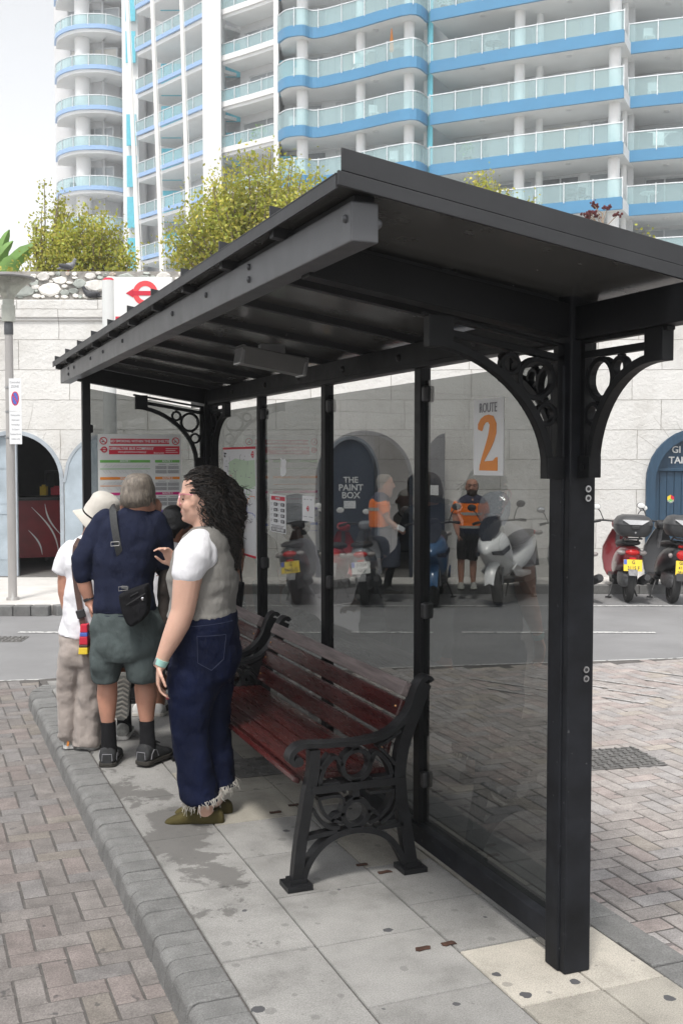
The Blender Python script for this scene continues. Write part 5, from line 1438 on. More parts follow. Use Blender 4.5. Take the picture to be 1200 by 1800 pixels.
for dd, xo in ((-26, 0), (26, 10)):            # loafers
    q = MB(); rings = []
    for (x, top, hw) in ((394, 1434, 5), (391, 1426, 9), (384, 1421, 11.5), (372, 1427, 12.5), (358, 1429, 13.5), (349, 1422, 14), (340, 1417, 14.5), (328, 1423, 16), (315, 1430, 16.5), (304, 1435, 15.5), (297, 1438.5, 13), (291, 1442, 8), (289, 1445, 3)):
        zb = 1449.5; ring = []
        for j in range(16):
            a = 2 * PI * j / 16; ca, sa = math.cos(a), math.sin(a)
            ring.append(W.P(x + xo, (top + zb) / 2 - (zb - top) / 2 * math.copysign(abs(sa) ** .8, sa), dd + hw * math.copysign(abs(ca) ** .75, ca)))
        rings.append(ring)
    q.loft(rings, True); lo_ = organic(q, 'loafer', M['suede'], W.root, .005, 3)
    q = MB(); q.prism([W.P(x + xo, 1451, dd + w) for x, w in ((392, 9), (376, 12), (350, 13), (325, 16), (306, 15), (294, 8), (291, 0), (294, -8), (306, -15), (325, -16), (350, -13), (376, -12), (392, -9))], (0, 0, .006)); q.build('sole', M['sole'], lo_)
    q = MB(); q.sweep([W.P(344 + xo, 1422 - 1.5 * math.cos(k), dd + 14.6 * math.sin(k)) + Vector((0, 0, .012 * (math.cos(k) - .2))) for k in [(-1.3 + 2.6 * i / 10) for i in range(11)]], .022, .003, (1, 0, .45)); q.build('strap', M['suede'], lo_)
# hair
q = MB()
W.rows(q, dense_rows([(352, 380, 825, 8), (341, 389, 828, 17), (332, 396, 834, 25), (325, 401, 843, 30), (325, 403, 852, 32), (329, 404, 860, 34), (338, 405, 868, 35), (349, 402, 878, 34), (355, 399, 890, 31), (360, 394, 902, 26), (366, 388, 915, 18)], 3), ex=2.1, fold=2.2, seed=1, ff=.12)
W.limb(q, [(392, 842, 0, 11), (404, 850, 0, 12), (411, 872, -2, 13), (412, 900, -3, 14), (409, 935, -4, 11), (407, 965, -4, 7), (408, 985, -4, 3)], 14)
W.limb(q, [(378, 880, -8, 17), (386, 905, -12, 14), (394, 935, -10, 9), (400, 960, -8, 5)], 12)
wh = organic(q, 'hair', M['hair_dark'], W.root, .008, 3, folds=.010, crease=0)
q = MB(); q2 = MB(); r_ = random.Random(12)
def curl(mb, path, rad, turns, thick, ph):
    n = int(10 * turns); pts = []
    def at(t):
        k = t * (len(path) - 1); i = min(int(k), len(path) - 2); return path[i].lerp(path[i + 1], k - i)
    for i in range(n + 1):
        t = i / n; a = 2 * PI * turns * t + ph; r__ = rad * (.5 + .5 * math.sin(PI * min(1, t * 1.2)) + .25 * t)
        p_ = at(t); pts.append(p_ + Vector((r__ * math.cos(a), r__ * math.sin(a), r__ * .35 * math.sin(a * 1.3))))
    mb.tube(pts, [thick * (1 - .5 * i / n) for i in range(n + 1)], 4)
cen = [(397, 846, 0, 11), (408, 862, -1, 16), (411, 885, -3, 18), (411, 910, -4, 18), (409, 940, -5, 15), (409, 970, -5, 13), (411, 1000, -4, 9)]
for i in range(170):
    a = r_.uniform(0, 2 * PI); k = r_.uniform(.55, 1.12); end = r_.randint(4, 6); path = []
    for j, (x, y, d, rd_) in enumerate(cen[:end + 1]):
        path.append(W.P(x + math.cos(a) * rd_ * k + r_.gauss(0, 1.5), y + r_.gauss(0, 2), d + math.sin(a) * rd_ * k))
    curl(q if i % 3 else q2, path, r_.uniform(.009, .016), r_.uniform(4, 7), .0034, r_.uniform(0, 6))
for i in range(80):                           # loose curls behind the ear and at the nape
    x = r_.uniform(352, 398); y = r_.uniform(850, 885); d = -r_.uniform(20, 35)
    path = [W.P(x, y, d), W.P(x + r_.uniform(2, 9), y + 25, d + 2), W.P(x + r_.uniform(6, 16), y + r_.uniform(38, 60), d + 6), W.P(x + r_.uniform(10, 24), y + r_.uniform(58, 95), d + 10)]
    curl(q if i % 3 else q2, path, r_.uniform(.007, .012), r_.uniform(3, 5), .0030, r_.uniform(0, 6))
for (x, y, L) in ((350, 888, 38), (353, 892, 42), (356, 895, 34)):
    curl(q, [W.P(x, y, -28), W.P(x + 4, y + L * .5, -27), W.P(x + 8, y + L, -25)], .004, 5, .0013, x)
for i in range(46):                            # combed strands over the skull
    a0 = r_.uniform(-.95, .95); x = r_.uniform(324, 345); pts = []
    for j in range(8):
        t = j / 7; xx = x + (393 - x) * t; el = math.sin(PI * (.12 + .78 * t)); rr_ = 34 * math.sin(PI * (.2 + .55 * t)) ** .6
        pts.append(W.P(xx + r_.gauss(0, 1.3), 862 - 43 * math.cos(a0) * (.42 + .58 * el) + (1 - math.cos(a0)) * 18 + r_.gauss(0, 1.3), -rr_ * math.sin(a0) * 1.16 + r_.gauss(0, .8) + 1.6 * math.sin(j * 1.9 + i)))
    (q if i % 2 else q2).tube(pts, .0024, 4)
n_ = 0
while n_ < 520:                                # short tight waves over the skull
    a, e = r_.uniform(0, 2 * PI), math.asin(r_.uniform(-.45, .995)); pts = []
    def sk(a, e, k=1.02): return (363 + 41 * k * math.cos(a) * math.cos(e), 859 - 40 * k * math.sin(e), 35 * k * math.sin(a) * math.cos(e))
    x, y, d = sk(a, e)
    if (x < 337 and y > 842) or (y > 868 and x < 356): continue
    n_ += 1; dx = .30 if x < 400 else .1
    for j in range(3):
        x, y, d = sk(a, e); px_ = x + j * 8; k = max(0.0, 1 - ((px_ - 363) / 44) ** 2); s_ = math.sqrt(max(k, .05) / max(.05, 1 - ((x - 363) / 44) ** 2))
        pts.append(W.P(px_, 859 + (y - 859) * min(1.08, s_), d * min(1.08, s_)))
    curl(q if n_ % 2 else q2, pts, r_.uniform(.004, .008), r_.uniform(1.5, 3), .0026, r_.uniform(0, 6))
for i in range(90):                            # frizz round the ponytail
    j = r_.randint(0, 5); x, y, d, rd_ = cen[j]; a = r_.uniform(0, 2 * PI); p0 = W.P(x + math.cos(a) * rd_ * .8, y + r_.uniform(-10, 14), d + math.sin(a) * rd_ * .8)
    v_ = Vector((math.cos(a), math.sin(a), r_.uniform(-.9, .3))).normalized(); L = r_.uniform(.02, .05)
    q2.tube([p0, p0 + v_ * L * .5 + Vector((r_.gauss(0, .006), 0, r_.gauss(0, .006))), p0 + v_ * L + Vector((r_.gauss(0, .01), 0, -.012))], .0012, 4)
q.build('curls', M['hair_dark'], wh, smooth=True, angle=0); q2.build('curls', M['hair_hi'], wh, smooth=True, angle=0)
q = MB()
for sd in (-26, 26):                           # spectacles
    q.tube([W.P(320, 868, sd * .72), W.P(330, 867.5, sd), W.P(343, 869, sd * 1.16)], .0014, 6)
q.sweep([W.P(317.5 + 1.5 * abs(math.cos(k)), 877 + 10.5 * math.sin(k), -13 + 12 * math.cos(k)) for k in [i * PI / 10 for i in range(20)]], .0035, .003, (1, 0, 0), closed=True)
q.sweep([W.P(317.5 + 1.5 * abs(math.cos(k)), 877 + 10.5 * math.sin(k), 13 + 12 * math.cos(k)) for k in [i * PI / 10 for i in range(20)]], .0035, .003, (1, 0, 0), closed=True)
q.tube([W.P(316, 874, -3), W.P(315, 873, 0), W.P(316, 874, 3)], .0014, 6)
gl = q.build('spectacles', M['pinkframe'], W.root)
q = MB()
for sd in (-13, 13): q.lathe([(.028, 0), (.028, .001)], W.P(318, 877, sd), 16, axis=Matrix.Rotation(PI / 2, 3, 'Y'))
q.build('lens', M['lens'], gl)
q = MB(); q.tube([W.P(296, 1147.5, -74), W.P(291.5, 1157.5, -74)], [.0315, .0285], 18, up=(0, 1, 0)); wt = q.build('watch_strap', M['mint'], W.root, smooth=True)
q = MB(); q.box(W.P(284.5, 1150, -76), (.012, .03, .032), Matrix.Rotation(.4, 3, 'Y')); q.build('watch_face', M['steel'], wt, bevel=.004)
q = MB(); q.tube([W.P(345 + 12 * math.cos(k), 930 + 12 * math.sin(k) * .3, 24 * math.sin(k) - 2) for k in [i * .4 for i in range(16)]], .0008, 4); q.build('necklace', M['brass'], W.root)

# ------------------------------------------------------------ the older man
Mn = Fig('grey haired man in navy jumper and grey shorts reading the timetable with his back turned', 226, 1350, 321)
b = MB()
Mn.rows(b, dense_rows(head_rows_back(243, 835, 84), 3), ex=2.1)
for r_x in (215, 270): Mn.ball(b, r_x, 889, -2, (4, 8, 10))
Mn.ball(b, 272, 893, 26, (8, 12, 16)); Mn.ball(b, 266, 905, 22, (9, 12, 14)); Mn.limb(b, [(269, 880, 38, 4), (274, 890, 44, 5)], 8)
Mn.limb(b, [(244, 890, 0, (22, 24)), (243, 905, -2, (25, 26)), (238, 925, -3, (38, 36))], 16, False)
Mn.rows(b, dense_rows([(200, 262, 915, 26), (184, 268, 938, 34), (176, 266, 985, 38), (172, 268, 1040, 38), (174, 266, 1090, 40), (176, 268, 1140, 40)], 3))
Mn.limb(b, [(186, 922, 0, 17), (160, 960, -6, 14), (145, 986, -10, 13), (146, 1010, -8, 13.5), (150, 1032, -6, 12.5), (156, 1055, -4, 9), (158, 1064, -4, (8, 10))], 14, False)
hand(b, Mn.P(157, 1060, -4), (.2, .15, -1), (1, .2, .2), .18, 1, .3)
Mn.limb(b, [(266, 924, 0, 17), (280, 960, 6, 14), (282, 990, 20, 12), (280, 1008, 45, 12), (276, 1015, 70, 9)], 14, False)
hand(b, Mn.P(276, 1015, 70), (-.1, 1, .0), (-.9, 0, -.3), .18, 1, .5)
for (pts) in ([(190, 1130, 0, 26), (187, 1165, 0, 20), (186, 1195, 0, 17), (185, 1225, -1, 18.5), (185, 1255, 0, 15), (186, 1285, 0, 10), (187, 1318, 0, 10), (188, 1332, 2, 10)], [(246, 1130, 0, 26), (250, 1165, 0, 21), (252, 1195, 0, 18.5), (254, 1225, -1, 19.5), (254, 1255, 0, 15), (255, 1285, 0, 10), (255, 1312, 0, 10), (257, 1328, 2, 10)]):
    Mn.limb(b, pts, 14, False)
Mn.limb(b, [(187, 1340, 0, 7), (184, 1343, 30, 5)], 10); Mn.limb(b, [(255, 1336, 0, 7), (266, 1340, 18, 5)], 10)
organic(b, 'body', M['skin_pink'], Mn.root, .0075, 4)
q = MB()
Mn.rows(q, dense_rows([(233, 256, 831, 15), (223, 264, 836, 27), (216, 270, 847, 34), (213, 272, 860, 36), (213, 272, 872, 36, -2), (215, 270, 882, 32, -6), (220, 266, 889, 24, -12), (228, 260, 893, 14, -16)], 4), ex=2.2, fold=2.6, seed=4, ff=.05)
mh = organic(q, 'hair', M['hair_grey'], Mn.root, .007, 2, folds=.012, crease=0)
q = MB(); r_ = random.Random(41)
for i in range(420):
    a = r_.uniform(PI * 1.0, 2 * PI) if i % 4 else r_.uniform(0, 2 * PI); t0 = r_.uniform(0, .5); pts = []
    for j in range(6):
        t = t0 + j / 5 * .45; el = PI * .5 * min(1.0, t * 1.15)
        rx, ry = 29.5 * math.sin(el) ** .8 + .8, 36 * math.sin(el) ** .8 + .8
        pts.append(Mn.P(243 + rx * math.cos(a + .25 * t) + r_.gauss(0, .8), 832 + 56 * (1 - math.cos(el)) ** .9 + r_.gauss(0, .6), -2 + ry * math.sin(a + .25 * t)))
    q.tube(pts, [.0014, .0014, .0013, .0012, .001, .0006], 4)
q.build('strands', M['hair_grey'], mh, smooth=True, angle=0)
q = MB()
Mn.rows(q, dense_rows([(222, 262, 889, 26, -2), (210, 268, 897, 30, -2), (186, 280, 910, 36), (172, 286, 928, 42), (167, 284, 955, 46), (166, 276, 985, 47), (165, 269, 1015, 45), (164, 269, 1045, 46), (162, 273, 1066, 48), (164, 271, 1077, 46)], 4), ex=2.35, fold=2.6, seed=7, ff=.03)
Mn.limb(q, [(186, 918, 0, 24), (172, 938, -3, 23), (156, 962, -7, 21), (145, 984, -10, 19), (145, 1000, -9, 17.5), (147, 1011, -8, 17)], 18)
Mn.limb(q, [(270, 918, 0, 24), (280, 940, 3, 22), (283, 970, 8, 20), (283, 990, 20, 18), (281, 1003, 40, 17)], 18)
ms = organic(q, 'jumper', M['navy_knit'], Mn.root, .0075, 3, folds=.016)
q = MB()
for (y, hw) in ((1071, 0), (1077, 0)):
    q.sweep([Mn.P(217 + 54.5 * math.cos(k), y, 47.5 * math.sin(k)) for k in [i * PI / 16 for i in range(32)]], .01, .004, (0, 0, 1), closed=True)
q.build('hem_rib', M['navy_knit'], ms)
q = MB()
Mn.rows(q, dense_rows([(164, 273, 1068, 46), (161, 280, 1085, 50), (159, 285, 1110, 53), (158, 287, 1140, 54), (160, 285, 1158, 48)], 4), ex=2.4, fold=2.5, seed=2, ff=.03)
Mn.rows(q, dense_rows([(160, 222, 1120, 46), (158, 217, 1145, 44), (157, 211, 1170, 42), (158, 207, 1190, 39), (161, 206, 1199, 38, 0, .05)], 4), ex=2.6, fold=4, seed=6, ff=.02)
Mn.rows(q, dense_rows([(210, 286, 1120, 46), (214, 287, 1145, 45), (219, 288, 1170, 43), (222, 286, 1188, 41), (224, 283, 1196, 40, 0, -.10)], 4), ex=2.6, fold=4, seed=16, ff=.02)
organic(q, 'shorts', M['shorts_grey'], Mn.root, .0075, 3, folds=.022)
for (x, y0, y1, dd) in ((186.5, 1272, 1332, 0), (255, 1270, 1322, 0)):
    q = MB(); Mn.limb(q, [(x - .5, y0, dd, 13.5), (x, y0 + 18, dd, 13.2), (x + .5, y1 - 18, dd, 14), (x + 1, y1, dd, 15)], 16, False); q.build('sock', M['black_cloth'], Mn.root, smooth=True)
def trainer(fig, heel, toe, top, width, m_, sole_m, trim=None, h=1.0, ground=None, nm='trainer'):
    """heel, toe: (x, y, depth) on the ground"""
    H, T = fig.P(*heel), fig.P(*toe); d = (T - H); L = d.length; d.normalize(); up = Vector((0, 0, 1)); s_ = d.cross(up).normalized(); up = s_.cross(d).normalized()
    w = width / fig.s; tp_ = top / fig.s; q = MB(); rings = []
    for t, zt, hw in ((-.02, .55, .55), (.03, .92, .80), (.12, 1.0, .86), (.28, .92, .84), (.42, .86, .86), (.58, .66, .95), (.75, .50, 1.0), (.9, .40, .86), (.98, .30, .55), (1.01, .22, .3)):
        c = H + d * L * t; zb = .012; ring = []
        for j in range(16):
            a = 2 * PI * j / 16; ca, sa = math.cos(a), math.sin(a)
            ring.append(c + s_ * (w * hw * math.copysign(abs(ca) ** .8, ca) * (1 if sa < .3 else 1 - .35 * (sa - .3))) + up * (zb + (zt * tp_ - zb) * (.5 + .5 * math.copysign(abs(sa) ** .85, sa))))
        rings.append(ring)
    q.loft(rings, True); o = organic(q, nm, m_, fig.root, .0045, 2)
    q = MB(); out = [(-.03, .5), (.02, .82), (.12, .9), (.3, .86), (.5, .92), (.72, 1.06), (.9, .92), (.99, .55), (1.03, .15)]
    poly = [H + d * L * t + s_ * w * k for t, k in out] + [H + d * L * t - s_ * w * k for t, k in reversed(out)]
    q.prism(poly, up * .024 * h); q.build('sole', sole_m, o, bevel=.005)
    if trim:
        q = MB()
        for sd in (-1, 1):
            q.sweep([H + d * L * t + s_ * sd * w * k + up * z * tp_ for t, k, z in ((.10, .84, .25), (.12, .86, .5), (.2, .86, .66), (.3, .84, .6), (.36, .85, .3))], .0035, .004, s_)
        q.sweep([H + d * L * -.022 + s_ * k * w + up * z * tp_ for k, z in ((-.5, .3), (-.45, .6), (.45, .6), (.5, .3))], .0035, .004, d)
        q.build('trim', trim, o)
    if top > 20:
        q = MB()
        for t in (.36, .44, .52): q.tube([H + d * L * t + s_ * w * .5 + up * tp_ * (1.06 - t * .5), H + d * L * t + up * tp_ * (1.13 - t * .5), H + d * L * t - s_ * w * .5 + up * tp_ * (1.06 - t * .5)], .004, 5)
        q.build('lace', m_, o)
    return o
trainer(Mn, (187, 1350, -16), (181, 1350, 76), 39, 18, M['shoe_black'], M['sole'], M['greyprint'])
trainer(Mn, (248, 1346, -18), (283, 1346, 58), 39, 18, M['shoe_black'], M['sole'], M['greyprint'])
q = MB(); Mn.limb(q, [(154, 1050, -4, 10), (156, 1055, -4, 10)], 14, False); q.build('wristwatch', M['bplastic'], Mn.root, smooth=True)
# shoulder bag hangs from the man
B2 = Fig('black shoulder bag on a grey strap across the back of the man in navy', 226, 1350, 321, name='shoulder_bag', cat='bag')
q = MB(); pts = []
for t in [i / 16 for i in range(17)]:
    x = 207 + (228 - 207) * t; y = 893 + (1030 - 893) * t
    pts.append(B2.P(x, y, -(36 + 16 * math.sin(PI * min(1, t * 1.5 + .05)) ** .5) if t < .98 else -52))
pts = [B2.P(206, 889, -10), B2.P(206.5, 889, -26)] + pts
q.sweep(pts, .037, .004, (.25, -1, .12)); st_ = q.build('strap', M['webbing'], B2.root)
q = MB(); q.sweep([B2.P(213 + a * 7, 951 + c_ * 4, -54) for a, c_ in ((-1, -.7), (1, -1), (1, .7), (-1, 1))], .004, .004, (0, 1, 0), closed=True); q.sweep([B2.P(226 + a * 7.5, 1028 + c_ * 4, -55) for a, c_ in ((-1, -.7), (1, -1), (1, .7), (-1, 1))], .004, .004, (0, 1, 0), closed=True)
q.build('buckle', M['chrome'], st_)
q = MB()
rings = []
for (dd, k) in ((-88, .86), (-84, .97), (-70, 1.0), (-56, 1.0), (-48, .92)):
    ring = []
    for (x, y) in ((224, 1036), (240, 1028), (272, 1017), (274, 1040), (272, 1068), (262, 1082), (244, 1092), (236, 1086), (226, 1058)):
        ring.append(B2.P(250 + (x - 250) * k, 1054 + (y - 1054) * k, dd))
    rings.append(ring)
q.loft(rings, True); bg_ = organic(q, 'bag', M['bag_black'], B2.root, .006, 3, folds=.01)
q = MB(); q.tube([B2.P(238, 1052, -90), B2.P(254, 1042, -91), B2.P(270, 1032, -90)], .003, 6); q.tube([B2.P(245, 1037, -89), B2.P(258, 1030, -89)], .0028, 6); q.build('zip', M['bplastic'], bg_)
q = MB(); q.lathe([(.009, 0), (.009, .004), (.004, .006)], B2.P(266, 1041, -90), 12, axis=Matrix.Rotation(PI / 2, 3, 'X')); q.build('stud', M['chrome'], bg_)
# jacket over his right forearm
J = Fig('dark brown grey jacket hanging over the forearm of the man in navy', 226, 1350, 321, name='jacket', cat='jacket')
q = MB()
J.rows(q, dense_rows([(276, 302, 1000, 26, 34), (273, 305, 1012, 32, 34), (271, 305, 1035, 32, 32), (269, 304, 1060, 30, 32), (270, 303, 1085, 28, 32), (276, 303, 1110, 24, 32), (283, 302, 1128, 18, 32), (288, 300, 1135, 10, 32)], 4), ex=2.4, fold=5, seed=3, ff=.02)
organic(q, 'cloth', M['brown_jacket'], J.root, .008, 2, folds=.02)
q = MB(); J.limb(q, [(284, 1104, 30, 12), (288, 1140, 30, 13), (291, 1168, 30, 12), (291, 1180, 30, 8)], 12); organic(q, 'sleeve', M['black_cloth'], J.root, .008, 2, folds=.015)

# ------------------------------------------------------------ the person in the sun hat
Hp = Fig('person in white T-shirt, pale trousers and cream sun hat at the kerb, seen from behind', 134, 1313, 303)
b = MB()
Hp.rows(b, dense_rows(head_rows_back(172, 880, 62), 3), ex=2.1)
Hp.ball(b, 150, 926, -2, (3, 5, 7))
Hp.limb(b, [(166, 918, 2, 17), (162, 935, 0, 18), (158, 952, 0, 28)], 14, False)
Hp.rows(b, dense_rows([(134, 178, 952, 22), (126, 186, 975, 29), (124, 182, 1030, 32), (116, 174, 1100, 34), (116, 168, 1140, 32)], 3))
Hp.limb(b, [(128, 955, 0, 17), (116, 985, 0, 14.5), (110, 1015, 0, 11), (109, 1035, 2, 10), (112, 1060, 6, 8.5), (116, 1080, 12, 7)], 12, False)
hand(b, Hp.P(116, 1080, 12), (.2, .3, -1), (1, 0, 0), .17, 1, .4)
Hp.limb(b, [(188, 955, 0, 17), (200, 990, 6, 14), (202, 1025, 20, 10), (196, 1040, 50, 8)], 12, False); hand(b, Hp.P(196, 1040, 50), (-.3, 1, 0), (-1, 0, 0), .17, 1, .4)
for pts in ([(124, 1150, 0, 18), (118, 1220, 0, 15), (114, 1280, 0, 8), (113, 1302, 0, 7)], [(152, 1150, 0, 18), (153, 1220, 0, 15), (150, 1290, 0, 8), (150, 1304, 0, 7)]): Hp.limb(b, pts, 12, False)
organic(b, 'body', M['skin_pink'], Hp.root, .0085, 4)
q = MB()
Hp.rows(q, dense_rows([(148, 176, 932, 20), (132, 184, 941, 27), (121, 194, 955, 33), (117, 196, 980, 36), (117, 192, 1010, 38), (113, 188, 1045, 40), (108, 184, 1080, 42), (104, 178, 1104, 43), (104, 176, 1112, 43, 0, -.12)], 4), ex=2.3, fold=3, seed=11, ff=.03)
Hp.limb(q, [(136, 955, 0, 20), (122, 968, 0, 19), (112, 982, 0, 18), (106, 996, 0, 16.5), (104, 1001, 0, 16)], 16, False)
Hp.limb(q, [(182, 958, 0, 20), (196, 975, 3, 19), (203, 1000, 6, 17)], 16, False)
organic(q, 'shirt', M['tee'], Hp.root, .008, 3, folds=.02)
q = MB()
Hp.rows(q, dense_rows([(106, 174, 1098, 38), (103, 178, 1115, 41), (101, 180, 1140, 42), (100, 178, 1160, 38)], 4), ex=2.4, fold=2, seed=1)
Hp.rows(q, dense_rows([(100, 146, 1140, 36), (98, 140, 1180, 32), (97, 136, 1220, 28), (98, 133, 1255, 25), (99, 131, 1280, 22), (96, 132, 1289, 23), (101, 129, 1297, 19)], 4), ex=2.4, fold=1.6, seed=21, ff=.012)
Hp.rows(q, dense_rows([(134, 180, 1140, 36), (134, 177, 1180, 32), (132, 175, 1220, 30), (129, 174, 1255, 30), (126, 174, 1285, 31), (124, 174, 1306, 32, 0, .0)], 4), ex=2.4, fold=1.6, seed=22, ff=.012)
organic(q, 'trousers', M['khaki'], Hp.root, .008, 3, folds=.03)
a_ = trainer(Hp, (120, 1312, -12), (104, 1312, 62), 22, 13, M['shoe_grey'], M['shoe_white'])
q = MB(); q.sweep([Hp.P(119, 1290, -15), Hp.P(119, 1300, -18.5), Hp.P(118, 1305, -18)], .012, .003, (0, 1, 0)); q.build('heel_tab', M['orange'], a_)
trainer(Hp, (166, 1316, -6), (122, 1316, 14), 20, 13, M['shoe_white'], M['shoe_white'])
Ht = Fig('cream cotton sun hat with a black cord on the person in white', 134, 1313, 303, name='sun_hat', cat='hat')
HA = Vector((.50, -.14, .855)).normalized(); HE1 = Vector((.86, 0, -.503)).normalized(); HE2 = HA.cross(HE1).normalized(); HE1 = HE2.cross(HA)
def hat_ring(r, h, wave=0.0, n=36, cut=0.0, k=1.1):
    c = Ht.P(172, 901, 2); out = []
    for j in range(n):
        a = 2 * PI * j / n; w = wave * math.sin(2 * a + .4) + wave * .6 * math.sin(3 * a + 1.7); dent = cut * mnoise.noise(Vector((math.cos(a) * 1.4, math.sin(a) * 1.4, h * .07)))
        out.append(c + (HA * (h + w) + HE1 * ((r + dent) * math.cos(a)) + HE2 * ((r + dent) * k * math.sin(a))) / Ht.s)
    return out
q = MB()
outer = [hat_ring(5, 44.5), hat_ring(14, 44, cut=1.5), hat_ring(21, 40.5, cut=2), hat_ring(25.5, 33, cut=2.5), hat_ring(27.5, 22, cut=2.5), hat_ring(28.5, 10, cut=2), hat_ring(29, 0, cut=1), hat_ring(33, -3.5, 1), hat_ring(38, -7.5, 2.2), hat_ring(43.5, -11.5, 3.6)]
inner = [hat_ring(43.2, -12.8, 3.6), hat_ring(38, -9, 2.2), hat_ring(32, -4.8, 1), hat_ring(27.5, 0), hat_ring(26, 20), hat_ring(14, 41)]
q.loft(outer + inner, True); hc = q.build('hat', M['hat'], Ht.root, smooth=True, angle=75)
q = MB(); q.tube(hat_ring(29.6, 1.5, n=37), .0045, 6); q.build('cord', M['black_cloth'], hc)
Sb = Fig('small striped red, blue and yellow bag on a brown strap beside the hat wearer', 134, 1313, 303, name='striped_bag', cat='bag')
q = MB(); q.sweep([Sb.P(146, 938, -26), Sb.P(142, 950, -40), Sb.P(140, 985, -44), Sb.P(144, 1020, -46), Sb.P(151, 1062, -49), Sb.P(156, 1090, -50)], .032, .004, (.1, -1, .1)); q.build('strap', M['leather'], Sb.root)
q = MB(); q.box(Sb.P(152, 1066, -50), (.05, .02, .05), Matrix.Rotation(-.3, 3, 'Y')); q.build('clasp', M['bplastic'], Sb.root, bevel=.006)
q = MB()
for i, (y0, y1, mi) in enumerate(((1083, 1097, 0), (1097, 1104, 1), (1104, 1118, 0), (1118, 1123, 2), (1123, 1135, 3))):
    q.prism([Sb.P(153 - i * .8, y0, -60), Sb.P(165, y0, -60), Sb.P(165, y1, -60), Sb.P(152.2 - i * .8, y1, -60)], (0, .06, 0), mi)
q.build('pouch', [M['red'], M['blue'], M['leather'], M['yellow']], Sb.root, bevel=.004)

# ------------------------------------------------------------ three partly hidden readers
By = Fig('black haired boy in white T-shirt leaning in beside the man in navy', 252, 1267, 268)
b = MB()
By.rows(b, dense_rows(head_rows_back(312, 897, 66), 3), ex=2.1); By.ball(b, 322, 936, -24, (5, 3.5, 8)); By.ball(b, 334, 930, 6, (8, 12, 12))
By.limb(b, [(310, 948, 0, 14), (303, 965, 0, 15), (296, 980, 0, 26)], 12, False)
By.rows(b, dense_rows([(272, 322, 978, 22), (262, 322, 1010, 26), (252, 306, 1060, 27), (246, 298, 1110, 28)], 3))
By.limb(b, [(275, 985, 0, 13), (262, 1020, 6, 11), (258, 1050, 10, 9)], 10, False)
By.limb(b, [(318, 985, 0, 13), (326, 1020, 6, 11), (330, 1050, 16, 8)], 10, False); hand(b, By.P(330, 1052, 16), (0, .3, -1), (-1, 0, 0), .15, 1, .4); hand(b, By.P(258, 1050, 10), (0, .3, -1), (1, 0, 0), .15, -1, .4)
By.limb(b, [(262, 1120, 0, 20), (254, 1180, 0, 14), (246, 1215, 0, 14), (244, 1248, 0, 9), (244, 1258, 0, 9)], 12, False)
By.limb(b, [(282, 1120, 0, 20), (280, 1190, 0, 13), (278, 1250, 0, 9), (278, 1258, 0, 9)], 12, False)
organic(b, 'body', M['skin_brown'], By.root, .009, 3)
q = MB(); By.rows(q, dense_rows([(298, 326, 894, 14), (288, 335, 900, 25), (284, 338, 915, 30), (284, 337, 930, 29, -3), (288, 320, 942, 20, -8), (294, 314, 952, 12, -10)], 4), ex=2.2, fold=2, seed=2); organic(q, 'hair', M['hair_black'], By.root, .007, 2, folds=.012, crease=0)
q = MB(); By.rows(q, dense_rows([(290, 318, 958, 18), (272, 328, 970, 25), (260, 332, 995, 30), (254, 322, 1030, 31), (246, 306, 1080, 32), (242, 302, 1120, 33)], 4), fold=2, seed=5)
By.limb(q, [(276, 980, 0, 17), (264, 1005, 3, 16), (258, 1022, 6, 14)], 12); By.limb(q, [(318, 980, 0, 17), (326, 1005, 3, 16), (330, 1022, 6, 14)], 12); organic(q, 'shirt', M['tee'], By.root, .009, 3, folds=.014)
q = MB(); By.rows(q, dense_rows([(243, 302, 1110, 31), (242, 302, 1140, 31)], 3)); By.rows(q, [(243, 274, 1135, 29), (240, 268, 1185, 25)]); By.rows(q, [(266, 302, 1135, 29), (266, 298, 1185, 25)]); organic(q, 'shorts', M['black_cloth'], By.root, .009, 2)
for (hx, tx) in ((240, 252), (276, 286)):
    t_ = trainer(By, (hx, 1267, -14), (tx, 1267, 46), 23, 12, M['shoe_white'], M['hat'])
    q = MB()
    H_ = By.P(hx, 1267, -14); d_ = (By.P(tx, 1267, 46) - H_); s_ = d_.normalized().cross(Vector((0, 0, 1)))
    for k in (.35, .47, .59):
        for sd in (-1, 1): q.sweep([H_ + d_ * k + s_ * sd * .041 + Vector((0, 0, .022)), H_ + d_ * (k - .06) + s_ * sd * .037 + Vector((0, 0, .058))], .016, .004, s_)
    q.build('stripes', M['blackprint'], t_)

Kn = Fig('person in dark clothes bending forward between the two men, one grey trainer lifted behind', 214, 1303, 292)
b = MB()
Kn.rows(b, dense_rows(head_rows_back(222, 960, 62), 3)); Kn.limb(b, [(222, 1010, 0, 13), (222, 1030, 0, 22)], 10, False)
Kn.rows(b, dense_rows([(196, 248, 1030, 22), (192, 250, 1065, 26), (196, 246, 1110, 26)], 3))
for sx in (-1, 1):
    Kn.limb(b, [(222 + 24 * sx, 1036, 0, 12), (222 + 30 * sx, 1070, 10, 10), (222 + 26 * sx, 1100, 40, 8)], 10, False); hand(b, Kn.P(222 + 26 * sx, 1100, 40), (-.2 * sx, 1, 0), (0, 0, -1), .16, sx, .4)
Kn.limb(b, [(208, 1120, 0, 18), (210, 1190, 10, 14), (214, 1250, 0, 11), (215, 1290, 0, 10)], 12, False)
Kn.limb(b, [(234, 1120, 0, 18), (226, 1180, 24, 14), (224, 1200, 10, 13), (224, 1195, -40, 10)], 12, False)
organic(b, 'body', M['skin_brown'], Kn.root, .009, 3)
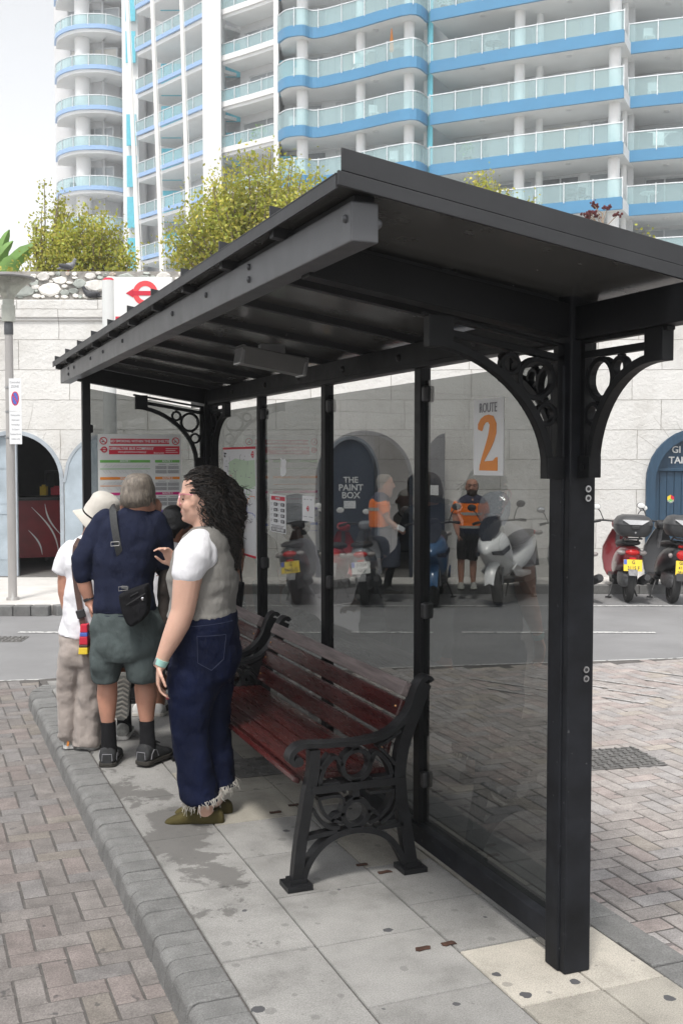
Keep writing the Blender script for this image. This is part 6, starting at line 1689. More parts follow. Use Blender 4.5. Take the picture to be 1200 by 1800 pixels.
q = MB(); Kn.rows(q, dense_rows([(210, 234, 957, 14), (202, 242, 966, 25), (199, 245, 985, 28), (203, 241, 1003, 24)], 3)); organic(q, 'hair', M['hair_black'], Kn.root, .008, 2)
q = MB(); Kn.rows(q, dense_rows([(208, 236, 1018, 18), (190, 254, 1032, 26), (188, 255, 1065, 30), (190, 252, 1112, 31)], 3), fold=2); Kn.limb(q, [(198, 1038, 0, 15), (190, 1068, 8, 14)], 10); Kn.limb(q, [(246, 1038, 0, 15), (254, 1068, 8, 14)], 10); organic(q, 'shirt', M['black_cloth'], Kn.root, .009, 2)
q = MB(); Kn.rows(q, [(192, 252, 1100, 30), (190, 254, 1135, 30)]); Kn.rows(q, [(192, 222, 1125, 28), (195, 224, 1175, 22)]); Kn.rows(q, [(220, 254, 1125, 28), (212, 240, 1165, 22, 16)]); organic(q, 'shorts', M['shorts_grey'], Kn.root, .009, 2)
q = MB(); Kn.limb(q, [(214, 1235, 0, 13), (214.5, 1262, 0, 12.5), (215, 1292, 0, 13)], 14, False); q.build('sock', M['black_cloth'], Kn.root, smooth=True)
q = MB(); Kn.limb(q, [(232, 1196, 0, 12.5), (230, 1197, -30, 12)], 14, False); q.build('sock', M['black_cloth'], Kn.root, smooth=True)
trainer(Kn, (214, 1303, -18), (212, 1303, 52), 30, 13, M['shoe_grey'], M['shoe_white'])
# lifted shoe, sole towards the street
q = MB(); rings = []
c0 = Kn.P(221, 1221, -44); ax = Vector((-.12, .22, -1)).normalized(); sd = Vector((1, .1, -.1)).normalized(); nn = ax.cross(sd).normalized()
if nn.y > 0: nn = -nn
for t, hw, th_ in ((-.155, .02, .02), (-.135, .040, .05), (-.08, .043, .062), (0, .040, .058), (.06, .048, .045), (.11, .044, .034), (.14, .026, .02)):
    rings.append([c0 + ax * t + sd * hw * math.cos(2 * PI * j / 14) - nn * (th_ * .5 - th_ * .5 * math.sin(2 * PI * j / 14)) for j in range(14)])
q.loft(rings, True); ls = organic(q, 'trainer', M['shoe_grey'], Kn.root, .006, 2)
q = MB(); out = [(-.15, .02), (-.13, .04), (-.06, .042), (0, .038), (.06, .047), (.11, .044), (.145, .018)]
q.prism([c0 + ax * t + sd * w + nn * .001 for t, w in out] + [c0 + ax * t - sd * w + nn * .001 for t, w in reversed(out)], nn * .014); so_ = q.build('sole', M['shoe_grey'], ls, bevel=.004)
q = MB()
for i in range(9):
    t = -.12 + i * .029; q.sweep([c0 + ax * (t + .012) - sd * .034 + nn * .016, c0 + ax * (t - .006) + nn * .017, c0 + ax * (t + .012) + sd * .034 + nn * .016], .010, .008, nn)
q.build('tread', M['hat'], so_)

Rd = Fig('brown skinned reader standing at the route map, mostly hidden behind the woman in jeans', 388, 1263, 268)
b = MB()
Rd.rows(b, dense_rows(head_rows_back(410, 870, 68), 3)); Rd.ball(b, 433.5, 906, 0, (4, 9, 10)); Rd.ball(b, 412, 908, 22, (17, 12, 16))
Rd.limb(b, [(408, 925, 0, 14), (402, 945, 0, 17), (398, 958, 0, 26)], 10, False)
Rd.rows(b, dense_rows([(372, 424, 955, 24), (366, 426, 985, 28), (364, 414, 1050, 30), (360, 410, 1100, 31)], 3))
Rd.limb(b, [(370, 965, 0, 15), (360, 1010, 0, 12), (354, 1050, 10, 9)], 10, False); hand(b, Rd.P(354, 1052, 10), (0, .2, -1), (1, 0, 0), .17, -1, .4)
Rd.limb(b, [(418, 965, 0, 15), (414, 1005, 10, 12), (408, 1035, 24, 9)], 10, False); hand(b, Rd.P(408, 1036, 24), (0, .6, -.8), (-1, 0, 0), .17, 1, .4)
Rd.limb(b, [(374, 1115, 0, 18), (372, 1190, 0, 12), (372, 1252, 0, 9)], 10, False); Rd.limb(b, [(398, 1115, 0, 18), (402, 1190, 0, 12), (402, 1252, 0, 9)], 10, False)
organic(b, 'body', M['skin_brown'], Rd.root, .009, 3)
q = MB(); Rd.rows(q, dense_rows([(396, 424, 867, 14), (388, 430, 876, 27), (385, 433, 892, 30, -3), (388, 429, 908, 26, -8), (396, 420, 920, 14, -12)], 3)); organic(q, 'hair', M['hair_black'], Rd.root, .008, 2)
q = MB(); Rd.rows(q, dense_rows([(388, 416, 938, 18), (368, 428, 952, 27), (362, 424, 985, 33), (358, 412, 1050, 34), (356, 408, 1105, 35)], 3), fold=2); Rd.limb(q, [(372, 965, 0, 18), (362, 1000, 0, 15)], 10); Rd.limb(q, [(412, 965, 0, 17), (410, 1000, 8, 15)], 10); organic(q, 'shirt', M['black_cloth'], Rd.root, .009, 2)
q = MB(); Rd.rows(q, [(356, 410, 1095, 34), (355, 414, 1130, 33)]); Rd.rows(q, [(355, 386, 1125, 30), (360, 384, 1245, 18)]); Rd.rows(q, [(384, 414, 1125, 30), (390, 414, 1245, 18)]); organic(q, 'trousers', M['black_cloth'], Rd.root, .009, 2)
trainer(Rd, (372, 1263, -12), (370, 1263, 56), 22, 13, M['shoe_black'], M['sole']); trainer(Rd, (402, 1263, -12), (404, 1263, 56), 22, 13, M['shoe_black'], M['sole'])
Bg = Fig('open topped black tote bag between the woman in jeans and the glass', 388, 1263, 268, name='tote_bag', cat='bag')
q = MB(); Bg.rows(q, dense_rows([(404, 433, 1022, 16), (405, 432, 1030, 17), (407, 429, 1060, 16), (408, 424, 1078, 13)], 3)); q.v = [(v_[0], v_[1] - .14, v_[2]) for v_ in q.v]; organic(q, 'bag', M['bag_black'], Bg.root, .007, 1)
q = MB(); q.tube([Bg.P(408, 1024, -38), Bg.P(406, 985, -34), Bg.P(412, 960, -28), Bg.P(424, 985, -34), Bg.P(428, 1024, -38)], .006, 6); q.build('handle', M['bag_black'], Bg.root)

# ------------------------------------------------------------ two workers across the street
def worker(label, px0, py0, scale, kind):
    f = Fig(label, px0, py0, scale, z0=0.0, v=14.0 if kind == 'beard' else 13.6, group=None)
    b = MB(); c = px0
    if kind == 'beard':
        f.rows(b, dense_rows(head_rows_back(829, 842, 29), 3)); f.limb(b, [(829, 866, 0, 6.5), (829, 876, 0, 8)], 10, False)
        f.limb(b, [(826, 855, -11, 1.6), (825.5, 859, -13, 2.2)], 8); 
        for sx in (818.5, 839): f.ball(b, sx, 857, 0, (1.8, 2.5, 4))
        f.rows(b, dense_rows([(812, 848, 873, 9), (803, 853, 885, 12), (806, 850, 915, 12), (806, 846, 935, 12)], 3))
        f.limb(b, [(804, 884, 0, 6.5), (800, 905, 0, 5.6), (801, 922, -2, 4.8), (805, 938, -5, 3.6)], 10, False); hand(b, f.P(805, 938, -5), (.15, -.1, -1), (1, 0, 0), .17, 1, .6)
        f.limb(b, [(850, 884, 0, 6.5), (852, 905, 0, 5.6), (853, 922, -2, 4.6), (852, 938, -4, 3.4)], 10, False); hand(b, f.P(852, 938, -4), (-.1, -.1, -1), (-1, 0, 0), .17, -1, .4)
        for x in (811, 832): f.limb(b, [(x + 2, 955, 0, 8), (x, 985, 0, 6.5), (x, 1000, 1, 6.2), (x, 1024, 0, 4)], 10, False)
        body = organic(b, 'body', M['skin_pink'], f.root, .0095, 3)
        q = MB(); f.rows(q, dense_rows([(821, 836, 861, 11.5, -2.5), (819.5, 838, 866, 12.5, -2), (822, 836, 871, 9.5, -4), (826, 832, 873, 5, -5)], 3)); organic(q, 'beard', M['beard'], body, .007, 1)
        q = MB(); f.rows(q, dense_rows([(819, 840, 849, 12.5, 2.5), (818.4, 840.4, 856, 12.5, 3), (820, 839, 864, 11, 3.5)], 2)); organic(q, 'stubble', M['beard'], body, .008, 1)
        q = MB(); 
        for sx in (823.3, 831.5): f.ball(q, sx, 854.5, -11.3, (1.6, 1, .9))
        q.build('eye', M['eye'], body, smooth=True)
        q = MB(); f.limb(q, [(821.5, 851.8, -11.6, .8), (826.5, 852, -12.6, .8)], 6); f.limb(q, [(829.5, 852, -12.4, .8), (834.5, 851.8, -11, .8)], 6); q.build('eyebrow', M['beard'], body)
        q = MB(); f.rows(q, dense_rows([(820, 838, 870, 9), (811, 848, 875, 12), (801, 854, 883, 14), (803, 853, 900, 15), (806, 849, 918, 15), (807, 846, 926, 15)], 3), fold=.6)
        f.limb(q, [(806, 884, 0, 8.5), (801, 893, 0, 8), (798.5, 902, 0, 7.4)], 12, False); f.limb(q, [(848, 884, 0, 8.5), (852, 893, 0, 8), (853, 902, 0, 7.4)], 12, False)
        sh = organic(q, 'polo_shirt', M['hi_vis'], f.root, .009, 2, folds=.012)
        q = MB(); f.rows(q, dense_rows([(820, 838, 868.5, 9.5), (811, 848, 873.2, 12.6), (800.5, 854.5, 881.5, 14.6), (801, 854.5, 884, 15)], 3)); organic(q, 'yoke', M['slate_cloth'], sh, .009, 1)
        q = MB(); f.rows(q, [(804.0, 851.5, 899.5, 16.0), (804.6, 851, 904.5, 16.0)]); f.rows(q, [(805.8, 848, 922.5, 16.0), (806.0, 847.4, 927, 16.0)]); q.build('reflective_band', M['reflective'], sh, smooth=True)
        q = MB(); f.rows(q, [(823, 834, 872, 3, -9), (826, 831, 879, 3, -11.5)]); q.build('collar_opening', M['skin_pink'], sh)
        q = MB(); f.rows(q, dense_rows([(807, 846, 924, 14), (806, 846, 932, 15), (805, 845, 948, 15)], 2)); f.rows(q, [(804, 826, 944, 14), (803, 823, 981, 12)]); f.rows(q, [(825, 845, 944, 14), (823, 839, 983, 12)]); so = organic(q, 'shorts', M['black_cloth'], f.root, .009, 2, folds=.015)
        q = MB(); f.rows(q, [(806.6, 846.4, 927, 15.4), (806.2, 846, 936, 15.8)]); q.build('jumper_hem', M['navy_knit'], so, smooth=True)
        for x in (810, 832): trainer(f, (x + 1, 1033, 4), (x - 2, 1033, -28), 13, 6, M['shoe_grey'], M['sole'])
    else:
        # profile facing right, head turned towards the road
        f.rows(b, dense_rows([(668, 682, 846.5, 6), (664, 688, 850, 11), (662, 690, 857, 13), (662, 690.5, 864, 13), (664, 690, 871, 12), (667, 689, 877, 11), (673, 688, 882, 8.5), (678, 686, 885, 5)], 3))
        f.limb(b, [(690, 860, -3, 1.8), (692, 866, -4, 2.3)], 8); f.ball(b, 673, 866, -12, (2.4, 1.6, 4))
        f.limb(b, [(672, 876, 0, 8), (668, 886, 0, 9)], 10, False)
        f.rows(b, dense_rows([(656, 680, 885, 12), (650, 684, 905, 14), (650, 682, 930, 13), (652, 680, 945, 13)], 3))
        f.limb(b, [(672, 892, -13, 7), (675, 910, -15, 6), (681, 924, -16, 5), (690, 932, -16, 3.8), (697, 937, -16, 3.2)], 10, False); hand(b, f.P(697, 937, -16), (.8, -.1, -.6), (0, .9, -.2), .17, 1, .6)
        f.limb(b, [(666, 892, 12, 7), (672, 915, 14, 6), (684, 930, 14, 4.4)], 10, False); hand(b, f.P(684, 930, 14), (.8, 0, -.6), (0, -1, -.2), .17, -1, .6)
        for (x, d) in ((686, -6), (690, 7)): f.limb(b, [(x - 6, 955, d, 11), (x, 990, d, 7), (x - 4, 1020, d, 5), (x - 6, 1040, d, 4)], 10, False)
        body = organic(b, 'body', M['skin_pink'], f.root, .0095, 3)
        q = MB(); f.rows(q, dense_rows([(669, 681, 845, 6), (663, 687, 848.5, 12), (660.8, 686, 856, 14), (661, 680, 863, 13.6, 0), (663, 676, 869, 12.6)], 3)); organic(q, 'hair', M['hair_grey'], body, .007, 1)
        q = MB()
        for d in (-7,): f.ball(q, 689, 860, d, (1, 1.8, 1))
        q.build('eye', M['eye'], body, smooth=True)
        q = MB(); f.rows(q, dense_rows([(658, 680, 882, 12), (650, 684, 891, 16), (648, 685, 908, 17), (648, 684, 926, 17), (649, 683, 937, 16.5)], 3), fold=.6)
        f.limb(q, [(670, 893, -14, 9.5), (674, 905, -16, 8.4), (677, 912, -17, 7.6)], 12, False); sh = organic(q, 'polo_shirt', M['hi_vis'], f.root, .009, 2, folds=.012)
        q = MB(); f.rows(q, dense_rows([(660, 680, 876, 11), (656, 683, 881, 14), (651, 684.5, 889, 17), (652, 684, 893, 17)], 3)); organic(q, 'yoke', M['slate_cloth'], sh, .009, 1)
        q = MB(); f.rows(q, [(647.2, 684.6, 902.5, 17.8), (647.2, 684.4, 908, 17.8)]); q.build('reflective_band', M['reflective'], sh, smooth=True)
        q = MB(); f.rows(q, dense_rows([(652, 684, 934, 15), (652, 694, 945, 16), (656, 698, 960, 16)], 3)); f.rows(q, dense_rows([(660, 700, 955, 11, -6), (668, 702, 980, 11, -6), (670, 700, 1007, 10, -6)], 3), fold=1); f.rows(q, dense_rows([(664, 702, 955, 11, 7), (674, 704, 980, 11, 7), (676, 703, 1006, 10, 7)], 3), fold=1); organic(q, 'long_shorts', M['grey_denim'], f.root, .009, 2, folds=.015)
        q = MB()
        for (x, d) in ((683, -6), (687, 7)): f.limb(q, [(x + 2, 1008, d, 6.4), (x - 3, 1030, d, 5.4), (x - 5, 1046, d, 5.4)], 10, False)
        q.build('sock', M['black_cloth'], f.root, smooth=True)
        for (x, d) in ((680, -6), (683, 7)): trainer(f, (x - 5, 1052, d), (x + 24, 1052, d - 4), 13, 5.6, M['shoe_black'], M['sole'])
        q = MB(); q.box(f.P(703, 938, -19), (.10, .012, .06), Matrix.Rotation(.5, 3, 'Y')); q.build('folded_leaflet', M['paper'], f.root)
    return f
worker('bald bearded worker in orange polo shirt and black shorts beside the white scooter', 829, 1033, 133.6, 'beard')
worker('grey haired worker in orange polo shirt and long grey shorts seen through the glass', 678, 1052, 138.5, 'grey')
# ================================================================ notices on the shelter
def sheet(name, label, cat, loc, xdir, w, h, m_, t=.003):
    """a printed sheet: returns thing + frame helpers; origin at its top-left corner"""
    o = thing(name, label, cat, loc)
    X = Vector(xdir); Z = Vector((0, 0, 1)); N = X.cross(Z)
    q = MB(); q.prism([X * 0, X * w, X * w - Z * h, -Z * h], -N * t); q.build('board', m_, o)
    def rect(x0, y0, x1, y1, m2, nm, d=.0012):
        q = MB(); q.prism([X * x0 - Z * y0 + N * .0002, X * x1 - Z * y0 + N * .0002, X * x1 - Z * y1 + N * .0002, X * x0 - Z * y1 + N * .0002], N * d); return q.build(nm, m2, o)
    def txt(s, x, y, size, m2, align='LEFT', d=.0016, bold=0.0, sx=1.0, nm='lettering'):
        return text_mb(s, size, X * x - Z * y + N * .0013, X, Z, d, align, bold, sx).build(nm, m2, o)
    def P(x, y, k=.0014): return X * x - Z * y + N * k
    return o, rect, txt, P, N
def lines_mb(P, N, rows, mbs=None):
    q = MB()
    for (x0, y0, x1, y1, w) in rows: q.sweep([P(x0, y0), P(x1, y1)], w, .0008, N)
    return q
def roundel(P, N, cx, cy, r, o, arrow=1.35, left=True, m_='red'):
    q = MB(); q.sweep([P(cx + r * math.cos(k * PI / 14), cy + r * math.sin(k * PI / 14), .0018) for k in range(28)], r * .5, .001, N, closed=True)
    q.build('roundel', M[m_], o)
    q = MB(); s = -1 if left else 1
    q.prism([P(cx + s * r * arrow, cy - r * .23, .0026), P(cx - s * r * 1.25, cy - r * .23, .0026), P(cx - s * r * 1.25, cy + r * .23, .0026), P(cx + s * r * arrow, cy + r * .23, .0026)], N * .0012)
    q.prism([P(cx + s * r * arrow, cy - r * .42, .0026), P(cx + s * r * arrow, cy + r * .42, .0026), P(cx + s * r * (arrow + .5), cy, .0026)], N * .0012)
    q.build('arrow', M[m_], o)
# --- route 2
o, rect, txt, P, N = sheet('route_sign', 'white ROUTE 2 sign with a big orange numeral stuck on the nearest glass pane', 'sign', (2.0305, 3.706, 1.924), (0, -1, 0), .226, .290, M['paper'])
txt('ROUTE', .113, .036, .052, M['greyprint'], 'CENTER', sx=.80, bold=.0)
sx_, sy_ = .226 / 140, .290 / 362
st = [(250, 812, 20), (252, 795, 26), (260, 775, 22), (274, 760, 17), (290, 757, 17), (304, 768, 26), (311, 790, 33), (310, 820, 34), (303, 850, 31), (292, 882, 26), (279, 915, 20), (267, 945, 15), (259, 972, 13), (256, 990, 14)]
q = MB(); sm = [(a, b) for a, b in [((x - 218) * sx_, (y - 664) * sy_) for x, y, w in st]]
q.sweep([P(x, y) for x, y in sm], [w * sx_ for _, _, w in st], .0012, N)
base = [(248, 1003), (250, 975), (262, 962), (290, 958), (312, 956), (326, 940), (333, 940), (333, 1003)]
q.prism([P((x - 218) * sx_, (y - 664) * sy_, .0008) for x, y in base], N * .0013)
q.build('numeral', M['orange'], o)
# --- fares
o, rect, txt, P, N = sheet('fare_notice', 'small white fare list with red header on the second glass pane from the far end', 'notice', (2.0305, 6.255, 1.482), (0, -1, 0), .298, .225, M['paper'])
rect(.03, .010, .285, .034, M['red'], 'header'); txt('BUS FARES', .157, .022, .017, M['paper'], 'CENTER', d=.0022)
for i in range(4):
    for j in (0, 1):
        x = .08 + j * .13; y = .048 + i * .033
        rect(x, y, x + .065, y + .019, M['blackprint'], 'price_box'); txt('£1.80' if (i + j) % 2 else '£2.50', x + .033, y + .0095, .015, M['paper'], 'CENTER', d=.0022)
        lines_mb(P, N, [(x - .06, y + .004, x - .02, y + .004, .002), (x - .06, y + .012, x - .03, y + .012, .002)]).build('small_print', M['greyprint'], o)
lines_mb(P, N, [(.03, .184, .27, .184, .003), (.05, .191, .25, .191, .003)]).build('small_print', M['greyprint'], o)
rect(.03, .197, .29, .220, M['blackprint'], 'footer'); txt('EXACT CHANGE ONLY', .16, .2085, .021, M['paper'], 'CENTER', d=.0022, bold=.0006)
# --- plain notice (the square codes are left out)
o, rect, txt, P, N = sheet('plain_notice', 'white notice with a small red emblem right of the fare list', 'notice', (2.0305, 5.672, 1.492), (0, -1, 0), .19, .14, M['paper'])
roundel(P, N, .095, .07, .012, o)
lines_mb(P, N, [(.03, .02, .06, .02, .004), (.08, .02, .10, .02, .003), (.13, .02, .16, .02, .004), (.02, .115, .08, .115, .003), (.11, .115, .17, .115, .003)]).build('small_print', M['greyprint'], o)
# --- scraps of torn paper
o = thing('paper_scrap', 'torn white paper scrap on the glass above the fare list', 'paper', (2.0305, 6.05, 1.60))
q = MB(); pts = [(0, 0), (.05, -.01), (.13, .0), (.15, .02), (.14, .06), (.15, .09), (.11, .105), (.05, .10), (.01, .11), (.02, .06), (-.005, .04)]
q.prism([(0, -x * .7, z * .9) for x, z in pts], (-.0012, 0, 0)); q.build('scrap', M['paper'], o)
# --- network map
o, rect, txt, P, N = sheet('route_map', 'large white network map poster with red border beside the corner post', 'poster', (2.0305, 7.30, 1.772), (0, -1, 0), .76, .71, M['paper'])
rect(0, 0, .76, .014, M['red'], 'border'); rect(0, .696, .76, .71, M['red'], 'border')
q = MB(); r_ = random.Random(3); pl = [(.15, .10), (.30, .075), (.55, .09), (.74, .085), (.755, .25), (.60, .27), (.40, .26), (.30, .285), (.20, .24), (.14, .18)]
q.prism([P(x, y, .0003) for x, y in pl], N * .0006); q.build('park_area', M['palegreen'], o)
mk = ['greyprint', 'magenta', 'green', 'blue', 'orange']
for k in range(5):
    x, y = .06 + .1 * k, .13 + .06 * k; q = MB(); pts = [(x, y)]
    for i in range(9):
        if i % 2: y += r_.uniform(-.05, .1)
        else: x += r_.uniform(.03, .14)
        pts.append((min(.74, x), max(.06, min(.66, y))))
    for a, b_ in zip(pts[:-1], pts[1:]): q.sweep([P(*a), P(*b_)], .004, .0008, N)
    q.build('route_line', M[mk[k]], o)
rows = []
for i in range(70):
    x, y = r_.uniform(.05, .68), r_.uniform(.05, .52); L = r_.uniform(.015, .05); v_ = r_.random() < .35
    rows.append((x, y, x if v_ else x + L, y + L * .8 if v_ else y, .004))
lines_mb(P, N, rows).build('stop_names', M['greyprint'], o)
roundel(P, N, .70, .05, .018, o)
txt('Route\nMap', .03, .05, .022, M['blackprint'])
# --- timetable on the far end pane
tt, rect, txt, P, N = sheet('timetable', 'pale grey timetable board with coloured route bars on the far end glass', 'timetable', (1.216, 7.583, 1.867), (1, 0, 0), .585, .86, M['greypaper'], .006)
K = .585 / 1075.0
def X_(px): return (px - 50) * K
def Y_(py): return (py - 30) * K
rect(X_(210), Y_(90), X_(968), Y_(156), M['red'], 'banner'); txt('NO SMOKING WITHIN THE BUS SHELTER', X_(589), Y_(123), .0265, M['paper'], 'CENTER', d=.0022, bold=.0004, sx=.87)
rect(X_(190), Y_(184), X_(1102), Y_(290), M['red'], 'banner'); txt('GIBRALTAR BUS COMPANY', X_(478), Y_(217), .029, M['paper'], 'CENTER', d=.0022, bold=.0004, sx=.87)
txt('www.gibraltarbuscompany.gi', X_(485), Y_(258), .020, M['paper'], 'CENTER', d=.0022, sx=.85); txt('Bustracker', X_(833), Y_(272), .017, M['paper'], 'CENTER', d=.0022)
lines_mb(lambda x, y: P(x, y, .002), N, [(X_(920), Y_(215), X_(1080), Y_(215), .003), (X_(920), Y_(238), X_(1050), Y_(238), .003), (X_(920), Y_(262), X_(1080), Y_(262), .003)]).build('small_print', M['paper'], tt)
roundel(P, N, X_(130), Y_(230), .017, tt)
for px in (121, 1052):
    cx, cy, r = X_(px), Y_(118), .0235
    q = MB(); q.sweep([P(cx + r * math.cos(k * PI / 14), cy + r * math.sin(k * PI / 14)) for k in range(28)], .006, .001, N, closed=True); q.sweep([P(cx - r * .7, cy - r * .7), P(cx + r * .7, cy + r * .7)], .005, .001, N); q.build('no_smoking_symbol', M['red'], tt)
    q = MB(); q.sweep([P(cx - .012, cy + .008), P(cx + .004, cy + .003)], .006, .0006, N); q.build('cigarette', M['blackprint'], tt)
r_ = random.Random(6)
for i, (c_, py) in enumerate((('green', 380), ('orange', 598), ('magenta', 798), ('purple', 1028), ('blue', 1240))):
    rect(X_(74), Y_(py - 17), X_(716), Y_(py + 17), M[c_], 'route_bar'); rect(X_(780), Y_(py - 17), X_(1102), Y_(py + 17), M[c_], 'route_bar')
    for cx in (395, 941): txt('ROUTE %s' % (1, 2, 3, 4, 7)[i], X_(cx), Y_(py), .018, M['paper'], 'CENTER', d=.0022, bold=.0004)
    q = MB(); y0 = py + 97; q.sweep([P(X_(74), Y_(y0)), P(X_(716), Y_(y0))], .004, .0008, N); q.build('route_line', M[c_], tt)
    rows = []
    for k in range(15):
        x = 105 + k * 40 + r_.uniform(-6, 6); L = r_.uniform(.5, 1); rows.append((X_(x), Y_(y0 - 12), X_(x + 55 * L), Y_(y0 - 12 - 50 * L), .0016))
        if k % 5 != 3: rows.append((X_(x), Y_(y0 + 14), X_(x + 46 * L), Y_(y0 + 14 + 52 * L), .0016))
    lines_mb(P, N, rows).build('stop_names', M['greyprint'], tt)
    rows = [(X_(820), Y_(py + 40), X_(920), Y_(py + 40), .003), (X_(970), Y_(py + 40), X_(1080), Y_(py + 40), .003)]
    for k in range(9):
        if k in (4,): continue
        for xa, xb in ((784, 932), (946, 1092)): rows.append((X_(xa), Y_(py + 64 + k * 11), X_(xb), Y_(py + 64 + k * 11), .0036))
    lines_mb(P, N, rows).build('time_table', M['greyprint'], tt)

# ================================================================ bus stop flag beyond the shelter
v = 8.75; f = v / 1900.0
o = thing('bus_stop_sign', 'white bus stop flag with red arrow roundel rising behind the shelter roof', 'sign', Wp((195 - 600) * f, v, -.1), -TH)
q = MB(); q.tube([(0, 0, 0), (0, 0, 3.22)], (.053), 20, up=(1, 0, 0)); q.build('post', M['white_grey'] if 'white_grey' in M else M['greypaper'], o, smooth=True)
q = MB(); q.cuboid(.045, .515, -.035, .035, 2.62, 3.245); fl_ = q.build('flag', M['white'], o, bevel=.012)
q = MB(); q.lathe([(.054, 0), (.03, .02)], (0, 0, 3.221), 18); q.build('cap', M['red'], o)
def PF(x, y, k=.0014): return Vector((x, -.0355 - k, y))
NF = Vector((0, -1, 0))
q = MB(); cx, cy, r = .30, 3.115, .078; q.sweep([PF(cx + r * math.cos(k * PI / 14), cy + r * math.sin(k * PI / 14), .001) for k in range(28)], .042, .001, NF, closed=True); q.build('roundel', mat('faded red roundel', (0.72, 0.07, 0.08), .5), fl_)
q = MB(); q.prism([PF(.20, cy - .018, .002), PF(.44, cy - .018, .002), PF(.44, cy + .018, .002), PF(.20, cy + .018, .002)], NF * .001); q.prism([PF(.205, cy - .036, .002), PF(.205, cy + .036, .002), PF(.145, cy, .002)], NF * .001); q.build('arrow', M['red'], fl_)
q = MB(); q.prism([PF(.06, 2.86, .001), PF(.50, 2.86, .001), PF(.50, 2.93, .001), PF(.06, 2.93, .001)], NF * .001); q.build('band', M['red'], fl_)

# ================================================================ lamp post with its parking sign
v = 12.9; f = v / 1900.0
M['galv'] = mat('weathered grey post paint', (0.36, 0.345, 0.335), .55, var=.12, scale=3, stretch=(1, 1, .3), spots=(6, .62, (0.50, 0.50, 0.49)))
M['frost'] = glass_mat('cloudy lamp bowl', (.72, .73, .68), 1.4, .6, haze=.5, hazecol=(.55, .55, .50))
o = thing('lamp_post', 'grey street lamp post with a flat cap over a conical bowl at the left edge', 'street lamp', Wp((20 - 600) * f, v, 0), -TH)
q = MB(); q.tube([(0, 0, 0), (0, 0, 2.0), (0, 0, 3.24)], [.051, .050, .046], 20); q.tube([(0, 0, 0), (0, 0, .03)], .075, 16); q.build('pole', M['galv'], o, smooth=True)
q = MB(); q.lathe([(.052, 3.16), (.054, 3.20), (.052, 3.30), (.046, 3.31)], n=20); q.build('collar', M['grey_and_sky_lit'], o, smooth=True)
q = MB(); q.lathe([(.04, 3.305), (.078, 3.31), (.08, 3.50), (.066, 3.515), (.066, 3.57)], n=24); q.build('lantern_base', mat('greenish grey plastic', (.42, .43, .38), .4), o, smooth=True)
q = MB(); q.lathe([(.062, 3.57), (.085, 3.62), (.16, 3.71), (.27, 3.80), (.275, 3.805), (.15, 3.805)], n=32); q.build('lantern_bowl', M['frost'], o, smooth=True)
q = MB(); q.lathe([(.05, 3.81), (.315, 3.808), (.32, 3.822), (.30, 3.84), (.15, 3.872), (.02, 3.88)], n=32); q.build('lantern_cap', mat('grey lamp cap', (.22, .215, .21), .5), o, smooth=True)
q = MB(); q.lathe([(.02, 3.58), (.025, 3.72), (.008, 3.75)], n=12); q.build('lamp_bulb', M['white'], o, smooth=True)
sx0 = (22 - 20) * f
def zpx(y): return 1.7 + (805 - y) * f
s = thing('parking_sign', 'white parking zone plate with a blue and red roundel strapped to the lamp post', 'sign', Wp((20 - 600) * f, v, 0), -TH)
y0 = -.075; zt, zb, zm = zpx(667), zpx(781), zpx(724)
q = MB(); q.cuboid(sx0, sx0 + .147, y0, y0 + .004, zm + .002, zt); pl_ = q.build('upper_plate', M['paper'], s, bevel=.0015)
q = MB(); q.cuboid(sx0, sx0 + .147, y0, y0 + .004, zb, zm - .002); pl2 = q.build('lower_plate', M['paper'], s, bevel=.0015)
q = MB()
for z in (zt - .1, zm, zb + .08): q.sweep([(.054 * math.cos(k * PI / 10), .054 * math.sin(k * PI / 10), z) for k in range(20)], .004, .02, (0, 0, 1), closed=True)
q.build('strap', M['steel'], s)
cx = sx0 + .0735
text_mb('Controlled', .034, (cx, y0 - .0003, zt - .045), (1, 0, 0), (0, 0, 1), .001, sx=.8).build('lettering', M['greyprint'], pl_)
text_mb('ZONE', .042, (cx, y0 - .0003, zt - .095), (1, 0, 0), (0, 0, 1), .001, sx=.8).build('lettering', M['greyprint'], pl_)
q = MB(); q.lathe([(.046, 0), (.046, .0008)], (cx, y0 - .0004, zt - .235), 24, axis=Matrix.Rotation(PI / 2, 3, 'X')); q.v = [(a if False else cx + (a - cx) * .85, b, zt - .235 + (c - (zt - .235)) * 1.7) for a, b, c in q.v]; q.build('roundel', M['blue'], pl_)
q = MB(); q.sweep([(cx + .04 * math.cos(k * PI / 12), y0 - .0018, zt - .235 + .078 * math.sin(k * PI / 12)) for k in range(24)], .011, .0008, (0, 1, 0), closed=True); q.sweep([(cx - .028, y0 - .0018, zt - .185), (cx + .028, y0 - .0018, zt - .285)], .011, .0008, (0, 1, 0)); q.build('red_ring', M['red'], pl_)
for i, t_ in enumerate(('Parking within', 'demarcated', 'Parking Bays', 'for Zone 4', 'Resident Permit', 'holders only')):
    text_mb(t_, .027, (cx, y0 - .0003, zm - .045 - i * .056), (1, 0, 0), (0, 0, 1), .001, sx=.72).build('lettering', M['greyprint'], pl2)

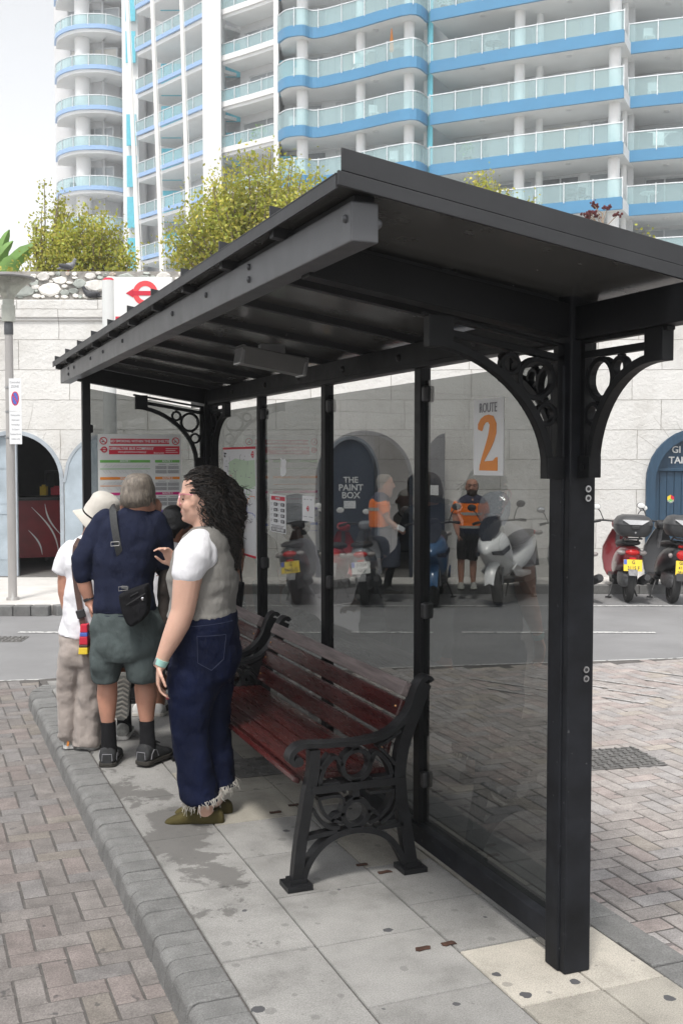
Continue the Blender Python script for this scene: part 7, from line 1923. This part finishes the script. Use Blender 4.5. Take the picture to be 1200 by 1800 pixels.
# ================================================================ pigeons
M['pigeon'] = mat('grey feathers', (0.20, 0.205, 0.225), .7, var=.35, scale=30, bump=.3)
M['pigeon_dark'] = mat('dark feathers', (0.035, 0.036, 0.042), .6, var=.3, scale=30)
def pigeon(label, u, v, z, face, m_, m2, sitting=False):
    o = thing('pigeon', label, 'pigeon', Wp(u, v, z), -TH); s = face
    q = MB(); zb = .10 if not sitting else .06
    q.tube([(-s * .17, 0, zb - .02), (-s * .12, 0, zb - .01), (-s * .06, 0, zb + .005), (0, 0, zb + .015), (s * .05, 0, zb + .03), (s * .08, 0, zb + .06), (s * .09, 0, zb + .09), (s * .10, 0, zb + .115), (s * .105, 0, zb + .13)], [.006, .018, .04, .052, .046, .032, .024, .024, .012], 12); q.tube([(s * .115, 0, zb + .115), (s * .14, 0, zb + .108)], [.008, .002], 6)
    b_ = organic(q, 'body', m_, o, .006, 2)
    for sd in (-1, 1):
        q = MB(); q.ball((-s * .035, sd * .046, zb + .012), (.10, .014, .034), 12, 8, Matrix.Rotation(s * .22, 3, 'Y')); q.build('wing', m2, o, smooth=True)
    if not sitting:
        for sd in (-1, 1):
            q = MB(); q.tube([(s * .0, sd * .018, .06), (s * .004, sd * .018, .004), (s * .03, sd * .02, .004)], .004, 6); q.build('leg', M['red'], o)
pigeon('grey pigeon standing on top of the rubble parapet', (122 - 600) * 15.6 / 1900, 15.7, 4.335, 1, M['pigeon'], M['pigeon_dark'])
pigeon('dark pigeon crouching on the cornice ledge below the rubble', (163 - 600) * 15.3 / 1900, 15.325, ZC + .122, -1, M['pigeon_dark'], M['pigeon_dark'], True)
# ================================================================ scooters along the kerb
def paint(name, col, coat=.6, rough=.3): return mat(name, col, rough, var=.04, scale=3, coat=coat, rvar=.08)
M['s_red'] = paint('dark red scooter paint', (0.16, 0.008, 0.012))
M['s_black'] = paint('satin black scooter paint', (0.018, 0.018, 0.02), .3, .42)
M['s_white'] = paint('white scooter paint', (0.90, 0.90, 0.90))
M['s_grey'] = paint('silver grey scooter paint', (0.22, 0.23, 0.25))
M['s_blue'] = paint('dark blue scooter paint', (0.03, 0.10, 0.22))
M['s_bred'] = paint('bright red scooter paint', (0.45, 0.015, 0.03))
M['tailred'] = mat('red lens', (0.55, 0.012, 0.012), .15, var=.1)
M['clearlens'] = mat('smoked lens', (0.30, 0.27, 0.26), .12, var=.2)
M['seat'] = mat('black vinyl seat', (0.02, 0.02, 0.021), .55, var=.2, bump=.15, bscale=60)
M['engine'] = mat('dull aluminium engine', (0.16, 0.16, 0.165), .5, metal=.5, var=.4, scale=18)
M['visor'] = glass_mat('clear windscreen', (.80, .82, .85), 1.45, 1.0, haze=.22, hazecol=(.5, .53, .58))
M['darkvisor'] = mat('dark screen', (0.012, 0.016, 0.028), .08, var=.1)
M['whiteplate'] = mat('white number plate', (0.68, 0.68, 0.66), .45)
M['casegrey'] = mat('dark grey case plastic', (0.045, 0.046, 0.049), .45, var=.2, bump=.1, bscale=150)
M['casesilver'] = mat('silver case band', (0.60, 0.60, 0.61), .3, metal=.4)

def scooter(label, u, v, head, lean=.0, col='s_black', R_=.24, tyre=.052, plate=None, pcol='yellow', case=False, screen=None, maxi=False, roundlight=False, steer=0.0, z=-.106, white_mirrors=True, scale=1.0):
    """head: direction of travel as an angle in the street frame (0 = along +u, 90 = away)"""
    o = thing('scooter', label, 'scooter', Wp(u, v, z), -TH + R(head), 'motor scooters parked along the kerb')
    o.rotation_mode = 'XYZ'
    o.rotation_euler = (lean, 0, -TH + R(head))
    o.scale = (scale,) * 3
    C = M[col]; WB = .64
    def wheel(x, nm, st=0.0):
        ax = Matrix.Rotation(st, 3, 'Z') @ Matrix.Rotation(PI / 2, 3, 'X')
        q = MB(); prof = [(R_ - .075, -tyre * .62), (R_ - .045, -tyre), (R_ - .018, -tyre * .9), (R_ - .003, -tyre * .45), (R_, 0), (R_ - .003, tyre * .45), (R_ - .018, tyre * .9), (R_ - .045, tyre), (R_ - .075, tyre * .62)]
        q.lathe(prof, (x, 0, R_), 32, axis=ax); w_ = q.build(nm, M['rubber'], o, smooth=True)
        q = MB(); q.sweep([Vector((x, 0, R_)) + ax @ Vector(((R_ - .08) * math.cos(k * PI / 14), (R_ - .08) * math.sin(k * PI / 14), 0)) for k in range(28)], .022, tyre * 1.3, ax @ Vector((0, 0, 1)), closed=True)
        q.lathe([(.05, -.05), (.05, .05)], (x, 0, R_), 14, axis=ax)
        for k in range(5):
            a = k * 2 * PI / 5; q.bar(Vector((x, 0, R_)) + ax @ Vector((.03 * math.cos(a), .03 * math.sin(a), 0)), Vector((x, 0, R_)) + ax @ Vector(((R_ - .085) * math.cos(a), (R_ - .085) * math.sin(a), 0)), .03, .03, ax @ Vector((0, 0, 1)))
        q.build('rim', M['engine'], w_)
    wheel(WB, 'front_wheel', steer); wheel(-WB, 'rear_wheel')
    def ring(x, zc, hw, hh, n=16, ex=2.6, taper=0.0):
        out = []
        for j in range(n):
            a = 2 * PI * j / n; ca, sa = math.cos(a), math.sin(a)
            y = hw * math.copysign(abs(ca) ** (2 / ex), ca); zz = hh * math.copysign(abs(sa) ** (2 / ex), sa)
            out.append(Vector((x, y * (1 - taper * (zz / hh)), zc + zz)))
        return out
    def loftp(rows, nm, m_, par=None, n=16, ex=2.6, taper=0.0, sub=True):
        q = MB(); q.loft([ring(*r, n=n, ex=ex, taper=taper) for r in rows], True); b = q.build(nm, m_, par or o, smooth=True, angle=50)
        if sub: s_ = b.modifiers.new('subsurf', 'SUBSURF'); s_.levels = 1; s_.render_levels = 1
        return b
    # rear bodywork, seat, engine
    if maxi:
        loftp([(-.98, .80, .03, .03), (-.93, .78, .085, .06), (-.70, .68, .15, .11), (-.35, .58, .17, .15), (-.05, .50, .16, .13), (.12, .44, .13, .10)], 'rear_body', C, taper=.12)
        loftp([(-.90, .845, .05, .03), (-.80, .855, .12, .045), (-.55, .83, .165, .05), (-.30, .76, .16, .055), (-.02, .745, .13, .06), (.12, .72, .08, .05)], 'seat', M['seat'])
    else:
        loftp([(-.90, .66, .05, .07), (-.86, .65, .13, .13), (-.66, .61, .185, .17), (-.40, .56, .19, .18), (-.15, .48, .175, .17), (.0, .42, .14, .15), (.06, .38, .1, .1)], 'rear_body', C, taper=.10)
        loftp([(-.80, .80, .08, .03), (-.70, .81, .145, .04), (-.40, .785, .155, .045), (-.10, .76, .13, .05), (.02, .73, .08, .05)], 'seat', M['seat'])
    loftp([(-.84, .30, .07, .07), (-.70, .31, .12, .11), (-.42, .30, .13, .13), (-.22, .31, .10, .09)], 'engine', M['engine'], ex=3.4)
    q = MB(); q.tube([(-.30, -.10, .22), (-.45, -.15, .24), (-.55, -.17, .27)], .02, 8); q.tube([(-.55, -.175, .27), (-.62, -.18, .29), (-.92, -.19, .36), (-.98, -.19, .375)], [.04, .062, .062, .04], 12); q.build('exhaust', M['bplastic'], o, smooth=True)
    q = MB(); q.cuboid(-.12, .36, -.15, .15, .25, .31); q.build('floorboard', M['bplastic'], o, bevel=.02)
    # front end
    if maxi:
        loftp([(.30, .52, .13, .22), (.46, .62, .20, .28), (.62, .74, .215, .24), (.76, .76, .18, .16), (.90, .73, .10, .085), (.99, .695, .02, .03)], 'front_fairing', C, taper=.05)
        for s in (-1, 1):
            q = MB(); q.prism([(.94, s * .075, .70), (.80, s * .166, .70), (.66, s * .212, .76), (.66, s * .215, .70), (.80, s * .168, .635), (.93, s * .08, .655)], (0.004, s * .016, 0)); q.build('headlight', M['darkvisor'], o, bevel=.004)
            q = MB(); q.prism([(.10, s * .15, .30), (.42, s * .185, .34), (.60, s * .20, .44), (.40, s * .20, .50), (.10, s * .165, .40), (-.25, s * .16, .36), (-.3, s * .15, .30)], (0, s * .02, 0)); q.build('side_panel', C, o, bevel=.008)
        q = MB(); sec = []
        for (x, zc, w) in ((.86, .835, .07), (.78, .92, .135), (.68, 1.02, .15), (.60, 1.10, .12), (.56, 1.13, .07)):
            sec.append([Vector((x + .02 * math.cos(k) , w * math.sin(k), zc)) for k in [(-1.3 + 2.6 * i / 10) for i in range(11)]] + [Vector((x - .02 + .02 * math.cos(k), w * math.sin(k) * .98, zc)) for k in [(1.3 - 2.6 * i / 10) for i in range(11)]])
        q.loft(sec, True); q.build('dark_screen', M['darkvisor'], o, smooth=True, angle=60)
    else:
        q = MB(); sec = []
        for (x, zc, w, b) in ((.30, .26, .16, .02), (.36, .34, .20, .05), (.42, .50, .225, .07), (.46, .66, .215, .08), (.47, .80, .15, .07), (.45, .92, .09, .05)):
            ks = [(-1.45 + 2.9 * i / 12) for i in range(13)]
            sec.append([Vector((x + b * math.cos(k), w * math.sin(k), zc)) for k in ks] + [Vector((x - .03 + b * .7 * math.cos(k), w * .96 * math.sin(k), zc)) for k in reversed(ks)])
        q.loft(sec, True); q.build('leg_shield', C, o, smooth=True, angle=60)
        loftp([(.34, .98, .06, .05), (.42, .995, .11, .07), (.50, .985, .10, .075), (.565, .97, .06, .05)], 'handlebar_cowl', C)
        q = MB(); q.lathe([(.065, 0), (.06, .02), (.03, .03)], (.545, 0, .965), 16, axis=Matrix.Rotation(PI / 2, 3, 'Y')); q.build('headlight', M['clearlens'], o, smooth=True)
    # fender and fork
    q = MB(); cs = []
    for i in range(13):
        a = R(8 + i * 11.5); rr_ = R_ + .025; cs.append((WB + math.cos(a) * rr_ * (1 if a < PI / 2 else 1.02), math.sin(a) * rr_))
    rings = []
    for i, (x, zz) in enumerate(cs):
        w = .075 * (1 - .35 * abs(i - 6) / 6) + .01
        rings.append([Vector((x - .0, -w, R_ + zz - .025)), Vector((x, -w * .6, R_ + zz + .012)), Vector((x, 0, R_ + zz + .02)), Vector((x, w * .6, R_ + zz + .012)), Vector((x, w, R_ + zz - .025)), Vector((x, 0, R_ + zz + .004))])
    q.loft(rings, True); q.build('front_fender', C, o, smooth=True, angle=60)
    q = MB()
    for s in (-1, 1): q.tube([(WB, s * .075, R_), (.52, s * .075, .62)], .018, 8)
    q.tube([(.52, 0, .6), (.45, 0, .95)], .03, 8); q.build('fork', M['engine'], o, smooth=True)
    hz_ = 1.02 if not maxi else 1.04
    q = MB(); q.tube([(.33, .34, hz_ + .0), (.40, .24, hz_ + .02), (.44, 0, hz_ + .005), (.40, -.24, hz_ + .02), (.33, -.34, hz_)], .012, 8); hb_ = q.build('handlebar', M['bplastic'], o, smooth=True)
    for s in (-1, 1):
        q = MB(); q.tube([(.365, s * .27, hz_ + .015), (.325, s * .36, hz_ - .002)], .019, 10); q.build('grip', M['rubber'], hb_, smooth=True)
        q = MB(); q.tube([(.42, s * .24, hz_ + .01), (.40, s * .20, hz_ + .012)], .006, 6); q.tube([(.40, s * .22, hz_ + .02), (.42, s * .27, hz_ + .14), (.41, s * .31, hz_ + .19)], .007, 6); q.ball((.40, s * .33, hz_ + .215), (.018, .062, .045), 14, 8); mi_ = q.build('mirror', M['bplastic'], o, smooth=True)
        q = MB(); q.ball((.385, s * .33, hz_ + .215), (.006, .056, .040), 14, 8); q.build('mirror_glass', M['white'] if white_mirrors else M['chrome'], mi_, smooth=True)
    # tail
    zt = .60 if not maxi else .74; xt = -.90 if not maxi else -.96
    if roundlight:
        q = MB(); q.lathe([(.068, 0), (.06, .03), (.03, .042)], (xt + .02, 0, .665), 20, axis=Matrix.Rotation(-PI / 2, 3, 'Y')); q.build('tail_light', M['tailred'], o, smooth=True)
        q = MB(); q.box((xt + .06, 0, .775), (.04, .085, .035)); q.build('reflector', M['tailred'], o, bevel=.01)
        for s in (-1, 1): 
            q = MB(); q.ball((xt + .06, s * .13, .645), (.03, .03, .035), 10, 8); q.build('indicator', M['clearlens'], o, smooth=True)
    else:
        q = MB(); q.ball((xt + .03, 0, zt + .09), (.05, .095, .045), 14, 8); q.build('tail_light', M['tailred'], o, smooth=True)
        for s in (-1, 1):
            q = MB(); q.ball((xt + .06, s * .135, zt + .085), (.045, .06, .035), 12, 8); q.build('indicator', M['clearlens'], o, smooth=True)
        q = MB(); q.box((xt - .0, 0, zt + .01), (.03, .09, .028)); q.build('reflector', M['tailred'], o, bevel=.008)
    q = MB(); q.prism([(xt + .0, -.075, zt - .02), (xt + .0, .075, zt - .02), (xt - .10, .055, R_ + .10), (xt - .10, -.055, R_ + .10)], (.02, 0, 0)); q.build('mudflap', M['engine'] if not roundlight else M['bplastic'], o, bevel=.006)
    if plate:
        X = Vector((0, -1, 0)); Z = Vector((-.18, 0, 1)).normalized(); Z = Vector((.22, 0, 1)).normalized(); N = X.cross(Z)
        c0 = Vector((xt - .045, 0, zt - .075 if len(plate) < 3 else zt - .10)); w, h = (.24, .155) if len(plate) < 3 else (.14, .19)
        q = MB(); q.prism([c0 - X * w / 2 - Z * h / 2, c0 + X * w / 2 - Z * h / 2, c0 + X * w / 2 + Z * h / 2, c0 - X * w / 2 + Z * h / 2], -N * .006); p_ = q.build('number_plate', M[pcol], o, bevel=.002)
        if len(plate) < 3:
            q = MB(); a = c0 - X * (w / 2 - .002) + Z * (h / 2 - .002) + N * .0006; q.prism([a, a + X * .04, a + X * .04 - Z * .065, a - Z * .065], N * .0008); q.build('blue_band', M['blue'], p_)
        for i, t_ in enumerate(plate):
            n = len(plate); text_mb(t_, h / n * .88, c0 + Z * (h * (.5 - (i + .5) / n)) + N * .0008 + X * (.008 if n < 3 else 0), X, Z, .0012, sx=.85, bold=.0008).build('lettering', M['blackprint'], p_)
    if case:
        def cr(zz, x0, x1, hw, k): return [Vector((x0 + (x1 - x0) * (.5 + .5 * math.copysign(abs(math.cos(a)) ** .55, math.cos(a))), hw * math.copysign(abs(math.sin(a)) ** .55, math.sin(a)), zz)) for a in [2 * PI * j / 24 for j in range(24)]]
        q = MB(); q.loft([cr(.90, -.95, -.62, .15, 0), cr(.915, -1.0, -.57, .19, 0), cr(.98, -1.04, -.55, .235, 0), cr(1.06, -1.045, -.55, .245, 0)], True); cs_ = q.build('top_case', M['casegrey'], o, smooth=True, angle=40)
        q = MB(); q.loft([cr(1.063, -1.05, -.545, .25, 0), cr(1.10, -1.045, -.55, .24, 0), cr(1.16, -1.0, -.58, .20, 0), cr(1.185, -.93, -.64, .14, 0)], True); q.build('lid', M['casegrey'], cs_, smooth=True, angle=40)
        q = MB(); q.prism([(-1.052, -.17, 1.155 - .03), (-1.052, .17, 1.155 - .03), (-1.056, .08, 1.068), (-1.056, -.08, 1.068)], (.03, 0, .004)); q.build('silver_band', M['casesilver'], cs_)
        q = MB(); q.box((-1.045, 0, 1.03), (.03, .11, .05)); q.build('latch', M['bplastic'], cs_, bevel=.01)
        q = MB(); q.lathe([(.012, 0), (.012, .004)], (-1.043, 0, .965), 12, axis=Matrix.Rotation(-PI / 2, 3, 'Y')); q.build('lock', M['steel'], cs_)
        q = MB(); q.tube([(-.6, .1, .82), (-.75, .1, .88), (-.95, .1, .88), (-.95, -.1, .88), (-.75, -.1, .88), (-.6, -.1, .82)], .012, 8); q.build('rack', M['bplastic'], o, smooth=True)
    if screen:
        q = MB(); sec = []
        for (x, zc, w) in ((.60, 1.0, .14), (.57, 1.12, .21), (.52, 1.27, .22), (.47, 1.40, .16), (.45, 1.44, .07)):
            ks = [(-1.0 + 2.0 * i / 10) for i in range(11)]
            sec.append([Vector((x - .1 + .1 * math.cos(k), w * math.sin(k) / .84, zc)) for k in ks] + [Vector((x - .106 + .1 * math.cos(k), w * math.sin(k) / .84, zc)) for k in reversed(ks)])
        q.loft(sec, True); q.build('windscreen', M['visor'], o, smooth=True, angle=60)
    q = MB(); q.tube([(-.12, .12, .24), (-.22, .2, .0)], .012, 8); q.tube([(-.12, -.10, .24), (-.22, -.19, .03)], .012, 8); q.tube([(-.24, .24, .008), (-.22, .16, .008)], .012, 8); q.build('stand', M['bplastic'], o, smooth=True)
    return o
def at_px(px, v): return (px - 600) * v / 1900.0
scooter('white maxi scooter facing the road with dark screen, beside the bearded worker', at_px(905, 13.75), 13.75, 243, .10, 's_white', R_=.26, tyre=.06, maxi=True, screen=True, steer=.25, white_mirrors=False, scale=.97)
scooter('dark red scooter with grey top case and yellow plate right of the post', at_px(1092, 14.1), 14.1, 84, .03, 's_red', R_=.29, tyre=.045, plate=('G', '3115 F'), case=True, scale=.93)
scooter('black scooter with top case and round tail light before the blue door', at_px(1163, 14.0), 14.0, 86, .10, 's_black', R_=.23, tyre=.055, plate=('GL', '411', '0BX'), case=True, roundlight=True, scale=.93)
scooter('silver grey scooter almost wholly hidden behind the shelter post', at_px(1001, 14.1), 14.1, 92, .0, 's_grey', R_=.24, scale=.9, white_mirrors=False)
scooter('black scooter with a clear windscreen and yellow plate behind the second glass pane', at_px(532, 13.9), 13.9, 86, -.12, 's_black', R_=.26, plate=('G', '9445 G'), screen=True, scale=.93)
scooter('grey scooter with a white number plate behind the third glass pane', at_px(648, 13.8), 13.8, 85, -.08, 's_grey', R_=.25, plate=('J1354', 'NKF'), pcol='whiteplate', scale=.93)
scooter('bright red scooter half hidden by the middle mullion', at_px(592, 14.0), 14.0, 84, .05, 's_bred', R_=.25, scale=.9)
scooter('dark blue scooter facing the road left of the bearded worker', at_px(770, 13.7), 13.7, 262, .06, 's_blue', R_=.26, maxi=True, white_mirrors=True, scale=.95)
# ================================================================ air
hz = MB(); hz.cuboid(-235, 235, -135, 255, -1.2, ZT + 1.5)
hm = bpy.data.materials.new('pale haze'); hm.use_nodes = True
nt = hm.node_tree; nt.nodes.clear()
ho = nt.nodes.new('ShaderNodeOutputMaterial'); pv_ = nt.nodes.new('ShaderNodeVolumePrincipled')
pv_.inputs['Color'].default_value = (0.93, 0.95, 0.97, 1); pv_.inputs['Density'].default_value = 0.0018; pv_.inputs['Anisotropy'].default_value = 0.2
nt.links.new(pv_.outputs[0], ho.inputs['Volume'])
tag(hz.build('haze', hm), kind='stuff')
